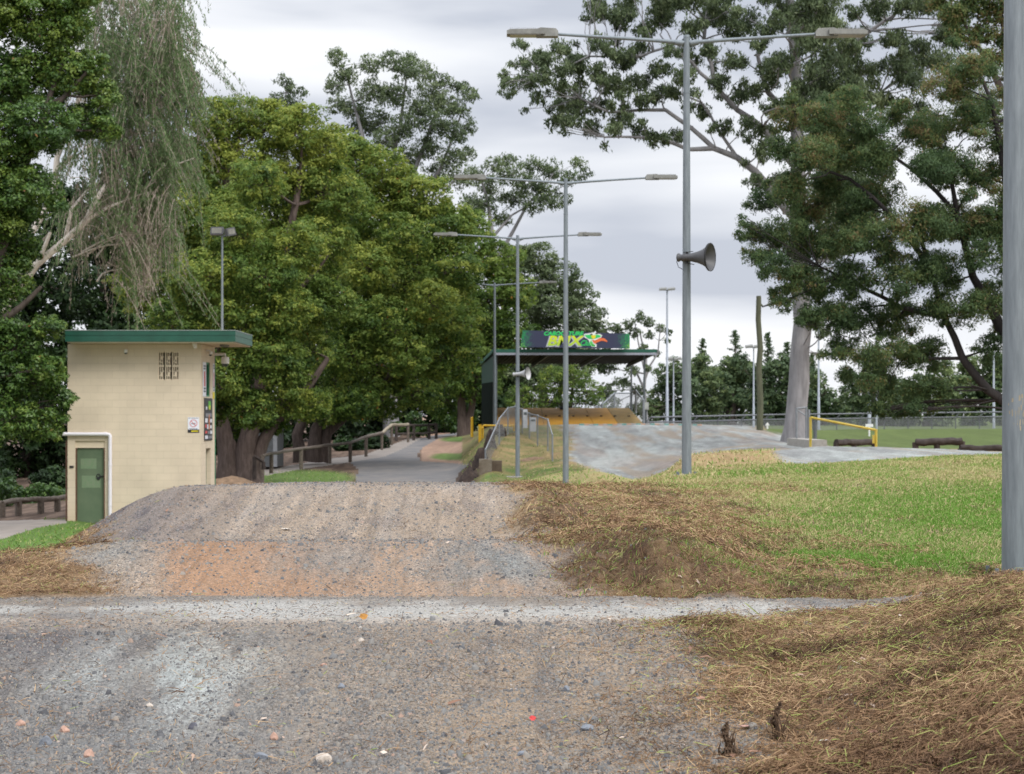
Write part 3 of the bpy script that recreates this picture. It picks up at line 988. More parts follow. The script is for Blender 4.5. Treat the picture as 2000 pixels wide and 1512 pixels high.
rock('stone', 628, 1495, 42, 24, M_st_pale, 'flat pale pink stone, largest near the bottom edge of the near ramp', 1)
rock('stone', 512, 1492, 34, 16, M_st_blue, 'flat blue grey stone left of the large flat pale pink stone', 2)
rock('stone', 174, 1484, 26, 22, M_st_pink, 'pinkish angular stone at the bottom left below the blue grey stone', 3)
rock('stone', 90, 1456, 30, 26, M_st_blue, 'blue grey leaning stone at the lower left of the near ramp', 4)
rock('stone', 127, 1433, 20, 18, M_st_pink, 'small pink stone beside the leaning blue grey one at lower left', 5)
rock('stone', 40, 1422, 24, 16, M_st_pink, 'rounded pink stone near the left edge of the picture', 6)
rock('stone', 534, 1445, 20, 20, M_st_pink, 'upright pinkish stone above the large flat pale stone', 7)
rock('stone', 1148, 1427, 34, 15, M_st_blue, 'wide flat slate grey stone to the right of the red leaf', 8)
rock('stone', 1105, 1350, 17, 17, M_st_blue, 'small blue grey stone below the crest, above the red leaf', 9)
rock('stone', 667, 1345, 18, 15, M_st_blue, 'pale blue grey stone in the middle of the near ramp', 10)
rock('stone', 376, 1432, 20, 20, M_st_dark, 'dark slate stone standing on edge left of centre', 11)
rock('stone', 1020, 1477, 28, 16, M_st_blue, 'blue grey stone at the bottom edge, right of centre', 12)
rock('stone', 632, 1305, 16, 12, M_st_pink, 'small brown stone just below the crest of the near ramp', 13)
rock('stone', 292, 1386, 18, 12, M_st_pale, 'pale flat stone amid the dusty patch of the near ramp', 14)
rock('stone', 706, 1256, 16, 10, M_st_pale, 'pale rounded stone just under the white strip', 15)


def small_leaf(name, u_, v_, px, c, label, stand, seed, cat='leaf'):
    p, y_ = hit(u_, v_)
    r_ = random.Random(seed)
    s_ = px / 3500 * y_ / 2
    mb = MB()
    pts = [(-1, -0.1), (-0.5, 0.62), (0.15, 0.75), (0.8, 0.4), (1.1, 0.0), (0.6, -0.6), (-0.2, -0.7)]
    vs = [(a * s_, (b * s_ * (0.25 if stand else 1)) + 0.2 * s_ * a * a, (b * s_ if stand else 0.25 * s_ * abs(b)) + 0.15 * s_ * abs(a)) for a, b in pts]
    vs2 = [(a, b - 0.0012, c_) for a, b, c_ in vs]
    n = len(vs)
    mb.add(vs + vs2, [tuple(range(n)), tuple(reversed(range(n, 2 * n)))] + [(i, (i + 1) % n, n + (i + 1) % n, n + i) for i in range(n)])
    o = mb.build(name, paint(name + '_mat', c, 0.6, var=0.3, scale=80))
    o.location = (p.x, p.y, p.z + (0.75 * s_ if stand else 0.006))
    o.rotation_euler = (0, r_.uniform(-0.1, 0.1), r_.uniform(-0.3, 0.3))
    return tag(o, label, cat)


small_leaf('dry_leaf', 710, 1211, 17, (0.42, 0.20, 0.04), 'orange brown dry leaf standing up on the pale cross strip', True, 1)
small_leaf('red_leaf', 1040, 1411, 14, (0.62, 0.06, 0.06), 'small bright red leaf lying on the near ramp', True, 2)
small_leaf('dry_leaf', 1457, 1430, 28, (0.40, 0.22, 0.17), 'curled pink brown gum leaf between the two dead weed stumps', False, 3)
small_leaf('dry_leaf', 1612, 1460, 28, (0.66, 0.60, 0.54), 'pale curled bark strip on the brown cut grass at lower right', False, 4)
small_leaf('dry_leaf', 1843, 918, 22, (0.62, 0.50, 0.38), 'pale dry leaf on the green lawn by the near pole', False, 5)
small_leaf('dry_leaf', 558, 1038, 20, (0.72, 0.66, 0.58), 'pale dry leaf on the brown face of the far jump', False, 6)


def weed(u_, v_, hpx, label, seed):
    """a torn-out stump of dead weed"""
    p, y_ = hit(u_, v_)
    r_ = random.Random(seed)
    random.seed(seed)
    h_ = hpx / 3500 * y_
    t = thing('dead_weed', label, 'weed', p, 'dead weed stumps in the cut grass')
    mb = MB()
    for k in range(16):
        b = Vector((r_.gauss(0, 0.010), r_.gauss(0, 0.010), 0))
        a_ = r_.uniform(0, 6.28)
        l_ = h_ * r_.uniform(0.35, 1.05)
        q = p + b - Vector((0, 0, .02))
        pts = [q]
        for i in range(5):
            q = q + Vector((math.cos(a_) * l_ * 0.05 + r_.gauss(0, .006), math.sin(a_) * l_ * 0.05 + r_.gauss(0, .006), l_ / 5))
            pts.append(q)
        mb.tube(pts, [0.004, 0.0035, 0.003, 0.003, 0.002, 0.001], 5, False)
    mb.build('stem', M_weed, t)
    mb = MB()
    for k in range(330):
        zz_ = r_.random() ** 1.3
        wv = (0.55 + 0.45 * math.sin(zz_ * 9 + seed)) * (1.15 - zz_)
        c_ = p + Vector((r_.gauss(0, 0.022) * wv + 0.012 * math.sin(zz_ * 5 + seed), r_.gauss(0, 0.02) * wv, zz_ * h_ * 0.95))
        q = r_.uniform(0.004, 0.012)
        ax = Vector((r_.gauss(0, 1), r_.gauss(0, 1), r_.gauss(0, 1.5))).normalized()
        bx = ax.orthogonal().normalized()
        mb.add([c_ - ax * q, c_ + bx * q * .6, c_ + ax * q, c_ - bx * q * .4], [(0, 1, 2, 3)])
    lm = mb.build('shrivelled_leaf_mass', M_weed, t)
    lm['kind'] = 'stuff'


M_weed = paint('dead_weed', (0.045, 0.028, 0.018), 0.9, c2=(0.13, 0.08, 0.045), scale=60)
weed(1422, 1480, 66, 'thin dark dead weed stump standing in cut grass near the bottom edge', 1)
weed(1520, 1448, 78, 'taller bushy dead weed stump right of the thin one', 2)
weed(1508, 1300, 22, 'small dark torn clump of weed below the pale cross strip', 3)


# ------------------------------------------------------------ light poles and horns
M_galv = paint('galvanised_steel', (0.135, 0.158, 0.175), 0.55, 0.3, c2=(0.225, 0.255, 0.275), scale=5, detail=8, spec=0.5, stretch=(6, 6, 0.7))
M_lampb = paint('lamp_housing', (0.19, 0.19, 0.175), 0.6, 0.2, var=0.25, scale=8)
M_lamplens = paint('lamp_lens', (0.27, 0.25, 0.21), 0.25, 0.0, var=0.15, scale=3, spec=0.6)
M_white = paint('white_paint', (0.74, 0.74, 0.73), 0.5, var=0.06, scale=5)
M_concrete = paint('cast_concrete', (0.32, 0.30, 0.27), 0.9, var=0.2, scale=6, bump=0.2)
POLE_G = 'twin arm floodlight poles along the track'


def light_pole(u_, y_, base_z, top_z, label, first=None):
    """round tapered steel pole with two rising arms and flat lamps"""
    p = Vector(((u_ - 1000) / 3500 * y_, y_ * S, base_z))
    H = top_z - base_z
    t = thing('light_pole', label, 'light pole', p, POLE_G)
    mb = MB()
    n = 9
    mb.tube([(0, 0, -0.3 + (H + 0.3) * i / n) for i in range(n + 1)], [0.085 - 0.032 * i / n for i in range(n + 1)], 20)
    mb.tube([(0, 0, H), (0, 0, H + 0.04)], [0.057, 0.05], 16)
    mb.tube([(0, 0, H - 0.95), (0, 0, H - 0.93)], [0.062, 0.062], 16)
    mb.build('pole', M_galv, t, True, world=False)
    for sg in (-1, 1):
        mb = MB()
        mb.tube([(0.03 * sg, 0, H - 0.09), (0.5 * sg, 0, H - 0.055), (1.2 * sg, 0, H - 0.008), (2.22 * sg, 0, H + 0.055)], [0.038, 0.034, 0.03, 0.026], 10)
        mb.tube([(0.05 * sg, 0, H - 0.19), (0.22 * sg, 0, H - 0.09)], 0.011, 6)
        mb.tube([(0.06 * sg, 0, H - 0.10), (0.20 * sg, 0, H - 0.083)], 0.05, 10)
        mb.build('arm', M_galv, t, True, world=False)
        mb = MB()
        a, b = 2.18 * sg, 3.05 * sg
        z0 = H + 0.05
        # gear housing
        pr = [(a, 0.055), (a + 0.04 * sg, 0.10), (a + 0.30 * sg, 0.115), (a + 0.37 * sg, 0.09)]
        vs = []
        for X_, h_ in pr:
            for yy_, zz_ in ((-0.12, -0.045), (0.12, -0.045), (0.10, h_ - 0.01), (-0.10, h_ - 0.01)):
                vs.append((X_, yy_, z0 + zz_))
        fs = [(0, 1, 2, 3), (12, 15, 14, 13)]
        for i in range(3):
            for k in range(4):
                fs.append((i * 4 + k, i * 4 + (k + 1) % 4, i * 4 + 4 + (k + 1) % 4, i * 4 + 4 + k))
        mb.add(vs, fs)
        # flat light module
        vs = []
        for X_, h_ in ((a + 0.22 * sg, 0.07), (b - 0.06 * sg, 0.062), (b, 0.04)):
            for yy_, zz_ in ((-0.17, -0.02), (0.17, -0.02), (0.165, h_), (-0.165, h_)):
                vs.append((X_, yy_, z0 + zz_ + 0.004))
        fs = [(0, 1, 2, 3), (8, 11, 10, 9)]
        for i in range(2):
            for k in range(4):
                fs.append((i * 4 + k, i * 4 + (k + 1) % 4, i * 4 + 4 + (k + 1) % 4, i * 4 + 4 + k))
        mb.add(vs, fs)
        for k in range(14):          # cooling fins
            X_ = a + (0.38 + k * 0.033) * sg
            mb.box(min(X_, X_ + 0.006 * sg), max(X_, X_ + 0.006 * sg), -0.15, 0.15, z0 + 0.06, z0 + 0.095)
        lamp = mb.build('lamp_head', M_lampb, t, world=False)
        mb = MB()
        xa, xb = sorted((a + 0.30 * sg, b - 0.05 * sg))
        mb.box(xa, xb, -0.15, 0.15, z0 - 0.032, z0 - 0.0165)
        mb.build('lens', M_lamplens, lamp, world=False)
    mb = MB()
    mb.box(-0.2, 0.2, -0.2, 0.2, -0.05, 0.012)
    for sx in (-1, 1):
        for sy in (-1, 1):
            mb.tube([(sx * .15, sy * .15, 0), (sx * .15, sy * .15, 0.06)], 0.014, 6)
    mb.build('base_plate', M_galv, t, world=False)
    return t


def polebase(u_, y_):
    return ground(u_, y_)


light_pole(1341, 30.4, polebase(1341, 30.4), 9.40, 'tall grey twin arm light pole carrying the dark horn speaker')
light_pole(1105, 49, polebase(1105, 49), 9.42, 'grey twin arm light pole, second of the row, in front of the shelter banner')
p3 = light_pole(1011, 65, polebase(1011, 65), 9.47, 'grey twin arm light pole carrying the small pale horn speaker')
mb = MB()
mb.tube([(0, 0, -0.1), (0, 0, 0.04)], 0.45, 16)
mb.build('footing', M_concrete, p3, world=False)
light_pole(966, 88, polebase(966, 88), 9.44, 'farthest twin arm light pole, at the left corner of the shelter')
pn = light_pole(1981, 12.2, polebase(1981, 12.2), 9.45, 'thick grey pole at the right edge, nearest of all, its top out of view')
for ch in pn.children:
    if ch.name.startswith('pole'):
        for vv_ in ch.data.vertices:      # this nearest mast is of a slightly heavier tube
            vv_.co.x *= 1.02
            vv_.co.y *= 1.02
# old glue marks on the nearest pole
mb = MB()
X0, Y0 = pn.location.x, pn.location.y
random.seed(3)
for k in range(26):
    a_ = random.uniform(-2.3, -0.9)
    z_ = EYE + random.uniform(-0.10, 0.13)
    rr = 0.0795 + 0.001
    h_ = random.uniform(0.006, 0.022)
    w_ = random.uniform(0.03, 0.09)
    vs = []
    for i, dz in ((0, -h_), (1, h_)):
        for j in range(3):
            aa = a_ + (j - 1) * w_ + i * random.uniform(-.05, .05)
            vs.append((X0 + math.cos(aa) * rr, Y0 + math.sin(aa) * rr, z_ + dz))
    mb.add(vs, [(0, 1, 4, 3), (1, 2, 5, 4)])
gm = mb.build('glue_mark', paint('glue', (0.30, 0.26, 0.19), 0.8, var=0.2), pn)
gm['kind'] = 'stuff'


M_horn = paint('horn_grey', (0.075, 0.075, 0.08), 0.5, 0.1, var=0.2, scale=6)
M_horn_p = paint('horn_pale', (0.42, 0.42, 0.43), 0.5, 0.1, var=0.2, scale=6)
M_hornin = paint('horn_inner', (0.36, 0.36, 0.37), 0.5, var=0.1)
M_black = paint('black_rubber', (0.02, 0.02, 0.022), 0.7, var=0.3)


def horn(u_, v_, y_, yaw, pitch, mat, label, sc_=1.0, flip=0):
    p = W(u_, v_, y_)
    t = thing('horn_speaker', label, 'loudspeaker', p, 'horn loudspeakers strapped to light poles')
    ax = Vector((math.cos(yaw) * math.cos(pitch), math.sin(yaw) * math.cos(pitch), math.sin(pitch)))
    s_ = sc_
    o = p + Vector((0, -0.13, 0))
    mb = MB()
    prof = [(0.0, 0.055), (0.10, 0.075), (0.20, 0.10), (0.29, 0.135), (0.36, 0.18), (0.40, 0.225), (0.415, 0.235), (0.42, 0.23), (0.40, 0.215), (0.35, 0.165), (0.26, 0.11), (0.12, 0.07), (0.05, 0.05)]
    mb.lathe([(d * s_, r * s_) for d, r in prof], o, ax, 28)
    bell = mb.build('bell', mat, t, True)
    mb = MB()
    mb.lathe([(0.40 * s_, 0.236 * s_), (0.425 * s_, 0.242 * s_), (0.43 * s_, 0.232 * s_), (0.405 * s_, 0.226 * s_)], o, ax, 28)
    mb.build('rim', M_black, bell, True)
    mb = MB()
    mb.lathe([(0.02 * s_, 0.0), (0.03 * s_, 0.045 * s_), (0.20 * s_, 0.065 * s_), (0.27 * s_, 0.05 * s_), (0.30 * s_, 0.0)], o, ax, 16)
    mb.build('inner_cone', M_hornin, t, True)
    mb = MB()
    mb.lathe([(0.02 * s_, 0.0), (0.02 * s_, 0.058 * s_), (-0.04 * s_, 0.07 * s_), (-0.06 * s_, 0.07 * s_), (-0.09 * s_, 0.055 * s_), (-0.12 * s_, 0.055 * s_), (-0.15 * s_, 0.075 * s_), (-0.17 * s_, 0.07 * s_), (-0.19 * s_, 0.03 * s_), (-0.19 * s_, 0)], o, ax, 18)
    mb.build('driver', mat, t, True)
    mb = MB()
    mb.bar(o + Vector((0, 0, 0.09)), o + Vector((0, 0, -0.10)), 0.04, 0.012)
    mb.bar(o + Vector((-0.07, 0, 0.085)), o + Vector((0.1, 0, 0.10)), 0.03, 0.012)
    mb.bar(o + Vector((-0.05, 0.0, -0.09)), o + Vector((0.12, 0, -0.12)), 0.03, 0.012)
    mb.tube([p + Vector((0, 0, 0.03)), p + Vector((0, 0, 0.055))], 0.088, 16)
    mb.tube([p + Vector((0, 0, -0.055)), p + Vector((0, 0, -0.03))], 0.088, 16)
    mb.build('bracket', M_black if not flip else M_galv, t)
    mb = MB()
    q = o - ax * 0.17 * s_
    mb.tube([q, q + Vector((-0.02, 0, -0.07)), q + Vector((0.01, 0, -0.16)), q + Vector((0.09, 0.03, -0.2)), q + Vector((0.14, 0.08, -0.14))], 0.006, 6)
    mb.build('cable', M_black if not flip else M_galv, t, True)
    return t


horn(1341, 504, 30.4, R(-27), R(-1), M_horn, 'large dark grey horn loudspeaker strapped to the tallest pole')
horn(1011, 731, 65, R(-26), R(3), M_horn_p, 'small pale grey horn loudspeaker on the pole left of the banner')

# ------------------------------------------------------------ control tower
KX = 3500.0 / 49 / S     # = 71.4/1.257; px per metre at the tower front is 4400/61.6
YB = 49 * S
PX = 4400 / YB


def bx(u_):
    return (u_ - 1000) / PX


def bz(v_):
    return EYE - (v_ - 810) / PX


def blockmat(name, c):
    def b(t, N, L, o):
        tc = N('ShaderNodeTexCoord')
        sp = N('ShaderNodeSeparateXYZ')
        L(tc.outputs['Object'], sp.inputs[0])
        ad = N('ShaderNodeMath')
        ad.operation = 'ADD'
        L(sp.outputs['X'], ad.inputs[0])
        L(sp.outputs['Y'], ad.inputs[1])
        cb = N('ShaderNodeCombineXYZ')
        L(ad.outputs[0], cb.inputs['X'])
        L(sp.outputs['Z'], cb.inputs['Y'])
        br = N('ShaderNodeTexBrick')
        br.inputs['Scale'].default_value = 1.0
        br.inputs['Brick Width'].default_value = 0.4
        br.inputs['Row Height'].default_value = 0.2
        br.inputs['Mortar Size'].default_value = 0.006
        br.inputs['Mortar Smooth'].default_value = 0.4
        br.inputs['Color1'].default_value = (*c, 1)
        br.inputs['Color2'].default_value = (*[k * 0.965 for k in c], 1)
        br.inputs['Mortar'].default_value = (*[k * 0.87 for k in c], 1)
        L(cb.outputs[0], br.inputs['Vector'])
        n = N('ShaderNodeTexNoise')
        n.inputs['Scale'].default_value = 1.3
        n.inputs['Detail'].default_value = 6
        L(tc.outputs['Object'], n.inputs['Vector'])
        r = N('ShaderNodeMapRange')
        r.inputs['From Min'].default_value = 0.3
        r.inputs['From Max'].default_value = 0.75
        r.inputs['To Min'].default_value = 1.05
        r.inputs['To Max'].default_value = 0.87
        L(n.outputs['Fac'], r.inputs['Value'])
        # splash dirt low on the wall
        low = N('ShaderNodeMapRange')
        low.inputs['From Min'].default_value = 0.0
        low.inputs['From Max'].default_value = 0.7
        low.inputs['To Min'].default_value = 0.35
        low.inputs['To Max'].default_value = 0.0
        L(sp.outputs['Z'], low.inputs['Value'])
        sc_ = N('ShaderNodeVectorMath')
        sc_.operation = 'SCALE'
        L(br.outputs['Color'], sc_.inputs[0])
        L(r.outputs[0], sc_.inputs['Scale'])
        mx = N('ShaderNodeMix')
        mx.data_type = 'RGBA'
        mx.inputs[7].default_value = (0.45, 0.30, 0.17, 1)
        L(low.outputs[0], mx.inputs[0])
        L(sc_.outputs['Vector'], mx.inputs[6])
        p = N('ShaderNodeBsdfPrincipled')
        p.inputs['Roughness'].default_value = 0.75
        p.inputs['Specular IOR Level'].default_value = 0.25
        L(mx.outputs[2], p.inputs['Base Color'])
        bp = N('ShaderNodeBump')
        bp.inputs['Strength'].default_value = 0.5
        bp.inputs['Distance'].default_value = 0.006
        bp.invert = True
        L(br.outputs['Fac'], bp.inputs['Height'])
        L(bp.outputs['Normal'], p.inputs['Normal'])
        L(p.outputs[0], o.inputs['Surface'])
    return material(name, b)


M_block = blockmat('cream_blockwork', (0.65, 0.555, 0.42))
M_cream = paint('cream_paint', (0.66, 0.56, 0.42), 0.7, var=0.06, scale=3)
M_fascia = paint('green_fascia', (0.010, 0.075, 0.048), 0.4, var=0.18, scale=3, spec=0.5)
M_roofgrey = paint('roof_flashing', (0.25, 0.29, 0.27), 0.6, var=0.15)
M_door = paint('green_door', (0.085, 0.13, 0.075), 0.55, c2=(0.125, 0.17, 0.10), scale=2.2, detail=7)
M_doorpatch = paint('door_patch', (0.19, 0.235, 0.15), 0.7, c2=(0.135, 0.225, 0.12), scale=14, detail=8)
M_wood = paint('stained_timber', (0.13, 0.07, 0.045), 0.8, var=0.3, scale=8)
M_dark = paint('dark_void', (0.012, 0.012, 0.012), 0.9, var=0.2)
M_pvc = paint('white_pipe', (0.72, 0.70, 0.74), 0.4, var=0.04)
M_sign = paint('sign_white', (0.70, 0.72, 0.78), 0.4, var=0.04)
M_ink = paint('sign_black', (0.02, 0.02, 0.025), 0.5, var=0.1)
M_redink = paint('sign_red', (0.55, 0.06, 0.06), 0.5, var=0.1)
M_yelink = paint('sign_yellow', (0.70, 0.58, 0.02), 0.5, var=0.1)
M_glass = paint('dark_glass', (0.03, 0.06, 0.05), 0.12, var=0.2, spec=0.8)
M_greentrim = paint('green_trim', (0.03, 0.19, 0.10), 0.5, var=0.1)

XL, XR = bx(132), bx(393)
YR = 51.25 * S
ZT_ = 4.93
gzb = -0.15
tw = thing('control_tower', 'cream painted two storey block tower with a flat green edged roof', 'building', ((XL + XR) / 2, YB + 1.2, 0))
DX0, DX1 = bx(147), bx(205)
DZ = bz(861)
VX0, VX1, VZ0, VZ1 = bx(308.5), bx(350), bz(742.5), bz(687)
th = 0.19
mb = MB()
mb.box(XL, DX0, YB, YB + th, gzb, DZ)
mb.box(DX1, XR, YB, YB + th, gzb, DZ)
mb.box(XL, XR, YB, YB + th, DZ, VZ0)
mb.box(XL, VX0, YB, YB + th, VZ0, VZ1)
mb.box(VX1, XR, YB, YB + th, VZ0, VZ1)
mb.box(XL, XR, YB, YB + th, VZ1, ZT_)
# side wall with a window and a lower opening
SWY0, SWY1, SWZ0, SWZ1 = 62.62, 63.45, 3.5, 4.46
SDY0, SDY1, SDZ1 = 62.55, 63.55, 2.06
mb.box(XR - th, XR, YB + th, SDY0, gzb, SDZ1)
mb.box(XR - th, XR, SDY1, YR, gzb, SDZ1)
mb.box(XR - th, XR, YB + th, YR, SDZ1, SWZ0)
mb.box(XR - th, XR, YB + th, SWY0, SWZ0, SWZ1)
mb.box(XR - th, XR, SWY1, YR, SWZ0, SWZ1)
mb.box(XR - th, XR, YB + th, YR, SWZ1, ZT_)
mb.box(XL, XR - th, YR - th, YR, gzb, ZT_)
mb.box(XL, XL + th, YB + th, YR - th, gzb, ZT_)
mb.build('wall', M_block, tw)
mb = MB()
mb.box(XL + th, XR - th, YB + th + 0.3, YB + th + 0.32, gzb, ZT_ - 0.05)  # black sheet added to stand in for the unlit interior behind the openings
mb.build('dark_backing', M_dark, tw)
# vent of pierced blocks, 3 x 2
mb = MB()
nx, nz_ = 3, 2
cw, chh = (VX1 - VX0) / nx, (VZ1 - VZ0) / nz_
yv0, yv1 = YB + 0.02, YB + 0.10
for i in range(nx):
    for j in range(nz_):
        x0, z0 = VX0 + i * cw, VZ0 + j * chh
        e_ = 0.03
        mb.box(x0 - e_ * 0.9, x0 + e_, yv0, yv1, z0, z0 + chh)
        mb.box(x0 + cw - e_, x0 + cw + e_ * 0.9 * (i == nx - 1), yv0, yv1, z0, z0 + chh)
        mb.box(x0 + e_, x0 + cw - e_, yv0, yv1, z0, z0 + 0.025)
        mb.box(x0 + e_, x0 + cw - e_, yv0, yv1, z0 + chh - 0.025, z0 + chh)
        xa, xb = x0 + cw * 0.31, x0 + cw * 0.42
        xc, xd = x0 + cw * 0.58, x0 + cw * 0.69
        mb.box(xa, xb, yv0 + 0.003, yv1, z0 + 0.025, z0 + chh - 0.025)
        mb.box(xc, xd, yv0 + 0.003, yv1, z0 + 0.025, z0 + chh - 0.025)
        # middle plate leaves a square at top or bottom
        if j == 1:
            mb.box(xb, xc, yv0 + 0.005, yv1, z0 + 0.17, z0 + 0.265)
            mb.box(xb, xc, yv0 + 0.005, yv1, z0 + 0.085, z0 + 0.115)
        else:
            mb.box(xb, xc, yv0 + 0.005, yv1, z0 + 0.10, z0 + 0.22)
        mb.box(x0 + e_, xa, yv0 + 0.004, yv1, z0 + 0.115, z0 + 0.14)
        mb.box(xd, x0 + cw - e_, yv0 + 0.004, yv1, z0 + 0.235, z0 + 0.262)
mb.build('vent_block', M_cream, tw)
# roof
RX0, RX1 = bx(138), -7.47
RY0, RY1 = 48.4 * S, 51.55 * S
RZ0, RZ1 = 4.97, 5.27
mb = MB()
mb.box(RX0 + 0.05, RX1 - 0.05, RY0 + 0.05, RY1 - 0.05, RZ0 - 0.03, RZ0 + 0.02)
mb.box(RX0 + 0.05, RX1 - 0.05, RY0 + 0.05, RY1 - 0.05, RZ1 - 0.06, RZ1 - 0.03)
roof = mb.build('roof', M_cream, tw)
mb = MB()
for a, b, z0, z1 in ((0.0, 0.03, RZ0, RZ0 + 0.155), (0.012, 0.03, RZ0 + 0.155, RZ0 + 0.175), (0.0, 0.03, RZ0 + 0.175, RZ1)):
    mb.box(RX0 + a, RX1 - a, RY0 + a, RY0 + 0.05, z0, z1)
    mb.box(RX1 - 0.05, RX1 - a, RY0 + 0.05, RY1 - 0.05, z0, z1)
    mb.box(RX0 + a, RX1 - a, RY1 - 0.05, RY1 - a, z0, z1)
    mb.box(RX0 + a, RX0 + 0.05, RY0 + 0.05, RY1 - 0.05, z0, z1)
mb.build('fascia', M_fascia, roof)
mb = MB()
mb.box(RX0 - 0.012, RX1 + 0.012, RY0 - 0.012, RY0 + 0.08, RZ1, RZ1 + 0.018)
mb.box(RX1 - 0.08, RX1 + 0.012, RY0 + 0.08, RY1, RZ1, RZ1 + 0.018)
mb.build('flashing', M_roofgrey, roof)
# door
mb = MB()
mb.box(DX0, DX1, YB + 0.05, YB + 0.12, bz(875), DZ)
mb.build('lintel', M_cream, tw)
mb = MB()
mb.box(DX0 + 0.035, DX1 - 0.035, YB + 0.10, YB + 0.14, 0.0, bz(876))
door = mb.build('door', M_door, tw)
door['label'] = 'plain green painted steel door with scuffed pale patches'
mb = MB()
mb.box(DX0 + 0.16, DX1 - 0.14, YB + 0.0985, YB + 0.10, 1.0, 1.33)
mb.box(DX0 + 0.13, DX1 - 0.25, YB + 0.0985, YB + 0.10, 1.52, 1.80)
mb.build('scuffed_patch', M_doorpatch, door)
mb = MB()
for k in range(14):
    a0 = 2 * math.pi * k / 14
    a1 = 2 * math.pi * (k + 1) / 14
    c_ = Vector((DX1 - 0.19, YB + 0.07, 1.31))
    mb.tube([c_ + Vector((math.cos(a0) * 0.05, 0, math.sin(a0) * 0.065)), c_ + Vector((math.cos(a1) * 0.05, 0, math.sin(a1) * 0.065))], 0.012, 6)
mb.tube([(DX1 - 0.15, YB + 0.07, 1.31), (DX1 - 0.04, YB + 0.07, 1.31)], 0.015, 6)
mb.box(DX1 - 0.22, DX1 - 0.16, YB + 0.075, YB + 0.10, 1.22, 1.30)
mb.build('handle', M_ink, door)
mb = MB()
mb.box(DX0, DX0 + 0.032, YB + 0.03, YB + 0.13, 0, bz(875))
mb.box(DX1 - 0.032, DX1 + 0.0, YB + 0.01, YB + 0.13, 0, bz(875))
mb.build('door_frame', M_wood, tw)
# downpipe
mb = MB()
pz_, px_ = bz(848), bx(216)
yq = YB - 0.075
mb.tube([(XL - 0.12, yq, pz_), (px_ - 0.09, yq, pz_), (px_ - 0.03, yq, pz_ - 0.01), (px_, yq, pz_ - 0.04), (px_, yq, pz_ - 0.12), (px_, yq, 0.0)], 0.05, 14)
for z_ in (1.6, 0.5):
    mb.tube([(px_, yq, z_), (px_, yq, z_ + 0.05)], 0.056, 14)
mb.tube([(px_ - 0.16, yq, pz_), (px_ - 0.10, yq, pz_)], 0.057, 14)
mb.build('downpipe', M_pvc, tw, True)
mb = MB()
mb.box(bx(136), bx(144), YB - 0.02, YB, bz(914), bz(910))
mb.build('vent_grille', M_ink, tw)
# green corner stop, brown left edge
mb = MB()
mb.box(XR, XR + 0.02, YR - 0.03, YR, 0.0, ZT_ - 0.12)
mb.build('corner_trim', M_greentrim, tw)
mb = MB()
mb.tube([(XL - 0.045, YB + 0.06, 0.0), (XL - 0.045, YB + 0.06, bz(860))], 0.02, 8)
mb.build('conduit', M_wood, tw)
# side window, lower opening
mb = MB()
mb.box(XR - 0.12, XR - 0.10, SWY0, SWY1, SWZ0, SWZ1)
wn = mb.build('window', M_glass, tw)
mb = MB()
for y0, y1, z0, z1 in ((SWY0, SWY0 + .05, SWZ0, SWZ1), (SWY1 - .05, SWY1, SWZ0, SWZ1), (SWY0 + .05, SWY1 - .05, SWZ1 - .05, SWZ1), (SWY0 + .05, SWY1 - .05, SWZ0, SWZ0 + .05)):
    mb.box(XR - 0.09, XR - 0.03, y0, y1, z0, z1)
mb.build('frame', M_greentrim, wn)
mb = MB()
mb.box(XR - 0.15, XR - 0.12, SDY0, SDY1, 0, SDZ1)
mb.build('side_door', M_door, tw)


def flatsign(t, name, mat, p0, p1, normal_axis, mi=0, off=0.0):
    pass


def text_mesh(s_, size, mat, loc, rot=(R(90), 0, 0), shear=0.0, offset=0.0, extr=0.004, name='lettering', sx=1.0, parent=None, align='CENTER'):
    cu = bpy.data.curves.new(name, 'FONT')
    cu.body = s_
    cu.size = size
    cu.shear = shear
    cu.offset = offset
    cu.extrude = extr
    cu.align_x = align
    cu.resolution_u = 3
    o = bpy.data.objects.new(name + '_curve', cu)
    me = bpy.data.meshes.new_from_object(o)
    bpy.data.objects.remove(o)
    me.name = name
    me.materials.clear()
    me.materials.append(mat)
    M = Matrix.Translation(Vector(loc)) @ Matrix.Rotation(rot[2], 4, 'Z') @ Matrix.Rotation(rot[0], 4, 'X') @ Matrix.Diagonal((sx, 1, 1, 1))
    me.transform(M)
    ob = bpy.data.objects.new(name, me)
    col.objects.link(ob)
    if parent is not None:
        me.transform(Matrix.Translation(-parent.location))
        ob.parent = parent
    return ob


def ring(mb, c, r0, r1, y_, n=28, mi=0):
    vs = []
    for k in range(n):
        a = 2 * math.pi * k / n
        vs.append((c[0] + math.cos(a) * r0, y_, c[1] + math.sin(a) * r0))
        vs.append((c[0] + math.cos(a) * r1, y_, c[1] + math.sin(a) * r1))
    fs = [(2 * k, 2 * k + 1, (2 * k + 3) % (2 * n), (2 * k + 2) % (2 * n)) for k in range(n)]
    mb.add(vs, fs, mi)


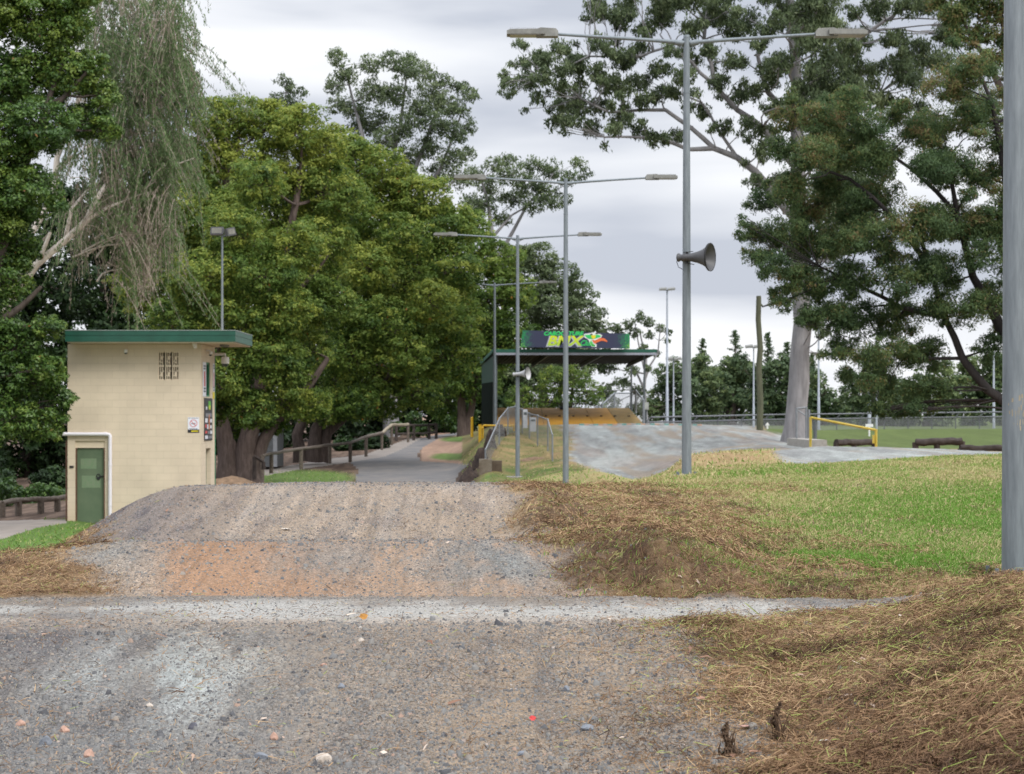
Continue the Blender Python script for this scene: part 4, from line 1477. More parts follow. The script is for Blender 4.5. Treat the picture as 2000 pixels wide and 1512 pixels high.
# no smoking sign on the front
sx0, sx1, szt, szb = bx(367), bx(389), bz(815), bz(845)
ns = thing('no_smoking_sign', 'white no smoking sign with a yellow and black strip on the cream wall', 'sign', ((sx0 + sx1) / 2, YB - 0.01, szb))
zs = szb + 0.085
mb = MB()
mb.box(sx0, sx1, YB - 0.012, YB - 0.002, zs, szt)
mb.build('panel', M_sign, ns)
mb = MB()
mb.box(sx0, sx1, YB - 0.012, YB - 0.002, szb, zs - 0.003)
strip_ = mb.build('warning_strip', M_ink, ns)
mb = MB()
mb.box(sx0 + 0.09, sx1 - 0.03, YB - 0.015, YB - 0.0125, szb + 0.025, szb + 0.055)
mb.build('strip_lettering', M_yelink, strip_)
cxs, czs = (sx0 + sx1) / 2, (szt + zs) / 2
mb = MB()
ring(mb, (cxs, czs), 0.088, 0.103, YB - 0.0155)
mb.obox((cxs, YB - 0.0165, czs), Vector((0.066, 0, -0.066)), Vector((0, 0.001, 0)), Vector((0.005, 0, 0.005)))
mb.build('prohibition_ring', M_redink, ns)
mb = MB()
mb.box(cxs - 0.055, cxs + 0.05, YB - 0.0148, YB - 0.0125, czs - 0.02, czs - 0.004)
mb.tube([(cxs + 0.05, YB - 0.014, czs), (cxs + 0.035, YB - 0.014, czs + 0.02), (cxs + 0.045, YB - 0.014, czs + 0.04)], 0.003, 5)
mb.build('cigarette_symbol', M_ink, ns)
mb = MB()
mb.box(cxs - 0.11, cxs + 0.11, YB - 0.0148, YB - 0.0125, zs + 0.012, zs + 0.026)
mb.build('footer_line', M_ink, ns)
text_mesh('NO SMOKING', 0.045, M_ink, (cxs, YB - 0.0126, szt - 0.040), name='heading', extr=0.001, parent=ns)

# sponsor board, white strips on the side wall
sb = thing('sponsor_board', 'tall black sponsor board with small bright logos on the tower side wall', 'sign', (XR + 0.02, 62.9, bz(862)))
BY0, BY1, BZ0, BZ1 = 62.15, 63.75, 2.28, 3.46
mb = MB()
mb.box(XR + 0.003, XR + 0.02, BY0, BY1, BZ0, BZ1)
mb.build('panel', M_ink, sb)
mats_ = [M_sign, M_redink, paint('logo_green', (0.10, 0.42, 0.05), 0.5), paint('logo_lime', (0.45, 0.55, 0.04), 0.5), paint('logo_orange', (0.65, 0.20, 0.06), 0.5), paint('logo_grey', (0.2, 0.2, 0.22), 0.5)]
lg = [(0.75, 1.25, 0.92, 1.10, 2), (0.85, 1.2, 0.86, 0.98, 3), (0.25, 0.5, 0.86, 0.95, 0), (0.2, 1.45, 0.66, 0.76, 5), (0.1, 0.6, 0.50, 0.62, 0), (0.85, 1.0, 0.30, 0.72, 4), (1.1, 1.5, 0.50, 0.60, 0),
      (0.1, 0.4, 0.36, 0.45, 1), (0.5, 0.75, 0.32, 0.45, 0), (1.1, 1.45, 0.33, 0.42, 0), (0.1, 0.5, 0.20, 0.27, 1), (0.65, 1.0, 0.19, 0.26, 5), (1.15, 1.5, 0.18, 0.27, 0), (0.08, 0.65, 0.05, 0.14, 0), (0.9, 1.5, 0.05, 0.13, 5)]
mb = MB()
for k, (a, b, z0, z1, mi) in enumerate(lg):
    mb.box(XR + 0.0202, XR + 0.0225 + 0.0006 * (k % 3), BY0 + a, BY0 + b, BZ0 + z0, BZ0 + z1, mi)
mb.build('sponsor_logo', mats_, sb)
for y0, y1, lab, yl in ((61.88, 62.5, 'white vertical notice on the tower side wall, nearer one beside the window', 0), (63.95, 64.25, 'white vertical notice with a yellow foot at the far end of the tower side', 1)):
    nt_ = thing('wall_notice', lab, 'sign', (XR + 0.01, y0, 3.5))
    zb_ = 3.5 if not yl else 3.45
    mb = MB()
    mb.box(XR + 0.003, XR + 0.015, y0, y1, zb_ + (0.2 if yl else 0), 4.45)
    mb.build('panel', M_sign, nt_)
    mb = MB()
    mb.box(XR + 0.0152, XR + 0.017, y0 + (y1 - y0) * 0.3, y0 + (y1 - y0) * 0.7, 3.78, 4.2)
    mb.build('red_lettering', M_redink, nt_)
    for z0 in (4.32, 4.25, 3.62, 3.70):
        mb = MB()
        mb.box(XR + 0.0152, XR + 0.017, y0 + (y1 - y0) * 0.2, y0 + (y1 - y0) * 0.8, z0 + (0.05 if yl else 0), z0 + 0.045 + (0.05 if yl else 0))
        mb.build('lettering_line', M_ink, nt_)
    if yl:
        mb = MB()
        mb.box(XR + 0.003, XR + 0.015, y0, y1, zb_, zb_ + 0.195)
        mb.build('yellow_foot', M_yelink, nt_)


# cameras and lights on the tower
def dome_cam(p, arm_from, label, r=0.06):
    t = thing('security_camera', label, 'camera', p, 'security cameras on the cream tower')
    p = Vector(p)
    mb = MB()
    mb.lathe([(0, 0.0), (0, r * 0.75), (0.02, r), (r * 1.6, r * 1.05), (r * 1.8, r * 0.95)], p + Vector((0, 0, r * 0.9)), (0, 0, -1), 18)
    mb.build('housing', M_white, t, True)
    mb = MB()
    mb.lathe([(0, r * 0.9), (r * 0.5, r * 0.75), (r * 0.8, r * 0.35), (r * 0.88, 0)], p + Vector((0, 0, -r * 0.85)), (0, 0, -1), 18)
    mb.build('dome', M_glass, t, True)
    mb = MB()
    a = Vector(arm_from)
    mb.tube([a, Vector((p.x, a.y, a.z)) + Vector((0, 0, 0.0)), p + Vector((0, 0, r * 0.6))], r * 0.35, 8)
    mb.build('arm', M_white, t, True)


dome_cam((XR + 0.32, YR - 0.2, 4.55), (XR, YR - 0.2, 4.72), 'large white dome camera hanging off the side wall of the tower', 0.11)
dome_cam((XR + 0.12, 62.6, 4.72), (XR, 62.6, 4.78), 'small white camera high on the side wall just above the window', 0.055)
dome_cam((bx(247), YB - 0.09, bz(686)), (bx(247), YB, bz(684)), 'tiny white camera on the front wall under the roof', 0.05)
t = thing('soffit_light', 'small white sensor light under the front edge of the tower roof', 'light', (bx(383), YB - 0.25, 4.88))
mb = MB()
c_ = Vector((bx(383), YB - 0.25, 4.90))
mb.lathe([(0, 0), (0, 0.055), (0.08, 0.06), (0.13, 0.045), (0.15, 0)], c_ + Vector((0, 0, 0.04)), (0.2, -0.4, -1), 16)
mb.build('lamp', M_white, t, True)
mb = MB()
mb.box(c_.x - 0.06, c_.x + 0.06, c_.y - 0.06, c_.y + 0.06, 4.905, 4.938)
mb.build('base', M_white, t)
t = thing('soffit_light', 'flat grey bulkhead light under the right overhang of the tower roof', 'light', (-7.95, 62.3, 4.9))
mb = MB()
mb.lathe([(0, 0), (0, 0.13), (0.04, 0.13), (0.07, 0.09), (0.075, 0)], (-7.95, 62.3, 4.938), (0, 0, -1), 18)
mb.build('lamp', M_lampb, t, True)

# floodlight mast on the roof
M_lens2 = paint('flood_lens', (0.16, 0.155, 0.13), 0.3, var=0.3, scale=9)
fx = (434 - 1000) / 3500 * 50
fy_ = 50 * S
fb = RZ1 - 0.03
ft2 = W(433, 463, 50).z
t = thing('floodlight_mast', 'thin mast with two rectangular floodlights on the tower roof', 'floodlight', (fx, fy_, fb))
mb = MB()
mb.tube([(fx, fy_, fb), (fx, fy_, ft2)], [0.035, 0.028], 10)
mb.tube([(fx, fy_, ft2), (fx - 0.08, fy_, ft2 + 0.10)], 0.02, 8)
mb.tube([(fx, fy_, ft2), (fx + 0.16, fy_ + 0.05, ft2 + 0.08)], 0.02, 8)
mb.build('pole', M_galv, t, True)
for cx_, cz_, yaw_, tilt_ in ((-0.14, 0.16, -0.1, -0.1), (0.22, 0.14, 1.0, -0.35)):
    mb = MB()
    c_ = Vector((fx + cx_, fy_ - 0.02, ft2 + cz_))
    rx = Vector((math.cos(yaw_), math.sin(yaw_), 0.18 if cx_ > 0 else 0))
    up = Vector((0, 0, 1)) + Vector((0, 0.3, 0))
    nn = rx.cross(up).normalized()
    up = nn.cross(rx).normalized() * -1
    mb.obox(c_, rx * 0.18, nn * 0.05, up * 0.11)
    lmp = mb.build('lamp_head', M_horn, t)
    mb = MB()
    mb.obox(c_ + nn * (0.053 if nn.y < 0 else -0.053), rx * 0.14, nn * 0.004, up * 0.075)
    mb.build('lens', M_lens2, lmp)


# ------------------------------------------------------------ start shelter
M_darkgreen = paint('dark_green_sheet', (0.012, 0.022, 0.018), 0.6, var=0.25, scale=2)
M_midgreen = paint('mid_green_sheet', (0.016, 0.085, 0.055), 0.55, var=0.2, scale=2)
M_under = paint('roof_underside', (0.022, 0.02, 0.02), 0.8, var=0.4, scale=2)
M_post = paint('grey_post', (0.10, 0.115, 0.12), 0.6, 0.2, var=0.2)
M_gate = paint('gate_board', (0.34, 0.165, 0.012), 0.7, c2=(0.45, 0.23, 0.02), scale=1.6, detail=7)
M_gate2 = paint('gate_board_worn', (0.17, 0.13, 0.055), 0.8, c2=(0.29, 0.18, 0.05), scale=3, detail=7)
FL, FR = W(964, 680, 95), W(1282, 688, 95)
BL, BR = W(940, 708, 101), W(1230, 709, 101)
FL.z = FR.z = 6.42
BL.z = BR.z = 5.93
gzs = ground(1060, 96)
sh = thing('start_shelter', 'open dark green start hill shelter with a flat skillion roof', 'shelter', (FL + FR) / 2 * 1.0)
sh.location.z = 2.4


def quadslab(mb, a, b, c, d, t, mi=0):
    """slab whose top is a,b,c,d and thickness t downwards"""
    dn = Vector((0, 0, -t))
    vs = [a, b, c, d, a + dn, b + dn, c + dn, d + dn]
    mb.add(vs, [(0, 1, 2, 3), (7, 6, 5, 4), (0, 4, 5, 1), (1, 5, 6, 2), (2, 6, 7, 3), (3, 7, 4, 0)], mi)


mb = MB()
quadslab(mb, FL, FR, BR, BL, 0.05)
n_ = 40
for k in range(n_):           # roof sheet ribs below
    a = FL.lerp(FR, (k + 0.5) / n_)
    b = BL.lerp(BR, (k + 0.5) / n_)
    mb.bar(a - Vector((0, -0.1, 0.075)), b - Vector((0, 0, 0.075)), 0.05, 0.045)
rf = mb.build('roof', M_under, sh)
mb = MB()
mb.bar(FL + Vector((-0.02, -0.06, -0.04)), FR + Vector((0.02, -0.06, -0.04)), 0.06, 0.17)
mb.bar(FL + Vector((-0.04, 0, -0.04)), BL + Vector((-0.04, 0, -0.04)), 0.06, 0.18)
mb.build('fascia', M_midgreen, rf)
mb = MB()
mb.bar(FL + Vector((0, -0.10, -0.20)), FR + Vector((0, -0.10, -0.20)), 0.10, 0.12)
mb.build('gutter', paint('gutter_grey', (0.30, 0.31, 0.36), 0.5, 0.2, var=0.1), rf)
mb = MB()
for k in (0.02, 0.34, 0.67, 0.98):
    a = FL.lerp(FR, k) + Vector((0, 0.15, -0.2))
    b = BL.lerp(BR, k) + Vector((0, -0.1, -0.2))
    mb.bar(a, b, 0.08, 0.16)
mb.build('rafter', M_post, rf)
zf = 2.3


def wallpoly(mb, a, b, z0a, z1a, z0b, z1b, th_=0.05):
    d = (b - a)
    nn = Vector((-d.y, d.x, 0)).normalized() * th_ / 2
    vs = []
    for sg in (-1, 1):
        vs += [Vector((a.x, a.y, z0a)) + nn * sg, Vector((b.x, b.y, z0b)) + nn * sg, Vector((b.x, b.y, z1b)) + nn * sg, Vector((a.x, a.y, z1a)) + nn * sg]
    mb.add(vs, [(0, 1, 2, 3), (7, 6, 5, 4), (0, 4, 5, 1), (1, 5, 6, 2), (2, 6, 7, 3), (3, 7, 4, 0)])


mb = MB()
FLi = FL + Vector((0.05, 0.4, 0))
BLi = BL + Vector((0.05, -0.2, 0))
zlow = 4.75
wallpoly(mb, FLi, BLi, 2.0, zlow, 2.0, zlow)
for k in range(26):
    q = FLi.lerp(BLi, (k + 0.5) / 26)
    mb.box(q.x - 0.045, q.x - 0.02, q.y - 0.05, q.y + 0.05, 2.0, zlow)
mb.build('lower_wall', M_darkgreen, sh)
mb = MB()
wallpoly(mb, FLi, BLi, zlow, 6.2, zlow, 5.75)
mb.build('upper_wall', paint('shelter_wall_green', (0.008, 0.042, 0.028), 0.6, var=0.2), sh)
for q, z0 in ((FL + Vector((0.15, 0.3, 0)), 2.2), (FR + Vector((-0.62, 0.35, 0)), 2.2), (BR + Vector((0.08, -0.2, 0)), 2.5), (BL + Vector((0.2, -0.3, 0)), 2.5)):
    mb = MB()
    mb.box(q.x - 0.045, q.x + 0.045, q.y - 0.045, q.y + 0.045, z0, 6.2 if q.y < 122 else 5.75)
    mb.build('post', M_post, sh)

# banner on the roof
def bannermat():
    def b(t, N, L, o):
        tc = N('ShaderNodeTexCoord')
        sp = N('ShaderNodeSeparateXYZ')
        L(tc.outputs['Generated'], sp.inputs[0])
        # distance to the nearer end
        s1 = N('ShaderNodeMath'); s1.operation = 'SUBTRACT'; s1.inputs[1].default_value = 0.5
        L(sp.outputs['X'], s1.inputs[0])
        s2 = N('ShaderNodeMath'); s2.operation = 'ABSOLUTE'
        L(s1.outputs[0], s2.inputs[0])
        vo = N('ShaderNodeTexVoronoi')
        vo.inputs['Scale'].default_value = 14
        L(tc.outputs['Object'], vo.inputs['Vector'])
        m2 = N('ShaderNodeMath'); m2.operation = 'MULTIPLY'; m2.inputs[1].default_value = 0.16
        L(vo.outputs['Distance'], m2.inputs[0])
        m3 = N('ShaderNodeMath'); m3.operation = 'SUBTRACT'
        L(s2.outputs[0], m3.inputs[0]); L(m2.outputs[0], m3.inputs[1])
        r = N('ShaderNodeValToRGB')
        r.color_ramp.elements[0].position = 0.32
        r.color_ramp.elements[0].color = (0.03, 0.035, 0.075, 1)
        r.color_ramp.elements[1].position = 0.44
        r.color_ramp.elements[1].color = (0.01, 0.27, 0.07, 1)
        L(m3.outputs[0], r.inputs['Fac'])
        zz = N('ShaderNodeMapRange')
        zz.inputs['From Min'].default_value = 0.0; zz.inputs['From Max'].default_value = 0.5
        zz.inputs['To Min'].default_value = 0.9; zz.inputs['To Max'].default_value = 0.0
        L(sp.outputs['Z'], zz.inputs['Value'])
        ee = N('ShaderNodeMapRange')
        ee.inputs['From Min'].default_value = 0.40; ee.inputs['From Max'].default_value = 0.46
        L(m3.outputs[0], ee.inputs['Value'])
        mm = N('ShaderNodeMath'); mm.operation = 'MULTIPLY'
        L(zz.outputs[0], mm.inputs[0]); L(ee.outputs[0], mm.inputs[1])
        mx = N('ShaderNodeMix'); mx.data_type = 'RGBA'
        mx.inputs[7].default_value = (0.55, 0.65, 0.02, 1)
        L(mm.outputs[0], mx.inputs[0]); L(r.outputs['Color'], mx.inputs[6])
        p = N('ShaderNodeBsdfPrincipled')
        p.inputs['Roughness'].default_value = 0.5
        L(mx.outputs[2], p.inputs['Base Color'])
        L(p.outputs[0], o.inputs['Surface'])
    return material('banner_print', b)


def gradmat(name, top, bot):
    def b(t, N, L, o):
        tc = N('ShaderNodeTexCoord')
        sp = N('ShaderNodeSeparateXYZ')
        L(tc.outputs['Generated'], sp.inputs[0])
        r = N('ShaderNodeValToRGB')
        r.color_ramp.elements[0].position = 0.25
        r.color_ramp.elements[0].color = (*bot, 1)
        r.color_ramp.elements[1].position = 0.8
        r.color_ramp.elements[1].color = (*top, 1)
        L(sp.outputs['Z'], r.inputs['Fac'])
        p = N('ShaderNodeBsdfPrincipled')
        p.inputs['Roughness'].default_value = 0.5
        L(r.outputs['Color'], p.inputs['Base Color'])
        L(p.outputs[0], o.inputs['Surface'])
    return material(name, b)


YB2 = 94.6 * S
PB = 4400 / YB2


def bp_(u_, v_, dy=0.0):
    return Vector(((u_ - 1000) / PB, YB2 + dy, EYE - (v_ - 810) / PB))


ban = thing('club_banner', 'long dark blue club banner with green lettering and a snake head above the shelter roof', 'banner', bp_(1125, 679))
A_, B_, C_, D_ = bp_(1016, 678), bp_(1230, 681), bp_(1230, 652), bp_(1021, 645)
mb = MB()
bk = Vector((0, 0.03, 0))
mb.add([A_, B_, C_, D_, A_ + bk, B_ + bk, C_ + bk, D_ + bk], [(0, 1, 2, 3), (7, 6, 5, 4), (0, 4, 5, 1), (1, 5, 6, 2), (2, 6, 7, 3), (3, 7, 4, 0)])
mb.build('panel', bannermat(), ban)
mb = MB()
for u_ in (1040, 1100, 1160, 1215):
    mb = MB()
    q = bp_(u_, 680, 0.05)
    mb.tube([q, q + Vector((0, 0.0, 0.75))], 0.02, 6)
    mb.tube([q + Vector((0, 0, 0.6)), q + Vector((0, 0.8, -0.1))], 0.02, 6)
    mb.build('brace', M_post, ban)
M_tx1 = gradmat('print_green', (0.03, 0.55, 0.12), (0.02, 0.45, 0.11))
M_tx2 = gradmat('print_lime', (0.62, 0.68, 0.02), (0.03, 0.40, 0.06))
M_txo = paint('print_outline', (0.42, 0.44, 0.50), 0.5, var=0.05)
M_txw = paint('print_white', (0.72, 0.74, 0.72), 0.5, var=0.05)
M_txor = paint('print_orange', (0.70, 0.16, 0.05), 0.5, var=0.1)
rt = (R(90), 0, R(0))
p_ = bp_(1061.5, 655)
text_mesh('CABOOLTURE', 0.285, M_tx1, (p_.x, YB2 - 0.006, p_.z), rt, 0.25, 0.012, 0.003, 'top_line', 1.12, ban, 'LEFT')
p_ = bp_(1068, 674.5)
text_mesh('BMX', 0.70, M_txo, (p_.x - 0.03, YB2 - 0.008, p_.z - 0.03), rt, 0.25, 0.052, 0.003, 'main_outline', 1.24, ban, 'LEFT')
text_mesh('BMX', 0.70, M_tx2, (p_.x, YB2 - 0.014, p_.z), rt, 0.25, 0.022, 0.003, 'main_line', 1.24, ban, 'LEFT')
p_ = bp_(1132, 675)
text_mesh('Club', 0.40, M_tx1, (p_.x, YB2 - 0.02, p_.z), rt, 0.45, 0.008, 0.003, 'script_line', 0.85, ban, 'LEFT')


def poly(mb, pts, dy, mi=0):
    """flat print from photo pixels inside the 2000x800 detail of the banner"""
    vs = [bp_(1000 + a * 0.15, 620 + b * 0.15, dy) for a, b in pts]
    n = len(vs)
    vs += [q + Vector((0, 0.003, 0)) for q in vs]
    mb.add(vs, [tuple(range(n))] + [(i, n + i, n + (i + 1) % n, (i + 1) % n) for i in range(n)], mi)


mb = MB()
poly(mb, [(935, 218), (1000, 208), (1060, 195), (1110, 205), (1175, 232), (1160, 262), (1120, 285), (1080, 320), (1090, 345), (1105, 355), (1100, 385), (1040, 385), (1010, 340), (1000, 300), (975, 275), (945, 262)], -0.006)
hd = mb.build('snake_head_outline', M_txw, ban)
mb = MB()
poly(mb, [(945, 228), (1010, 225), (1060, 232), (1110, 225), (1162, 238), (1148, 258), (1100, 272), (1050, 285), (1005, 282), (970, 262)], -0.010)
mb.build('snake_head', M_tx1, ban)
mb = MB()
poly(mb, [(1030, 238), (1060, 228), (1092, 238), (1085, 268), (1060, 282), (1040, 270)], -0.014)
mb.build('snake_brow', M_yelink, ban)
mb = MB()
poly(mb, [(1040, 290), (1075, 300), (1110, 285), (1150, 265), (1200, 272), (1235, 300), (1240, 322), (1200, 308), (1160, 305), (1110, 325), (1085, 345), (1060, 330)], -0.014)
mb.build('snake_tongue', M_txor, ban)
mb = MB()
poly(mb, [(1018, 300), (1040, 320), (1060, 350), (1085, 358), (1080, 378), (1045, 378), (1022, 340)], -0.0145)
mb.build('snake_jaw', M_tx2, ban)
mb = MB()
for a, b in ((1012, 222), (1085, 208)):
    poly(mb, [(a, b), (a + 30, b - 12), (a + 38, b + 4), (a + 12, b + 12)], -0.018 - a * 1e-6)
mb.build('snake_eye', M_ink, ban)

# orange start gate
T0, T1 = W(972, 797, 100), W(1229, 797, 100)
B0, B1 = W(964, 831, 95), W(1261, 832, 95)
gt = thing('start_gate_ramp', 'long orange boarded start gate ramp under the shelter', 'start ramp', (T0 + B1) / 2)
for k in range(6):
    a0, a1 = k / 6, (k + 1) / 6 - 0.003
    mb = MB()
    quadslab(mb, B0.lerp(B1, a0), B0.lerp(B1, a1), T0.lerp(T1, a1), T0.lerp(T1, a0), 0.06)
    o = mb.build('ramp_board', M_gate if k < 5 else M_gate2, gt)
    if k == 5:
        o['label'] = 'worn brownish end board of the start ramp'
mb = MB()
for k in range(10):
    q = B0.lerp(B1, 0.06 + k * 0.098).lerp(T0.lerp(T1, 0.06 + k * 0.098), 0.52) + Vector((0, -0.02, 0.02))
    mb.box(q.x - 0.07, q.x + 0.07, q.y - 0.05, q.y + 0.02, q.z - 0.045, q.z + 0.03)
mb.build('wheel_slot', M_ink, gt)
mb = MB()
q = T0.lerp(T1, 0.49)
mb.box(q.x - 0.13, q.x + 0.13, q.y - 0.6, q.y, q.z - 0.35, q.z + 0.12)
mb.build('gate_motor', M_ink, gt)
q = W(1262, 793, 94)
t = thing('switch_box', 'pale grey electrical box on the right front post of the shelter', 'box', q)
mb = MB()
mb.box(q.x - 0.13, q.x + 0.13, q.y - 0.12, q.y + 0.05, q.z - 0.2, q.z + 0.2)
mb.build('case', paint('grey_case', (0.30, 0.31, 0.29), 0.6), t)
mb = MB()
mb.box(q.x - 0.105, q.x + 0.105, q.y - 0.13, q.y - 0.12, q.z - 0.17, q.z + 0.17)
mb.build('door', paint('grey_case_door', (0.36, 0.37, 0.34), 0.6), t)
mb = MB()
mb.tube([(q.x, q.y, q.z - 0.2), (q.x, q.y, 2.2)], 0.045, 8)
mb.build('conduit', M_post, t)
# painted edge of the start hill
edge = MB()
cols_ = [paint('edge_teal', (0.17, 0.33, 0.30), 0.8, var=0.2), paint('edge_salmon', (0.45, 0.30, 0.22), 0.8, var=0.2), paint('edge_grey', (0.35, 0.34, 0.33), 0.8, var=0.2)]
for k in range(26):
    u0_ = 1132 + k * 9.2
    a, b = W(u0_, 833, 90.5), W(u0_ + 9.2, 833, 90.5)
    za = ground(u0_ + 4, 90.5)
    edge.box(a.x, b.x - 0.01, a.y - 0.05, a.y + 0.6, za - 0.2, za + 0.075, (k % 3))
o = edge.build('painted_kerb', cols_)
tag(o, kind='structure')

# ------------------------------------------------------------ fences
M_rail = paint('steel_rail', (0.22, 0.235, 0.25), 0.5, 0.4, var=0.2)


def meshmat(name, scale, dens):
    """woven wire: holes between thin crossing wires"""
    def b(t, N, L, o):
        tc = N('ShaderNodeTexCoord')
        sp = N('ShaderNodeSeparateXYZ')
        L(tc.outputs['Object'], sp.inputs[0])
        ad = N('ShaderNodeMath'); ad.operation = 'ADD'
        L(sp.outputs['X'], ad.inputs[0]); L(sp.outputs['Y'], ad.inputs[1])
        outs = []
        for sg in (1, -1):
            a = N('ShaderNodeMath'); a.operation = 'MULTIPLY_ADD'; a.inputs[1].default_value = sg
            L(sp.outputs['Z'], a.inputs[0]); L(ad.outputs[0], a.inputs[2])
            m = N('ShaderNodeMath'); m.operation = 'MULTIPLY'; m.inputs[1].default_value = scale
            L(a.outputs[0], m.inputs[0])
            f = N('ShaderNodeMath'); f.operation = 'FRACT'
            L(m.outputs[0], f.inputs[0])
            lt = N('ShaderNodeMath'); lt.operation = 'LESS_THAN'; lt.inputs[1].default_value = dens
            L(f.outputs[0], lt.inputs[0])
            outs.append(lt)
        mxx = N('ShaderNodeMath'); mxx.operation = 'MAXIMUM'
        L(outs[0].outputs[0], mxx.inputs[0]); L(outs[1].outputs[0], mxx.inputs[1])
        p = N('ShaderNodeBsdfPrincipled')
        p.inputs['Base Color'].default_value = (0.24, 0.25, 0.26, 1)
        p.inputs['Roughness'].default_value = 0.5
        tr_ = N('ShaderNodeBsdfTransparent')
        ms = N('ShaderNodeMixShader')
        L(mxx.outputs[0], ms.inputs['Fac'])
        L(tr_.outputs[0], ms.inputs[1]); L(p.outputs[0], ms.inputs[2])
        L(ms.outputs[0], o.inputs['Surface'])
    return material(name, b)


M_mesh = meshmat('wire_mesh', 16, 0.2)


def wirepanel(t, a, b, za0, za1, zb0, zb1, name='wire_mesh'):
    vs = [Vector((a.x, a.y, za0)), Vector((b.x, b.y, zb0)), Vector((b.x, b.y, zb1)), Vector((a.x, a.y, za1))]
    vs += [v_ + Vector((0, 0.004, 0)) for v_ in vs]
    mb = MB().add(vs, [(0, 1, 2, 3)])
    return mb.build(name, M_mesh, t)


# chain wire fence on the bank: (u base, v base, v top, distance)
def chain_fence(pts, label, rr=0.03, mesh=True, thingname='chain_wire_fence'):
    P_ = [(W(a, b, d), W(a, c, d)) for a, b, c, d in pts]
    t = thing(thingname, label, 'fence', P_[0][0])
    for b, c in P_:
        mb = MB()
        mb.tube([b - Vector((0, 0, 0.2)), c], rr, 8)
        mb.lathe([(0, rr * 1.25), (0.03, rr * 1.25), (0.06, 0)], c, (0, 0, 1), 8)
        mb.build('post', M_rail, t, True)
    mb = MB()
    mb.tube([c for _, c in P_], rr * 0.85, 8)
    mb.build('top_rail', M_rail, t, True)
    if mesh:
        for (b0, c0), (b1, c1) in zip(P_, P_[1:]):
            wirepanel(t, b0, b1, b0.z, c0.z, b1.z, c1.z)
    return t


chain_fence([(948, 937, 879, 67), (975, 868, 818, 76), (992, 860, 797, 82), (1007, 856, 794, 84)], 'chain wire fence climbing the left side of the start hill bank')
chain_fence([(1079, 905, 850, 68), (1070, 872, 820, 74), (1050, 868, 812, 77), (1034, 860, 808, 80), (1020, 858, 800, 83), (1007, 850, 793, 86)], 'chain wire fence coming down the right side of the bank beside the start straight', thingname='chain_wire_fence')
chain_fence([(1257, 822, 782, 93), (1242, 800, 763, 98), (1233, 798, 765, 101)], 'sloping mesh balustrade at the right end of the start shelter', 0.06, thingname='mesh_balustrade')
chain_fence([(1165, 798, 797, 103), (1176, 798, 790, 103), (1200, 798, 768, 104), (1232, 798, 768, 105)], 'mesh balustrade behind the start ramp at the right', 0.05, thingname='mesh_balustrade')
for u_, v_, c_ in ((1026, 818, 0), (1041, 829, 1)):
    q = W(u_, v_, 80.5)
    t = thing('fence_notice', ('pale narrow notice on the chain wire fence, left one of two', 'pale square notice on the chain wire fence, right one of two')[c_], 'sign', q)
    hh, ww = ((0.42, 0.10), (0.32, 0.14))[c_]
    mb = MB()
    mb.box(q.x - ww, q.x + ww, q.y - 0.02, q.y - 0.01, q.z - hh, q.z + hh)
    mb.build('panel', paint('notice', (0.45, 0.47, 0.5), 0.5), t)
    mb = MB()
    mb.box(q.x - ww * 0.7, q.x + ww * 0.7, q.y - 0.023, q.y - 0.0205, q.z + hh * 0.4, q.z + hh * 0.7)
    mb.build('printing', M_post, t)

# oval fence: posts with a cranked top, two rails and mesh
M_railg = paint('oval_rail', (0.16, 0.165, 0.18), 0.5, 0.3, var=0.2)
of = thing('oval_fence', 'long low steel rail fence with cranked posts along the top of the grass bank', 'fence', (10, 130, 2))
prev = None
pts_lo, pts_hi = [], []
for k in range(21):
    u_ = 1262 + k * 46.5
    y_ = 106 + 6 * math.sin(k * 0.12)
    g_ = ground(u_, y_)
    q = W(u_, 0, y_)
    zt = EYE - (np.interp(u_, [1260, 1500, 2100], [815, 810, 803]) - 810) / 3500 * y_
    zl = zt - 0.30
    b = Vector((q.x, q.y, g_ - 0.1))
    mb = MB()
    mb.tube([b, Vector((q.x, q.y, zl - 0.05)), Vector((q.x + 0.06, q.y - 0.03, zl + 0.1)), Vector((q.x + 0.28, q.y - 0.12, zt))], 0.035, 6)
    mb.build('post', M_railg, of, True)
    pts_lo.append(Vector((q.x, q.y, zl)))
    pts_hi.append(Vector((q.x + 0.28, q.y - 0.12, zt)))
for nm, pp in (('top_rail', pts_hi), ('mid_rail', pts_lo)):
    mb = MB()
    mb.tube(pp, 0.045, 6)
    mb.build(nm, M_railg, of, True)
for a, b in zip(pts_lo, pts_lo[1:]):
    wirepanel(of, a, b, a.z - 0.8, a.z, b.z - 0.8, b.z)

# timber fence beside the road
M_log = paint('weathered_log', (0.075, 0.058, 0.047), 0.9, c2=(0.17, 0.14, 0.115), scale=5, bump=0.4, stretch=(3, 3, 3))
M_logd = paint('dark_log', (0.03, 0.022, 0.02), 0.9, c2=(0.075, 0.06, 0.052), scale=5, bump=0.4)
M_logl = paint('pale_rail', (0.22, 0.18, 0.13), 0.9, c2=(0.32, 0.28, 0.21), scale=5, bump=0.2)


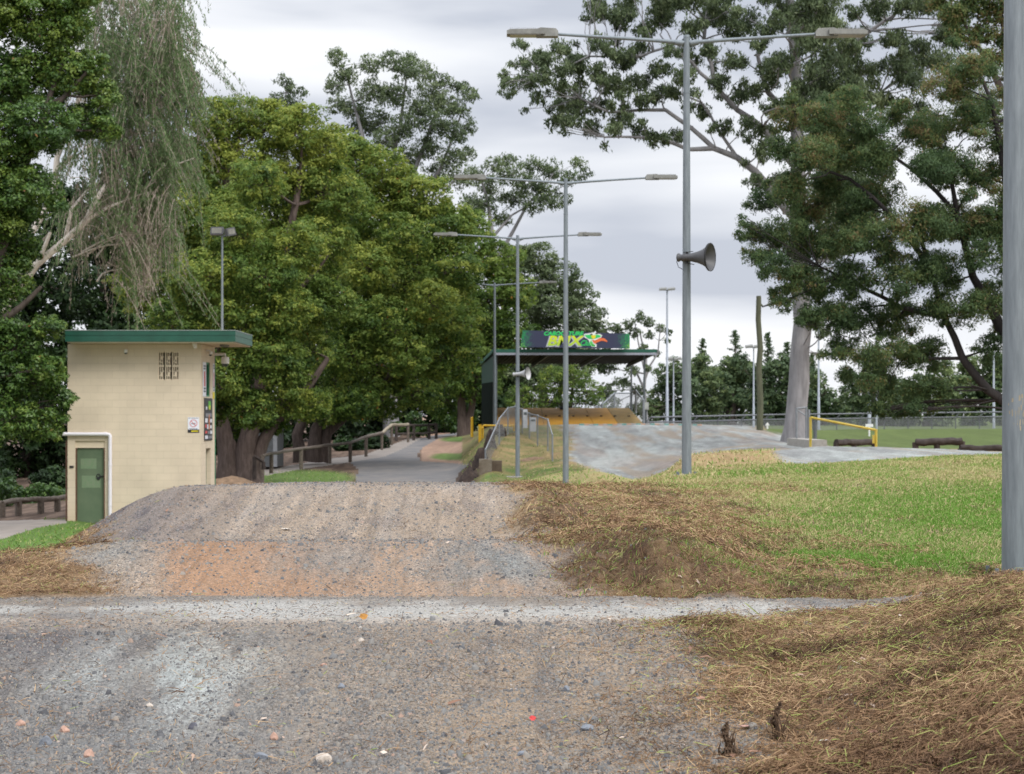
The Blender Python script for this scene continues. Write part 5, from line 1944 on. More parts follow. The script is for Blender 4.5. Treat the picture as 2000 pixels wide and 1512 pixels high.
def log_fence(posts, label, r=0.09, rails=((0, 0),), mat=None, rail_mats=None, name='timber_rail_fence', rr=None):
    """posts: (u, v base, v top, distance); rails: offset below the top"""
    mat = mat or M_log
    P_ = [(W(a, b, d), W(a, c, d)) for a, b, c, d in posts]
    t = thing(name, label, 'fence', P_[0][0])
    for b, c in P_:
        mb = MB()
        mb.tube([b - Vector((0, 0, 0.25)), c], r, 10, jit=0.08)
        mb.build('post', mat, t, True)
    for off, _ in rails:
        for i, ((b0, c0), (b1, c1)) in enumerate(zip(P_, P_[1:])):
            mb = MB()
            n_ = 5
            ps = [c0.lerp(c1, k / n_) + Vector((0, -0.02, -off + random.uniform(-0.02, 0.02) * (0 < k < n_))) for k in range(n_ + 1)]
            mb.tube(ps, rr or r * 0.8, 9, jit=0.06)
            mb.build('rail', (rail_mats[i] if rail_mats else mat), t, True)
    return t


log_fence([(512, 925, 890, 72), (530, 913, 886, 74), (588, 905, 876, 79), (644, 895, 869, 84), (684, 893, 865, 87), (715, 883, 853, 92)], 'long weathered timber rail fence along the concrete path under the big trees', 0.085)
log_fence([(715, 883, 853, 92.3), (746, 870, 846, 96), (765, 861, 830, 100), (797, 858, 829, 104)], 'timber handrail with pale top rail at the bend of the path', 0.075, rail_mats=[M_log, M_logl, M_logl], name='timber_rail_fence', rr=0.085)
log_fence([(774, 857, 830, 107), (808, 855, 829, 108), (838, 855, 829, 109), (852, 854, 827, 109)], 'dark timber barrier across the end of the path', 0.09, rails=((0.05, 0), (0.55, 0)), mat=M_logd, name='timber_barrier')
log_fence([(-60, 1016, 988, 52), (4, 1016, 983, 52), (36, 1013, 977, 53), (80, 1012, 975, 53.5), (112, 1012, 974, 54), (150, 1008, 963, 55)], 'rough timber fence in the shade left of the tower', 0.10, mat=M_log)
log_fence([(497, 925, 892, 71), (515, 905, 902, 71)], 'broken dark timber rail beside the big trunks', 0.08, mat=M_logd)
# low rails on the right
log_fence([(1633, 878, 864, 62), (1668, 878, 864, 62.5), (1708, 879, 864, 63)], 'low dark log rail behind the yellow boom', 0.10, mat=M_logd, name='log_barrier', rr=0.115)
log_fence([(1788, 882, 864, 62), (1830, 882, 863, 62), (1879, 885, 862, 62)], 'low dark log rail standing higher, left of the two near the right edge', 0.11, mat=M_logd, name='log_barrier', rr=0.13)
log_fence([(1876, 888, 876, 58), (1925, 889, 876, 58), (1985, 890, 877, 58)], 'lowest dark log rail running off behind the nearest pole', 0.09, mat=M_logd, name='log_barrier', rr=0.11)

# log tripod cluster on the bank
t = thing('timber_retaining_posts', 'dark timber posts with a short cross log at the end of the start hill fence', 'posts', W(970, 866, 80))
for u_, vb, vt in ((977, 862, 829), (961, 862, 846), (984, 870, 842)):
    mb = MB()
    mb.tube([W(u_, vb + 6, 80), W(u_, vt, 80)], 0.13, 10, jit=0.1)
    mb.build('post', M_logd, t, True)
mb = MB()
mb.tube([W(958, 845, 79.7), W(988, 841, 79.7)], 0.13, 10, jit=0.1)
mb.build('cross_log', M_logd, t, True)
# concrete sleeper block and its post in the cut bank
a = W(958, 912, 66)
t = thing('concrete_block', 'brown stained concrete block let into the cut bank', 'block', W(958, 925, 67))
mb = MB()
mb.box(a.x - 0.42, a.x + 0.05, a.y, a.y + 0.8, a.z - 0.35, a.z + 0.28)
mb.build('face', paint('stained_concrete', (0.10, 0.075, 0.05), 0.9, c2=(0.22, 0.19, 0.15), scale=3), t)
mb = MB()
mb.box(a.x + 0.055, a.x + 0.42, a.y + 0.15, a.y + 0.8, a.z - 0.3, a.z + 0.22)
mb.build('side_stone', paint('brown_stone', (0.07, 0.05, 0.035), 0.9, c2=(0.13, 0.10, 0.07), scale=4), t)

# yellow steel
M_yel = paint('yellow_paint', (0.62, 0.36, 0.01), 0.5, c2=(0.70, 0.43, 0.03), scale=4)
M_yel2 = paint('worn_yellow_paint', (0.52, 0.38, 0.03), 0.6, c2=(0.62, 0.48, 0.12), scale=8)
t = thing('yellow_gate', 'bright yellow steel gate and post beside the dark shelter wall', 'gate', W(938, 871, 84))
mb = MB()
mb.box(*[W(934.5, 0, 84).x, W(940.5, 0, 84).x], 84 * S, 84 * S + 0.14, W(0, 873, 84).z, W(0, 829, 84).z)
mb.build('post', M_yel, t)
mb = MB()
p0, p1, p2, p3_ = W(943, 870, 84.3), W(943, 831, 84.3), W(1004, 832, 85), W(1004, 868, 85)
mb.tube([p0, p1], 0.045, 8)
mb.tube([p1, p2], 0.045, 8)
mb.tube([p2, p3_], 0.045, 8)
mb.build('gate_frame', M_yel, t, True)
mb = MB()
for v_ in (868, 836):
    a, b = W(938, v_, 84.1), W(944, v_, 84.1)
    mb.tube([a, b], 0.05, 8)
mb.build('hinge', M_yel, t, True)
q = W(922, 843, 97)
o = MB().tube([q - Vector((0, 0, 0.3)), W(922, 816, 97)], 0.075, 12).lathe([(0, 0.077), (0.03, 0.06), (0.05, 0)], W(922, 816, 97), (0, 0, 1), 12).build('bollard', M_yel, None, True)
tag(o, 'single yellow bollard on the road verge left of the shelter', 'bollard')
t = thing('yellow_boom', 'sloping yellow steel boom across the grass on the right', 'boom gate', W(1583, 870, 60))
for u_, vb, vt in ((1583, 874, 815), (1711, 874, 838)):
    mb = MB()
    mb.tube([W(u_, vb + 4, 60), W(u_, vt, 60)], 0.045, 8)
    mb.build('post', M_yel2, t, True)
mb = MB()
mb.tube([W(1583, 815.5, 60), W(1711, 840, 60)], 0.04, 8)
mb.build('boom', M_yel2, t, True)
mb = MB()
mb.box(W(1704, 0, 60).x, W(1708, 0, 60).x, 60 * S - 0.05, 60 * S + 0.05, W(0, 866, 60).z, W(0, 850, 60).z)
mb.build('latch', M_yel2, t)

# grey tube frame gate by the gum tree, with slab
t = thing('steel_tube_gate', 'grey steel tube gate frame standing beside the gum trunk', 'gate', W(1565, 858, 66))
for u_, vb, vt in ((1556, 856, 797), (1575, 862, 795), (1580, 868, 800), (1592, 871, 824)):
    mb = MB()
    mb.tube([W(u_, vb + 3, 66), W(u_, vt, 66)], 0.045 if u_ < 1590 else 0.07, 8)
    mb.build('post', M_rail if u_ < 1590 else M_post, t, True)
mb = MB()
mb.tube([W(1556, 798, 66), W(1575, 796, 66)], 0.035, 8)
mb.tube([W(1556, 800, 66), W(1574, 812, 66)], 0.025, 8)
mb.build('frame_bar', M_rail, t, True)
a = W(1566, 858, 66)
mb = MB()
mb.box(W(1545, 0, 66).x, W(1578, 0, 66).x, 62 * S, 67 * S, a.z - 0.25, a.z + 0.03)
o = mb.build('concrete_slab', M_concrete)
tag(o, 'pale concrete slab at the foot of the steel tube gate', 'slab')

# thin far light masts
def far_mast(u_, vb, vt, y_, r0, head, label, group='distant light masts round the sports field'):
    b, c = W(u_, vb, y_), W(u_, vt, y_)
    t = thing('field_light_mast', label, 'light mast', b, group)
    mb = MB()
    mb.tube([b - Vector((0, 0, 0.5)), b.lerp(c, 0.3), b.lerp(c, 0.3) + Vector((0, 0, 0.02)), c], [r0, r0 * 0.85, r0 * 0.72, r0 * 0.5], 10)
    mb.build('pole', M_far, t, True)
    if head:
        for dx in ((-0.28, 0.28) if head == 1 else (-0.55, 0.0, 0.55)):
            mb = MB()
            mb.obox(c + Vector((dx, 0, 0.05)), Vector((0.24 if head == 1 else 0.2, 0, 0.03)), Vector((0, 0.2, 0.05)), Vector((0, 0, 0.06)))
            mb.build('lamp_head', M_lampb, t)
        mb = MB()
        mb.tube([c + Vector((-0.5 if head > 1 else -0.3, 0, -0.03)), c + Vector((0.5 if head > 1 else 0.3, 0, -0.03))], 0.03, 6)
        mb.build('cross_arm', M_far, t, True)


M_far = paint('far_mast_steel', (0.33, 0.36, 0.41), 0.6, 0.2, var=0.15)
far_mast(1303, 838, 566, 118, 0.11, 1, 'tallest thin light mast beyond the shelter, right of the banner')
far_mast(1315.5, 838, 702, 122, 0.075, 1, 'shorter thin mast just right of the tallest one')
far_mast(1472, 842, 678, 112, 0.085, 1, 'thin light mast left of the old timber pole')
far_mast(1599, 842, 620, 112, 0.10, 1, 'thin mast just right of the gum trunk')
far_mast(1698, 840, 680, 114, 0.13, 0, 'thick white mast behind the yellow boom, left of a thinner one')
far_mast(1712, 842, 640, 108, 0.07, 0, 'thin grey mast above the right post of the yellow boom')
far_mast(1941, 840, 660, 118, 0.10, 1, 'thin mast near the right edge behind the dark branch')
for u_, vb, vt, w_, lab in ((1499, 838, 828, 9, 'small white arrow marker on a short post by the timber pole'), (1698, 834, 829, 15, 'small white sign low in front of the thick white mast')):
    q = W(u_, vt + 2, 100)
    t = thing('marker_sign', lab, 'sign', q)
    mb = MB()
    hw = w_ / 3500 * 100 / 2
    if u_ < 1600:
        mb.add([q + Vector((-hw, 0, -0.03)), q + Vector((hw, 0, -0.03)), q + Vector((0, 0, 0.16)), q + Vector((-hw, 0.03, -0.03)), q + Vector((hw, 0.03, -0.03)), q + Vector((0, 0.03, 0.16))],
               [(0, 1, 2), (5, 4, 3), (0, 3, 4, 1), (1, 4, 5, 2), (2, 5, 3, 0)])
    else:
        mb.box(q.x - hw, q.x + hw, q.y, q.y + 0.03, q.z - 0.08, q.z + 0.08)
    mb.build('panel', M_white, t)
    mb = MB()
    mb.tube([q + Vector((0, 0.06, -0.7)), q + Vector((0, 0.06, 0))], 0.05, 8)
    mb.build('post', M_white, t, True)

# old timber pole with a stay wire
M_oldpole = paint('mossy_pole', (0.065, 0.07, 0.042), 0.9, c2=(0.115, 0.118, 0.075), scale=3, bump=0.3, stretch=(5, 5, 0.6))
b = W(1485, 838, 90)
t = thing('timber_pole', 'old leaning mossy timber pole with a cut top, left of the gum trunk', 'pole', b)
mb = MB()
mb.tube([W(1484, 845, 90), W(1485, 780, 90), W(1482, 720, 90), W(1485, 680, 90), W(1481, 625, 90), W(1482, 590, 90), W(1482, 578, 90)], [0.17, 0.16, 0.15, 0.145, 0.135, 0.13, 0.12], 12, jit=0.04)
mb.tube([W(1482, 590, 90), W(1491, 600, 90)], 0.05, 6)
mb.build('shaft', M_oldpole, t, True)
for zz_ in (0, 1):
    mb = MB()
    mb.tube([W(1490, 599, 90), W(1515, 592 - zz_ * 3, 87), W(1545, 587 - zz_ * 2, 84)], 0.035, 6)
    mb.build('wire', M_ink, t, True)

# shed among the trunks
a = W(505, 905, 84)
t = thing('corrugated_shed', 'grey corrugated shed half hidden behind the big trunks', 'shed', a)
M_shed = paint('shed_sheet', (0.17, 0.18, 0.19), 0.6, 0.1, var=0.2)
mb = MB()
x0, x1 = W(470, 0, 84).x, W(541, 0, 84).x
z0, z1 = W(0, 912, 84).z, W(0, 832, 84).z
mb.box(x0, x1, a.y, a.y + 3, z0, z1)
for k in range(24):
    zz_ = z0 + (z1 - z0) * (k + 0.5) / 24
    mb.box(x0 + 0.03, x1 - 0.03, a.y - 0.03, a.y - 0.002, zz_ - 0.02, zz_ + 0.02)
mb.build('wall', M_shed, t)
mb = MB()
mb.box(x0 - 0.15, x1 + 0.15, a.y - 0.2, a.y + 3.2, z1 + 0.002, z1 + 0.08)
mb.build('roof', M_roofgrey, t)
mb = MB()
mb.box(x1 - 0.18, x1 + 0.012, a.y - 0.045, a.y - 0.032, z0, z1)
mb.build('corner_trim', paint('pale_trim', (0.3, 0.31, 0.33), 0.5), t)

# spoil heap behind the jump
def heap(u_, v_, y_, wpx, hpx, label, mat, seed, nm='soil_heap', cat='soil heap'):
    c0 = W(u_, v_, y_)
    sx = wpx / 3500 * y_ / 2
    sz = hpx / 3500 * y_
    n = 44
    g = np.linspace(-1, 1, n)
    X, Y = np.meshgrid(g, g)
    rr = np.sqrt(X ** 2 + Y ** 2)
    Z = np.clip(1 - rr ** 1.6, -0.25, 1) * (0.75 + 0.5 * fbm(X * 3 + seed, Y * 3, seed)) + 0.16 * (fbm(X * 12, Y * 12, seed + 3) - 0.5)
    V = np.stack([c0.x + X * sx, c0.y + Y * sx * 0.7, c0.z - 0.05 + Z * sz], -1).reshape(-1, 3)
    i, j = np.meshgrid(np.arange(n - 1), np.arange(n - 1), indexing='ij')
    a_ = (i * n + j).ravel()
    F = np.stack([a_, a_ + 1, a_ + 1 + n, a_ + n], 1)
    o = npmesh(nm, V, F, mat, None, smooth=False)
    return tag(o, label, cat)


M_soil = paint('brown_soil', (0.10, 0.065, 0.04), 0.95, c2=(0.26, 0.17, 0.105), scale=4, bump=0.5)
M_dsoil = paint('dark_soil', (0.018, 0.013, 0.012), 0.95, c2=(0.065, 0.045, 0.036), scale=5, bump=0.6)
heap(452, 944, 66, 110, 16, 'low tan spoil heap at the foot of the big trunks behind the jump', M_soil, 1)
heap(918, 945, 66, 52, 34, 'dark crumbling earth at the foot of the cut bank', M_dsoil, 2)
heap(940, 912, 69, 40, 44, 'dark crumbling earth halfway up the cut bank', M_dsoil, 3)
heap(957, 880, 74, 30, 42, 'dark rooty earth at the top of the cut bank', M_dsoil, 4)
heap(1045, 902, 71, 90, 13, 'brown leaf covered mound below the chain wire fence', M_soil, 5)

# ------------------------------------------------------------ trees
def barkmat(name, a, b_, sc_=3, st=(4, 4, 0.7)):
    return paint(name, a, 0.9, c2=b_, scale=sc_, bump=0.5, stretch=st)


BK_dark = barkmat('dark_bark', (0.035, 0.026, 0.022), (0.10, 0.078, 0.065))
BK_black = barkmat('sooty_bark', (0.014, 0.012, 0.012), (0.045, 0.038, 0.036))
BK_camph = barkmat('camphor_bark', (0.055, 0.038, 0.032), (0.14, 0.105, 0.09))
BK_gum = barkmat('gum_bark', (0.16, 0.155, 0.16), (0.31, 0.30, 0.305), 1.6, (2.5, 2.5, 0.5))
BK_pale = barkmat('paperbark', (0.42, 0.36, 0.31), (0.66, 0.60, 0.54), 3)
LF_camph = leafmat('camphor_leaf', [(0, (0.042, 0.085, 0.02)), (0.35, (0.105, 0.175, 0.032)), (0.7, (0.18, 0.25, 0.052)), (0.93, (0.31, 0.35, 0.065)), (0.97, (0.30, 0.20, 0.03)), (1, (0.28, 0.12, 0.03))], 0.45)
LF_dense = leafmat('dense_leaf', [(0, (0.03, 0.065, 0.018)), (0.4, (0.07, 0.14, 0.03)), (0.8, (0.13, 0.21, 0.04)), (0.97, (0.21, 0.27, 0.05)), (1, (0.25, 0.04, 0.02))], 0.3, 0.4, 0.4)
LF_gum = leafmat('gum_leaf', [(0, (0.055, 0.08, 0.04)), (0.4, (0.105, 0.145, 0.068)), (0.8, (0.18, 0.23, 0.11)), (1, (0.30, 0.34, 0.20))], 0.4)
LF_fine = leafmat('fine_leaf', [(0, (0.045, 0.08, 0.034)), (0.45, (0.085, 0.14, 0.056)), (0.75, (0.13, 0.185, 0.065)), (0.86, (0.21, 0.23, 0.075)), (0.93, (0.22, 0.145, 0.075)), (1, (0.26, 0.16, 0.085))], 0.45)
LF_weep = leafmat('weeping_leaf', [(0, (0.07, 0.13, 0.05)), (0.4, (0.13, 0.20, 0.08)), (0.6, (0.20, 0.26, 0.12)), (0.7, (0.20, 0.175, 0.13)), (1, (0.36, 0.31, 0.255))], 0.3)
LF_far = leafmat('far_leaf', [(0, (0.05, 0.085, 0.042)), (0.5, (0.10, 0.15, 0.065)), (1, (0.20, 0.245, 0.09))], 0.3)
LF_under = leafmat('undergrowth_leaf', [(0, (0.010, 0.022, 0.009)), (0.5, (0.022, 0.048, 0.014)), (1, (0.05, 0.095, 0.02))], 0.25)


def leaves(pos, nrm, ln, wd, tint, droop=0.0):
    """one diamond per leaf; pos,nrm (n,3)"""
    n = len(pos)
    nrm = nrm / (np.linalg.norm(nrm, axis=1, keepdims=True) + 1e-9)
    rv = rng.normal(size=(n, 3))
    rv[:, 2] -= droop * 2.2
    t = rv - nrm * (rv * nrm).sum(1, keepdims=True) * (1 - min(droop, 1) * 0.8)
    t /= np.linalg.norm(t, axis=1, keepdims=True) + 1e-9
    b = np.cross(nrm, t)
    b /= np.linalg.norm(b, axis=1, keepdims=True) + 1e-9
    L_ = (ln * rng.uniform(0.6, 1.3, n))[:, None]
    W_ = (wd * rng.uniform(0.7, 1.3, n))[:, None]
    mid = nrm * L_ * rng.uniform(-0.12, 0.12, n)[:, None]
    P = np.stack([pos - t * L_ / 2, pos + b * W_ / 2 + mid, pos + t * L_ / 2, pos - b * W_ / 2 + mid], 1)
    idx = np.arange(n)[:, None] * 4
    return P.reshape(-1, 3), idx + np.array([[0, 1, 2, 3]]), np.repeat(tint, 4)


def crown(lobes, cov=1.0, lk=0.0025, asp=0.5, sub=0.30, droop=0.0, tb=0.5, tv=0.22, flat=0.8, hollow=0.62, top_tint=0.15, fluff=0.65, submin=0.22):
    """lobes: list of (centre Vector, radius m, distance, radius px). Leaves sit in small
    clumps spread over the shell of every lobe."""
    Ps, Ns, Ts, Ls = [], [], [], []
    subs = []
    zmin = min(c_.z - r_ for c_, r_, _, _ in lobes)
    zmax = max(c_.z + r_ for c_, r_, _, _ in lobes)
    for c_, r_, y_, rp in lobes:
        nl = int(cov * rp * rp * 0.80)
        sr = max(submin * 0.8, sub * r_) * 0.72
        ns_ = max(5, int(2.6 * (r_ / sr) ** 2))
        d = rng.normal(size=(ns_, 3))
        d /= np.linalg.norm(d, axis=1, keepdims=True)
        rad = r_ * (hollow + (1 - hollow) * rng.random(ns_) ** 0.6) * rng.uniform(0.85, 1.12, ns_)
        sc_ = np.array([c_.x, c_.y, c_.z]) + d * rad[:, None] * np.array([1, 1, flat])
        srad = sr * rng.uniform(0.6, 1.35, ns_)
        stint = rng.normal(0, tv * 0.75, ns_) + rng.normal(0, tv * 0.4)
        wgt = srad ** 2
        k = rng.choice(ns_, nl, p=wgt / wgt.sum())
        q = rng.normal(size=(nl, 3))
        q /= np.linalg.norm(q, axis=1, keepdims=True)
        q[:, 2] = np.where(rng.random(nl) < 0.6, np.abs(q[:, 2]), q[:, 2])
        rr = (1 - fluff * rng.random(nl))
        off = q * rr[:, None] * srad[k][:, None] * np.array([1.1, 1.1, 0.8])
        if droop > 0:
            off[:, 2] -= droop * srad[k] * rng.random(nl) * 1.0
        P = sc_[k] + off
        nf_ = int(nl * 0.30)
        fd = rng.normal(size=(nf_, 3))
        fd /= np.linalg.norm(fd, axis=1, keepdims=True)
        P[:nf_] = np.array([c_.x, c_.y, c_.z]) + fd * (rng.random((nf_, 1)) ** 0.4) * r_ * np.array([1.0, 1.0, flat]) * 0.98
        Nn = q * 0.8 + d[k] * 0.5 + rng.normal(size=(nl, 3)) * 0.55 + np.array([0, 0, 0.45])
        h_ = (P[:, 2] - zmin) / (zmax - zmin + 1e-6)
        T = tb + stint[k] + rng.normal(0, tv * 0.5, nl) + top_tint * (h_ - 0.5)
        Ps.append(P)
        Ns.append(Nn)
        Ts.append(T)
        Ls.append(np.full(nl, y_ * lk))
        subs.append((c_, sc_))
    P, Nn, T, L_ = map(np.concatenate, (Ps, Ns, Ts, Ls))
    V, F, TT = leaves(P, Nn, L_, L_ * asp, np.clip(T, 0.0, 0.91), droop)
    # a few coloured old leaves
    k = np.repeat(rng.random(len(P)) < 0.002, 4)
    TT = np.where(k, 0.99, TT)
    return V, F, TT, subs


def limb(mb, a, b, r0, r1, wig=0.12, n=6, sides=8, sag=0.0):
    a, b = Vector(a), Vector(b)
    L_ = (b - a).length
    pts = []
    w1 = Vector((random.gauss(0, 1), random.gauss(0, 1), random.gauss(0, 0.6))) * L_ * wig
    w2 = Vector((random.gauss(0, 1), random.gauss(0, 1), random.gauss(0, 0.6))) * L_ * wig * 0.5
    for i in range(n + 1):
        t = i / n
        pts.append(a.lerp(b, t) + w1 * math.sin(math.pi * t) * 0.6 + w2 * math.sin(2 * math.pi * t) + Vector((0, 0, sag * L_ * math.sin(math.pi * t))))
    mb.tube(pts, [r0 + (r1 - r0) * i / n for i in range(n + 1)], sides)
    return pts


def tree(name, label, cat, base, trunks, lobes, leaf, bark, group=None, twig=0.5, depth=0.5, extra=0, **kw):
    """base (u,v,y); trunks: list of (list of (u,v[,dy]), r0, r1); lobes: (u,v,r px[,dy])"""
    bp = W(*base)
    y0 = base[2]
    t = thing(name, label, cat, bp, group)
    seed = sum(ord(ch) for ch in label)
    random.seed(seed)
    LB = []
    lobes = list(lobes)
    if extra:
        for l in list(lobes):
            for q in range(extra):
                lobes.append((l[0] + random.uniform(-1.5, 1.5) * l[2], l[1] + random.uniform(-1.2, 1.2) * l[2], l[2] * random.uniform(0.4, 0.7)) + tuple(l[3:]))
    us_ = [l[0] for l in lobes]
    span = (max(us_) - min(us_)) / 3500 * y0 / S * 0.5
    for l in lobes:
        dy = l[3] if len(l) > 3 else random.uniform(-1, 1) * depth * max(span, 1.0) / S
        yy_ = y0 + dy
        c_ = W(l[0], l[1], y0)
        c_.y = yy_ * S
        LB.append((c_, l[2] / 3500 * y0, y0, l[2]))
    V, F, T, subs = crown(LB, **kw)
    npmesh('crown', V, F, leaf, t, {'tint': ('f', T)}, off=bp)
    mb = MB()
    ends = []
    for tr_ in trunks:
        pts = [W(p[0], p[1], y0) + Vector((0, (p[2] if len(p) > 2 else 0) * S, 0)) for p in tr_[0]]
        # subdivide with a little wobble
        pp = [pts[0]]
        for a, b in zip(pts, pts[1:]):
            m = a.lerp(b, 0.5) + Vector((random.gauss(0, 1), random.gauss(0, 1), 0)) * (b - a).length * 0.03
            pp += [m, b]
        n_ = len(pp) - 1
        rads = [tr_[1] + (tr_[2] - tr_[1]) * i / n_ for i in range(n_ + 1)]
        if pts[0].z <= bp.z + 0.6:
            rads[0] *= 1.35
        mb.tube(pp, rads, 12, jit=0.04)
        ends += [(p, r_) for p, r_ in list(zip(pp, rads))[2:]]
    for (c_, sc_), (cc, r_, _, _) in zip(subs, LB):
        if not ends:
            break
        e_, er = min(ends, key=lambda q: (q[0] - c_).length + max(0, q[0].z - c_.z) * 1.5)
        r_l = min(er * 0.6, 0.025 + 0.035 * r_)
        limb(mb, e_, c_, r_l, r_l * 0.4, 0.07, 5, 6)
        k = int(len(sc_) * twig)
        for i in range(min(k, 26)):
            limb(mb, c_.lerp(e_, random.random() * 0.35), Vector(sc_[i]), r_l * 0.38, 0.008, 0.08, 3, 4)
    mb.build('trunk', bark, t, True)
    return t


CG = 'broad camphor trees massed behind the tower'
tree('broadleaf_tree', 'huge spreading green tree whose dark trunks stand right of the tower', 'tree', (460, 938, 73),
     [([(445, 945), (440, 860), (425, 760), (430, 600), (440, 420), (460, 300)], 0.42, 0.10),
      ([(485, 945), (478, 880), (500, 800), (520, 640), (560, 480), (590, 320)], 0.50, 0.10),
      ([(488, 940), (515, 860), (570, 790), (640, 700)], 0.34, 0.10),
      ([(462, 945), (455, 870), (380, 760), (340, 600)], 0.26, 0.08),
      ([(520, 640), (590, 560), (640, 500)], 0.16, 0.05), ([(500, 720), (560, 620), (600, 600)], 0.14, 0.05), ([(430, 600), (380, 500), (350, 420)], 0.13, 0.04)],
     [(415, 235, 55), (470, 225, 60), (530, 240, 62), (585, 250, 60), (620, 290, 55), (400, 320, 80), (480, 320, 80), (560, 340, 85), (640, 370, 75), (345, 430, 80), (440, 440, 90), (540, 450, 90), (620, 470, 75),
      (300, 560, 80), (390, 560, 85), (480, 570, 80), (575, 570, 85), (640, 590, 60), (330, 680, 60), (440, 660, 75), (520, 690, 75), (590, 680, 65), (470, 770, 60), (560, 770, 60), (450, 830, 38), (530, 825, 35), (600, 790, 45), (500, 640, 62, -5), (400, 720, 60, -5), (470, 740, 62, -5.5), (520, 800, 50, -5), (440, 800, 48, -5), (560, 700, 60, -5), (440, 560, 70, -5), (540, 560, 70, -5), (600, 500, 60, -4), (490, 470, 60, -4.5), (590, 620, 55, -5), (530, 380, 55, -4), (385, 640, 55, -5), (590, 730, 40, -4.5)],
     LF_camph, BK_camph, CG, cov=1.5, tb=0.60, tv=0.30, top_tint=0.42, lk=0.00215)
tree('broadleaf_tree', 'broad green tree over the timber fence, its forked trunks left of the path', 'tree', (615, 897, 87),
     [([(590, 900), (580, 850), (600, 780), (640, 640), (680, 480)], 0.34, 0.08), ([(612, 900), (618, 840), (660, 760), (720, 620), (760, 460)], 0.40, 0.08),
      ([(625, 900), (640, 845), (700, 790), (800, 700), (850, 560)], 0.30, 0.07), ([(720, 620), (790, 560), (860, 490)], 0.13, 0.05)],
     [(665, 290, 55), (700, 330, 65), (745, 330, 55), (770, 380, 70), (830, 390, 60), (690, 420, 80), (800, 450, 80), (870, 450, 65), (700, 520, 85), (790, 540, 85), (880, 530, 70), (690, 630, 80), (780, 640, 80), (870, 620, 75),
      (660, 720, 60), (730, 725, 70), (810, 720, 70), (880, 700, 60), (690, 790, 48), (750, 785, 48), (650, 770, 45), (640, 800, 40), (830, 775, 40, -2), (700, 700, 60, -5), (650, 640, 60, -5), (760, 640, 65, -5), (730, 540, 60, -4.5), (800, 700, 55, -5), (850, 600, 55, -4), (660, 790, 42, -5), (720, 790, 42, -5), (700, 420, 50, -4), (800, 480, 55, -4)],
     LF_camph, BK_camph, CG, cov=1.5, tb=0.56, tv=0.30, top_tint=0.35, lk=0.00215)
tree('broadleaf_tree', 'rounded darker green tree between the broad trees and the shelter', 'tree', (905, 855, 108),
     [([(905, 860), (900, 760), (920, 640), (930, 540)], 0.32, 0.08), ([(905, 860), (930, 740), (970, 640)], 0.25, 0.07)],
     [(915, 440, 50), (925, 500, 62), (975, 510, 50), (890, 580, 65), (960, 590, 65), (1000, 570, 50), (905, 670, 65), (965, 680, 60), (880, 740, 50), (935, 750, 50), (1000, 650, 50), (860, 790, 35)],
     LF_camph, BK_camph, CG, cov=1.05, tb=0.40, tv=0.22, top_tint=0.3, lk=0.0023)
BG_ = 'trees rising behind the start shelter'
tree('rounded_tree', 'large rounded olive green tree rising right behind the start shelter', 'tree', (1060, 835, 128),
     [([(1060, 840), (1055, 720), (1050, 600), (1060, 540)], 0.4, 0.1), ([(1060, 830), (1110, 720), (1120, 620)], 0.25, 0.08)],
     [(1010, 510, 38), (1050, 505, 42), (1090, 540, 45), (1030, 560, 50), (1125, 570, 40), (1070, 600, 55), (1140, 620, 42), (1110, 650, 50), (1030, 640, 50), (1165, 650, 26), (1060, 700, 55), (1120, 720, 50), (1000, 720, 50), (1160, 700, 32)],
     LF_gum, BK_dark, BG_, cov=1.3, tb=0.45, lk=0.0021, submin=0.5)
tree('feathery_tree', 'bushy mid green tree seen under the shelter roof', 'tree', (1110, 835, 118),
     [([(1110, 840), (1115, 790), (1120, 740)], 0.2, 0.06)],
     [(1080, 745, 38), (1120, 740, 36), (1150, 765, 32), (1060, 780, 36), (1110, 790, 36), (1165, 790, 22), (1020, 780, 36)],
     LF_camph, BK_dark, BG_, cov=1.3, tb=0.36, lk=0.002, asp=0.3, submin=0.4)
tree('rounded_tree', 'brownish green tree filling the left part under the shelter roof', 'tree', (1010, 835, 122),
     [([(1010, 840), (1010, 760), (1000, 700)], 0.22, 0.08)],
     [(980, 730, 42), (1030, 740, 42), (1000, 780, 38), (1050, 720, 35), (960, 790, 34)],
     LF_gum, BK_dark, BG_, cov=1.3, tb=0.30, lk=0.0021)
GG = 'tall gum trees on the skyline'
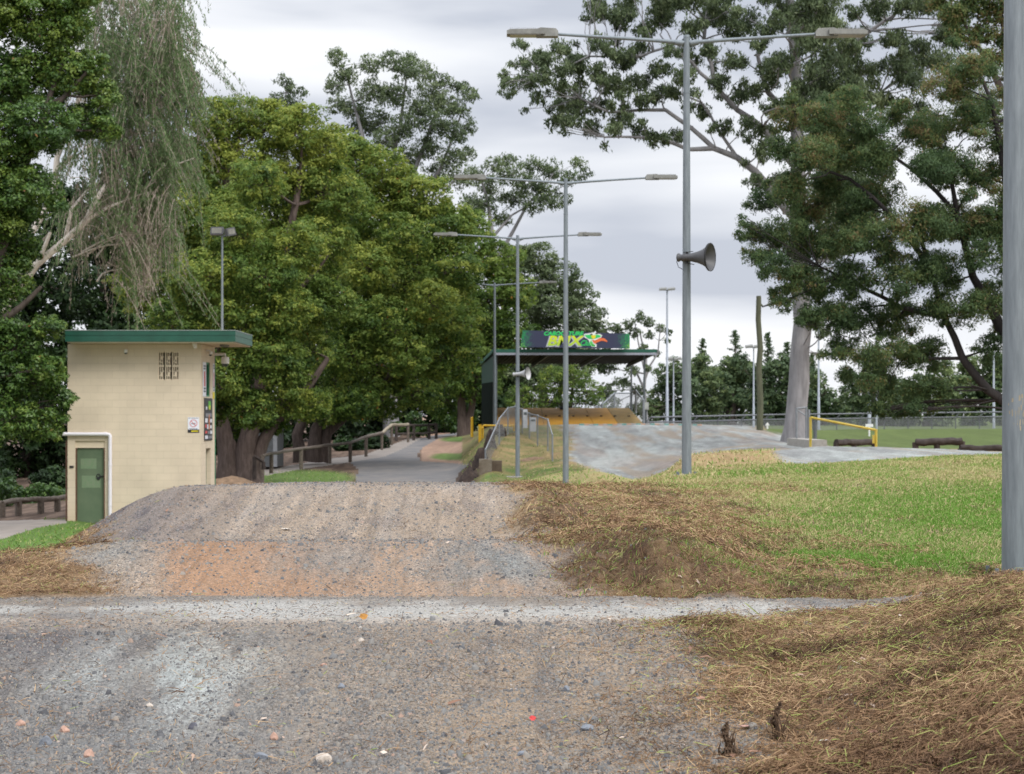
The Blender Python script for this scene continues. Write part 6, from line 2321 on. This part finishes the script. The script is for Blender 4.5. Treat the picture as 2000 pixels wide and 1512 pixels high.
tree('gum_tree', 'tall open gum tree crown standing above the broad green trees', 'tree', (770, 860, 118),
     [([(765, 860), (760, 600), (765, 400), (770, 250)], 0.45, 0.1), ([(765, 480), (720, 330), (690, 200), (670, 130)], 0.2, 0.04), ([(765, 420), (830, 280), (860, 190)], 0.2, 0.04), ([(765, 470), (860, 330), (905, 210)], 0.18, 0.04), ([(770, 300), (790, 180), (795, 130)], 0.13, 0.04), ([(765, 520), (840, 400), (900, 340)], 0.15, 0.04)],
     [(660, 118, 24), (648, 160, 24), (680, 150, 28), (655, 200, 24), (690, 205, 34), (725, 130, 26), (730, 180, 36), (765, 125, 28), (795, 108, 22), (800, 145, 32), (775, 190, 38), (735, 235, 36), (700, 240, 26), (830, 135, 26), (840, 175, 34), (815, 215, 36), (870, 160, 26), (870, 205, 32),
      (905, 170, 20), (918, 190, 22), (895, 220, 24), (850, 245, 36), (790, 255, 36), (755, 275, 30), (885, 265, 32), (915, 240, 20), (840, 290, 34), (800, 300, 30), (880, 310, 32), (910, 295, 22), (850, 335, 28), (895, 350, 26), (770, 320, 22)],
     LF_gum, BK_gum, GG, cov=1.0, tb=0.48, tv=0.25, lk=0.0022, asp=0.34, droop=0.5, hollow=0.3, sub=0.42, submin=0.45)
tree('gum_tree', 'open gum tree crown behind the lamp of the second pole', 'tree', (990, 835, 130),
     [([(990, 840), (985, 600), (960, 450), (940, 350)], 0.35, 0.08), ([(975, 500), (1030, 400), (1080, 340)], 0.16, 0.04), ([(965, 460), (1000, 420), (1090, 370)], 0.12, 0.03)],
     [(930, 345, 26), (965, 325, 22), (990, 310, 20), (960, 360, 30), (1000, 345, 30), (1040, 320, 26), (1075, 330, 28), (1035, 360, 30), (1110, 350, 24), (1132, 318, 18), (1140, 340, 15), (1070, 375, 30), (1000, 385, 30), (950, 400, 28), (1040, 400, 28), (1085, 400, 18), (980, 425, 22), (920, 400, 26), (1110, 385, 14)],
     LF_gum, BK_gum, GG, cov=1.0, tb=0.45, tv=0.25, lk=0.0022, asp=0.34, droop=0.5, hollow=0.3, sub=0.42, submin=0.5)
tree('gum_tree', 'small gum top poking above the yellow green crown', 'tree', (560, 900, 120),
     [([(560, 900), (560, 400), (558, 180)], 0.3, 0.05)],
     [(552, 158, 16), (570, 172, 16), (588, 178, 12), (545, 195, 22), (575, 200, 20), (525, 210, 18), (560, 225, 24), (600, 230, 18)],
     LF_gum, BK_gum, GG, cov=1.05, tb=0.25, lk=0.0022, asp=0.34, droop=0.5, hollow=0.3, sub=0.42, submin=0.45)
tree('gum_tree', 'slender sparse gum tree right of the shelter banner', 'tree', (1262, 830, 128),
     [([(1262, 835), (1258, 760), (1262, 700), (1250, 650)], 0.16, 0.05), ([(1260, 740), (1285, 690), (1290, 640)], 0.09, 0.03), ([(1258, 760), (1225, 690), (1215, 650)], 0.09, 0.03), ([(1258, 720), (1245, 660), (1240, 630)], 0.07, 0.03)],
     [(1250, 620, 14), (1228, 632, 15), (1212, 645, 14), (1270, 630, 13), (1290, 640, 12), (1306, 648, 9), (1198, 640, 14), (1240, 650, 14), (1215, 670, 14), (1190, 670, 14), (1268, 655, 12), (1300, 665, 8), (1255, 680, 12), (1225, 690, 12), (1280, 690, 10), (1205, 700, 18), (1185, 720, 20), (1230, 725, 16), (1215, 750, 20), (1180, 765, 22), (1245, 765, 16), (1265, 720, 10), (1195, 790, 20), (1235, 795, 16), (1180, 690, 16)],
     LF_gum, BK_gum, GG, cov=1.1, tb=0.35, lk=0.0021, asp=0.4, droop=0.4, hollow=0.3, sub=0.5, submin=0.3)

# the big gum on the right
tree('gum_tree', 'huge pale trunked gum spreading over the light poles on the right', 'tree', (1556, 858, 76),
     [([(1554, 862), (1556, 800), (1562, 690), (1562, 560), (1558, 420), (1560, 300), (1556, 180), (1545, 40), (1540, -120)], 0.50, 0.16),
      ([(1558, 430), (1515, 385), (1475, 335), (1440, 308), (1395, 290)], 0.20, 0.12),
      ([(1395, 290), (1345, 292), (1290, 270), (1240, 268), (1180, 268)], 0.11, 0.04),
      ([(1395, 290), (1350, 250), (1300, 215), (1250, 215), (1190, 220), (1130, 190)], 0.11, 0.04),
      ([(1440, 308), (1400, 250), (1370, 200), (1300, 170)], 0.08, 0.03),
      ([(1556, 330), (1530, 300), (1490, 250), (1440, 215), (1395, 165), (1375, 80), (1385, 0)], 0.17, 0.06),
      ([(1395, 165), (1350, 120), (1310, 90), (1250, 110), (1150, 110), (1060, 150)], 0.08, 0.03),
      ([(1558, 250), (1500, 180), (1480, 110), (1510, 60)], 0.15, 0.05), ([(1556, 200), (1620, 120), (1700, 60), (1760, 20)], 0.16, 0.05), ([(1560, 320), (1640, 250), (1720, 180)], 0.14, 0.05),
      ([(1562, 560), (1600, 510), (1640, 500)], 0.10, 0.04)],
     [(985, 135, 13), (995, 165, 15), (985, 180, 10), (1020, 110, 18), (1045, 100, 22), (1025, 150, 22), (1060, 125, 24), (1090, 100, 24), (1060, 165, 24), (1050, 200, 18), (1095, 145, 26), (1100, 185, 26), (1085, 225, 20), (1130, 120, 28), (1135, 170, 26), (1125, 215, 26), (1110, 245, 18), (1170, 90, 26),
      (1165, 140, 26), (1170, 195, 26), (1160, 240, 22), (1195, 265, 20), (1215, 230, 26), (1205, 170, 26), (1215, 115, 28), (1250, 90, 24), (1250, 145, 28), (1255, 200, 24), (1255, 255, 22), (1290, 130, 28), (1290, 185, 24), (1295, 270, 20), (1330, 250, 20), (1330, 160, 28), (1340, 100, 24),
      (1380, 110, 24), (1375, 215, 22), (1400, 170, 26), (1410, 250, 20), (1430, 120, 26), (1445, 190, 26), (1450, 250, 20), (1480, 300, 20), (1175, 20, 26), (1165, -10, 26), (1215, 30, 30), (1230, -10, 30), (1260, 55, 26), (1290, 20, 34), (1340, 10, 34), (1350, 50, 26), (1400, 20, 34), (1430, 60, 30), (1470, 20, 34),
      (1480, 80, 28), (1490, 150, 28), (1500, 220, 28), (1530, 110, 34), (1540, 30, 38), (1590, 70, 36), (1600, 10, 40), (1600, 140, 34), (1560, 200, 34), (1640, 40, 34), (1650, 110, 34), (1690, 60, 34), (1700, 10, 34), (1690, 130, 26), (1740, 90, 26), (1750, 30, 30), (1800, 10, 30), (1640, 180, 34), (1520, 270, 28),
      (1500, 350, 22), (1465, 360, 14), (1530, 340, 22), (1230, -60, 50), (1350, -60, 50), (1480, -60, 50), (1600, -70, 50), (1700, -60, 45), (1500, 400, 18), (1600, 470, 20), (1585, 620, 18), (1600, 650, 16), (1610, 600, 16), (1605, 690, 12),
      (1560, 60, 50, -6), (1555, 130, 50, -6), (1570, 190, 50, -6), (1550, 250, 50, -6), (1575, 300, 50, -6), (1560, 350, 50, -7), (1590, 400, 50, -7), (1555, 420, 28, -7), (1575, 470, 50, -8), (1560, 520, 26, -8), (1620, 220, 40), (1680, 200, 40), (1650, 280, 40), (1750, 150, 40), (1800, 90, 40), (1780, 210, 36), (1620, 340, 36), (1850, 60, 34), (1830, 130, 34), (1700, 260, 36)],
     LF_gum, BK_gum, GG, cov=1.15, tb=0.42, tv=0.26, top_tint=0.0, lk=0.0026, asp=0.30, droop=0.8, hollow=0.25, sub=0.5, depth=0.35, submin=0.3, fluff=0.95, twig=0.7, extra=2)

# fine leaved tree close on the right
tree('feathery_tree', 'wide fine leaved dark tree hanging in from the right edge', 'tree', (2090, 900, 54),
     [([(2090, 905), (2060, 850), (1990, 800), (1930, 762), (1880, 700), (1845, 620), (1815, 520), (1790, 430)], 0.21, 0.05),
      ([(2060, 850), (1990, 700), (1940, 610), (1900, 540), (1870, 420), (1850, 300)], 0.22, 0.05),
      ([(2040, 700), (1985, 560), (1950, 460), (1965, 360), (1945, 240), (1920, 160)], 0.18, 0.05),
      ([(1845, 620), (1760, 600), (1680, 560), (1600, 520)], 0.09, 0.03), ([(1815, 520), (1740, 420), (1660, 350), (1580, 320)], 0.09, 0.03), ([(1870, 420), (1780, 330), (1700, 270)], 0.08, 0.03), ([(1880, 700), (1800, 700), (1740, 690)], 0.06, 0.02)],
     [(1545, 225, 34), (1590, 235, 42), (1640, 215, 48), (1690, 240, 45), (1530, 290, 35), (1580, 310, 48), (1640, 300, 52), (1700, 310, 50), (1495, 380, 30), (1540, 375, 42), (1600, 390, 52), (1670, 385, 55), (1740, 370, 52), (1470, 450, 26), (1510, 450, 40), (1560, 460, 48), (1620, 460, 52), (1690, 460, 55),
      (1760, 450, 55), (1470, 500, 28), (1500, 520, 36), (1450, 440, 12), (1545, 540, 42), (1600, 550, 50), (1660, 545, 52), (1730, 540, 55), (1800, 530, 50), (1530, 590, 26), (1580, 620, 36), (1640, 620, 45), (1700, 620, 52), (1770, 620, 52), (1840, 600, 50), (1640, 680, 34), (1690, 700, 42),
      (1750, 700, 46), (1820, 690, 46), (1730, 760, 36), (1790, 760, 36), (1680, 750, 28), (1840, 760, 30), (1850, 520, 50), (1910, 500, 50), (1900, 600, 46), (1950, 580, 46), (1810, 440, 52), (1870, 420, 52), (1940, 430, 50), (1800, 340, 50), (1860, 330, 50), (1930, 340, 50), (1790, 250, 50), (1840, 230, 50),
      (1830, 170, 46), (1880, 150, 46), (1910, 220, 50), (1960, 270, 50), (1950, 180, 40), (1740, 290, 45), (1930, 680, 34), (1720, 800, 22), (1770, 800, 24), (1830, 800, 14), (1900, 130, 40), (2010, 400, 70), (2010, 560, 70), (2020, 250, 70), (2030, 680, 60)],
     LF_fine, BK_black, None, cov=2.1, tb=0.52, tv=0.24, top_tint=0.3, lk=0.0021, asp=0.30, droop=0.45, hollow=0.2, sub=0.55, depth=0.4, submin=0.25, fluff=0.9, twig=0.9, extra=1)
tree('feathery_tree', 'paler yellow green tree top in the upper right corner', 'tree', (2150, 900, 66),
     [([(2150, 905), (2080, 500), (2000, 260), (1930, 120), (1880, 40)], 0.3, 0.05), ([(2000, 260), (1960, 100), (1950, -20)], 0.12, 0.04)],
     [(1860, 30, 34), (1900, 10, 38), (1930, 60, 34), (1960, 20, 38), (1890, 80, 26), (1950, 110, 30), (1980, 80, 34), (1840, -10, 34), (2000, 30, 40), (1990, 150, 34), (1900, -40, 45), (1980, -40, 45), (1860, 70, 22), (1925, 130, 22)],
     LF_fine, BK_dark, None, cov=1.3, tb=0.72, tv=0.2, lk=0.0026, asp=0.4, droop=0.3, hollow=0.2, sub=0.5, submin=0.3, fluff=0.9)

# left side: dense glossy tree, weeping tree
tree('glossy_leaved_tree', 'dense dark green tree filling the left edge in front of the tower roof', 'tree', (-60, 1000, 47),
     [([(-60, 1005), (-50, 850), (-20, 640), (20, 420), (60, 250)], 0.35, 0.09), ([(-20, 640), (40, 600), (80, 560)], 0.12, 0.05), ([(-60, 500), (20, 330), (90, 230), (170, 140)], 0.16, 0.04), ([(20, 420), (100, 180), (140, 60)], 0.10, 0.04), ([(-50, 300), (40, 230), (120, 190)], 0.09, 0.03)],
     [(-30, 20, 80), (50, 30, 75), (110, 60, 60), (150, 40, 40), (-20, 150, 85), (60, 150, 80), (130, 140, 60), (170, 120, 40), (190, 180, 36), (0, 280, 85), (90, 250, 70), (160, 230, 48), (200, 250, 30), (-20, 400, 90), (60, 380, 75), (20, 470, 55), (-10, 540, 70), (20, 500, 40), (-40, 620, 75), (30, 670, 55),
      (90, 640, 34), (-20, 740, 75), (50, 740, 62), (95, 720, 36), (105, 780, 30), (20, 820, 60), (75, 830, 45), (-40, 850, 60), (-50, 300, 80), (140, -20, 60), (40, -40, 70)],
     LF_dense, BK_dark, None, cov=1.7, tb=0.58, tv=0.28, top_tint=0.12, lk=0.0023, asp=0.5, depth=0.6, submin=0.28)


def weeping():
    y0 = 52
    base = W(-40, 1010, y0)
    t = thing('weeping_tree', 'pale barked weeping tree leaning right with long drooping grey green strands', 'tree', base)
    random.seed(11)
    mb = MB()
    paths = [([(-40, 1015), (-30, 760), (10, 640), (50, 585), (95, 525), (150, 478), (190, 440), (212, 400), (216, 355), (245, 290), (262, 200), (270, 90), (275, -40)], 0.14, 0.045),
             ([(95, 525), (110, 500), (122, 465), (105, 480)], 0.07, 0.04),
             ([(190, 440), (230, 415), (252, 405), (295, 388)], 0.06, 0.02), ([(150, 478), (160, 420), (172, 370), (184, 362)], 0.07, 0.03), ([(50, 585), (80, 480), (110, 380), (115, 310), (140, 240), (180, 120), (200, 0)], 0.12, 0.04),
             ([(245, 290), (290, 240), (330, 180), (345, 90)], 0.07, 0.03), ([(262, 200), (300, 120), (330, 40), (340, -30)], 0.06, 0.02), ([(216, 355), (280, 330), (340, 325), (380, 310)], 0.05, 0.02), ([(140, 240), (200, 200), (250, 190)], 0.05, 0.02)]
    for pl, r0, r1 in paths:
        pts = [W(a, b, y0) + Vector((0, -1.7 if b > 380 else -0.2, 0)) for a, b in pl]
        for i in range(1, len(pts)):
            pts[i].y += random.uniform(-0.25, 0.25)
        mb.tube(pts, [r0 + (r1 - r0) * i / (len(pts) - 1) for i in range(len(pts))], 10, jit=0.05)
    # strand origins: sparse arching twigs, then hanging strands
    P, T, D, Ln = [], [], [], []
    heads = []
    for k in range(350):
        u_ = random.uniform(150, 398)
        v_ = random.choice([random.uniform(-70, 200), random.uniform(100, 420), random.uniform(250, 520)])
        if u_ < 230 and v_ > 380 and random.random() < 0.5:
            continue
        if v_ > 330 and u_ > 355:
            continue
        edge_ = np.interp(v_, [-70, 100, 200, 330, 520], [345, 352, 358, 340, 325])
        if u_ > edge_:
            u_ = edge_ - random.uniform(0, 30)
        heads.append((u_, v_))
    tw = MB()
    for u_, v_ in heads:
        dy = random.uniform(-2.2, 2.2)
        h0 = W(u_, v_, y0) + Vector((0, dy, 0))
        L_ = random.uniform(0.7, 2.3)
        bare = random.random() < 0.34 + 0.25 * (v_ > 330)
        dxy = Vector((random.gauss(0.12, 0.42), random.gauss(0, 0.25), 0))
        for s_ in range(random.randint(3, 6)):
            st_ = h0 + Vector((random.gauss(0, 0.25), random.gauss(0, 0.25), random.gauss(0, 0.2)))
            l_ = L_ * random.uniform(0.6, 1.2)
            d2 = dxy + Vector((random.gauss(0, 0.12), random.gauss(0, 0.12), 0))
            pts = [st_ + d2 * l_ * t_ + Vector((0, 0, -l_ * t_ ** 1.25 + 0.12 * math.sin(math.pi * t_))) for t_ in (0, 0.3, 0.65, 1)]
            tw.tube(pts, [0.012, 0.009, 0.007, 0.004], 3, False)
            nl = int(l_ * (18 if bare else 60))
            tt = np.random.default_rng(random.randint(0, 10 ** 6))
            q = tt.random(nl)
            px = np.interp(q, [0, 0.3, 0.65, 1], [p.x for p in pts]) + tt.normal(0, 0.05, nl)
            py = np.interp(q, [0, 0.3, 0.65, 1], [p.y for p in pts]) + tt.normal(0, 0.05, nl)
            pz = np.interp(q, [0, 0.3, 0.65, 1], [p.z for p in pts]) + tt.normal(0, 0.05, nl)
            P.append(np.stack([px, py, pz], 1))
            T.append(np.clip((0.85 if bare else 0.38) + tt.normal(0, 0.13, nl), 0, 1))
    for k in range(90):           # arching twigs joining strands to limbs
        u_, v_ = random.choice(heads)
        a = W(np.interp(v_, [-50, 100, 300, 450], [270, 262, 240, 190]) + random.gauss(0, 15), v_ + 30, y0)
        limb(mb, a, W(u_, v_, y0) + Vector((0, random.uniform(-1.5, 1.5), 0)), 0.03, 0.01, 0.08, 4, 5, 0.12)
    mb.build('trunk', BK_pale, t, True)
    tw.build('strands', M_twig, t)
    P = np.concatenate(P)
    T = np.concatenate(T)
    n = len(P)
    V, F, TT = leaves(P, rng.normal(size=(n, 3)) * np.array([1, 1, 0.25]), np.full(n, 0.13), np.full(n, 0.03), T, 1.3)
    npmesh('crown', V, F, LF_weep, t, {'tint': ('f', TT)}, off=base)


M_twig = paint('twig', (0.20, 0.155, 0.125), 0.9, c2=(0.36, 0.30, 0.26), scale=6)
weeping()

# dark woodland behind, far enough back to close the gaps
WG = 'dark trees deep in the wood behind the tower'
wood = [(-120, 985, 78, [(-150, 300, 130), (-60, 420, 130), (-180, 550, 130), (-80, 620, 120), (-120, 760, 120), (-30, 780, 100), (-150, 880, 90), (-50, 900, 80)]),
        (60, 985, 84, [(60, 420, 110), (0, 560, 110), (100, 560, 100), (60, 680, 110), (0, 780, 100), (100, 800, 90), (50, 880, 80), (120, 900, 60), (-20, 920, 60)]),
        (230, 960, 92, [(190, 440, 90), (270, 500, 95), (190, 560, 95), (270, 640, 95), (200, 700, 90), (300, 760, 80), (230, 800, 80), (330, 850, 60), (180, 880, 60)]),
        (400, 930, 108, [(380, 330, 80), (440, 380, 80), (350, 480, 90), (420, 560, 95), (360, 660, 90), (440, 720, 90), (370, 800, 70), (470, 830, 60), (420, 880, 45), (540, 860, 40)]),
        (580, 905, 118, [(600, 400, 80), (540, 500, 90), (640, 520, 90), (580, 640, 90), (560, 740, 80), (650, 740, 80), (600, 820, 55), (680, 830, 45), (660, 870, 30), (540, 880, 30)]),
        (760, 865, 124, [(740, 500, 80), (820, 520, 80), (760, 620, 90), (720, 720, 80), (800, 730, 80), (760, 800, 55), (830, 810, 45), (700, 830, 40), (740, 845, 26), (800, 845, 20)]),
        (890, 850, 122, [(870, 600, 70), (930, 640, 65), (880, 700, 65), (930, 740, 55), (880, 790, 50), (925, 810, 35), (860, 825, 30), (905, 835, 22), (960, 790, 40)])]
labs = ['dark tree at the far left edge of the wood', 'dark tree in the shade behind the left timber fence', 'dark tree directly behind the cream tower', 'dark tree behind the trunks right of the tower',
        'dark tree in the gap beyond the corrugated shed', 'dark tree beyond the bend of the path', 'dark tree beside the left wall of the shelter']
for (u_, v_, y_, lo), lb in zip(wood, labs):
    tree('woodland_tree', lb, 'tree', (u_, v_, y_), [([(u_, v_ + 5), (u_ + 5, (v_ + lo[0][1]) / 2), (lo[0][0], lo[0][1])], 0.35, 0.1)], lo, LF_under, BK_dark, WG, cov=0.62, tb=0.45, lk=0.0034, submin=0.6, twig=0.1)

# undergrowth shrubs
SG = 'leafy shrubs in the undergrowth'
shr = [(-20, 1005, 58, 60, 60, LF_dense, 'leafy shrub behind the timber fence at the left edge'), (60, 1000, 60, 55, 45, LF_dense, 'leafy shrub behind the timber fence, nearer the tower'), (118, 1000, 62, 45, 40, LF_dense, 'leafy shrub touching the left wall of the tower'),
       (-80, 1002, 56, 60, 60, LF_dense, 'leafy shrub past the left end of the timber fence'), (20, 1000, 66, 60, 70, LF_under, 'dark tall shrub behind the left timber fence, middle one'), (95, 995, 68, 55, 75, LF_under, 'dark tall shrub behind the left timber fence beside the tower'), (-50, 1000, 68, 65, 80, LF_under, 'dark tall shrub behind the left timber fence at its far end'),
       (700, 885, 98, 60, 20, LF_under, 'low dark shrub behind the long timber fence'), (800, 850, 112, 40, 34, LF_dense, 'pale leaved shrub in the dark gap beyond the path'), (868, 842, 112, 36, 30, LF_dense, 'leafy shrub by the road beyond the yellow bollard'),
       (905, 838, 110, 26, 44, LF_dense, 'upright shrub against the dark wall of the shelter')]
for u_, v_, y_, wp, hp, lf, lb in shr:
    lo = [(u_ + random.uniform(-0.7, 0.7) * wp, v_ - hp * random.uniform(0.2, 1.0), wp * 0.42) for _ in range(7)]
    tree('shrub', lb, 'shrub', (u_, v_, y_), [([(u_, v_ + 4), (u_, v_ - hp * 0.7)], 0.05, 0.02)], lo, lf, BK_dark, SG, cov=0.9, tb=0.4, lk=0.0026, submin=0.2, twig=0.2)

# far tree line beyond the field
FGr = 'trees on the far side of the sports field'
far = [((1335, 832, 150), [(1300, 735, 26), (1330, 722, 28), (1365, 728, 26), (1310, 765, 30), (1350, 760, 34), (1385, 745, 22), (1300, 800, 28), (1340, 805, 34), (1380, 790, 32), (1275, 790, 22), (1270, 815, 18), (1320, 825, 20), (1375, 825, 20)], 0.45, 'yellow green broad tree across the field just right of the shelter'),
       ((1430, 832, 156), [(1400, 735, 26), (1430, 715, 26), (1460, 725, 26), (1415, 770, 34), (1455, 765, 34), (1410, 810, 28), (1455, 810, 28), (1430, 740, 30)], 0.42, 'broad tree across the field left of the old timber pole'),
       ((1520, 834, 146), [(1490, 735, 30), (1525, 718, 30), (1560, 735, 26), (1480, 775, 34), (1520, 765, 40), (1560, 780, 34), (1500, 810, 32), (1545, 812, 32), (1480, 830, 18)], 0.2, 'dark broad tree across the field behind the old timber pole'),
       ((1610, 836, 152), [(1590, 740, 26), (1600, 770, 32), (1630, 790, 30), (1650, 805, 20), (1590, 810, 28), (1625, 820, 22), (1660, 830, 14)], 0.35, 'sloping tree across the field right of the gum trunk'),
       ((1720, 834, 140), [(1680, 800, 34), (1720, 790, 38), (1760, 800, 34), (1700, 770, 30), (1745, 760, 30), (1690, 825, 20), (1740, 828, 20), (1665, 770, 26)], 0.4, 'dark green tree beyond the oval fence behind the yellow boom'),
       ((1810, 834, 138), [(1790, 790, 34), (1830, 780, 34), (1800, 750, 30), (1850, 800, 30), (1780, 820, 26), (1830, 822, 26), (1840, 745, 28)], 0.55, 'light green tree beyond the oval fence under the hanging branches'),
       ((1900, 834, 145), [(1880, 760, 38), (1920, 750, 38), (1960, 760, 38), (1890, 800, 34), (1940, 800, 34), (1900, 715, 28), (1940, 710, 28), (1980, 800, 34), (1990, 730, 34), (1900, 826, 20), (1960, 826, 20), (2040, 780, 45)], 0.6, 'light green tree beyond the oval fence near the right edge')]
for bs, lo, tb_, lb in far:
    u_, v_, y_ = bs
    tree('broad_field_tree', lb, 'tree', bs, [([(u_, v_ + 3), (u_ + 3, v_ - 40), (u_, v_ - 80)], 0.35, 0.1), ([(u_, v_ - 20), (u_ + 30, v_ - 60)], 0.15, 0.06), ([(u_, v_ - 20), (u_ - 30, v_ - 60)], 0.15, 0.06)], lo, LF_far, BK_dark, FGr, cov=1.5, tb=tb_, lk=0.0022, submin=0.6, sub=0.36, depth=0.5, extra=1)


def conifer(u_, vb, vt, wp, y_, label, seed):
    random.seed(seed)
    b, c = W(u_, vb, y_), W(u_, vt, y_)
    t = thing('conifer', label, 'tree', b, 'pointed conifers on the far skyline')
    mb = MB()
    mb.tube([b, c], [0.2, 0.03], 6)
    H = (c - b).length
    P, Nn = [], []
    for k in range(70):
        f = (k / 70) ** 0.9
        z = b.z + H * (0.1 + 0.9 * f)
        L_ = (wp / 3500 * y_ * 0.55) * (1 - f) ** 0.5 * random.uniform(0.55, 1.15) + 0.08
        a = random.uniform(0, 6.28)
        d = Vector((math.cos(a), math.sin(a), 0.25))
        o_ = Vector((b.x, b.y, z))
        mb.tube([o_, o_ + d * L_], [0.03, 0.01], 3, False)
        for q in range(34):
            s_ = random.uniform(0.15, 1)
            P.append(o_ + d * L_ * s_ + Vector((random.gauss(0, .12), random.gauss(0, .12), random.gauss(0, .07))))
            Nn.append((random.gauss(0, 1), random.gauss(0, 1), 1))
    mb.build('trunk', BK_dark, t)
    P = np.array([tuple(p) for p in P])
    V, F, TT = leaves(P, np.array(Nn), np.full(len(P), 0.26), np.full(len(P), 0.11), np.clip(rng.normal(0.3, 0.2, len(P)), 0, 0.9))
    npmesh('crown', V, F, LF_far, t, {'tint': ('f', TT)}, off=b)


conifer(1371, 830, 662, 40, 190, 'small conifer top left of the tallest visible one', 1)
conifer(1436, 830, 645, 52, 185, 'tallest conifer top between two thin masts', 2)
conifer(1500, 830, 650, 34, 185, 'narrow conifer top just right of the old timber pole', 3)
conifer(1538, 830, 668, 20, 190, 'small conifer top beside the gum trunk', 4)
conifer(1585, 830, 690, 30, 190, 'low conifer top just right of the gum trunk', 5)
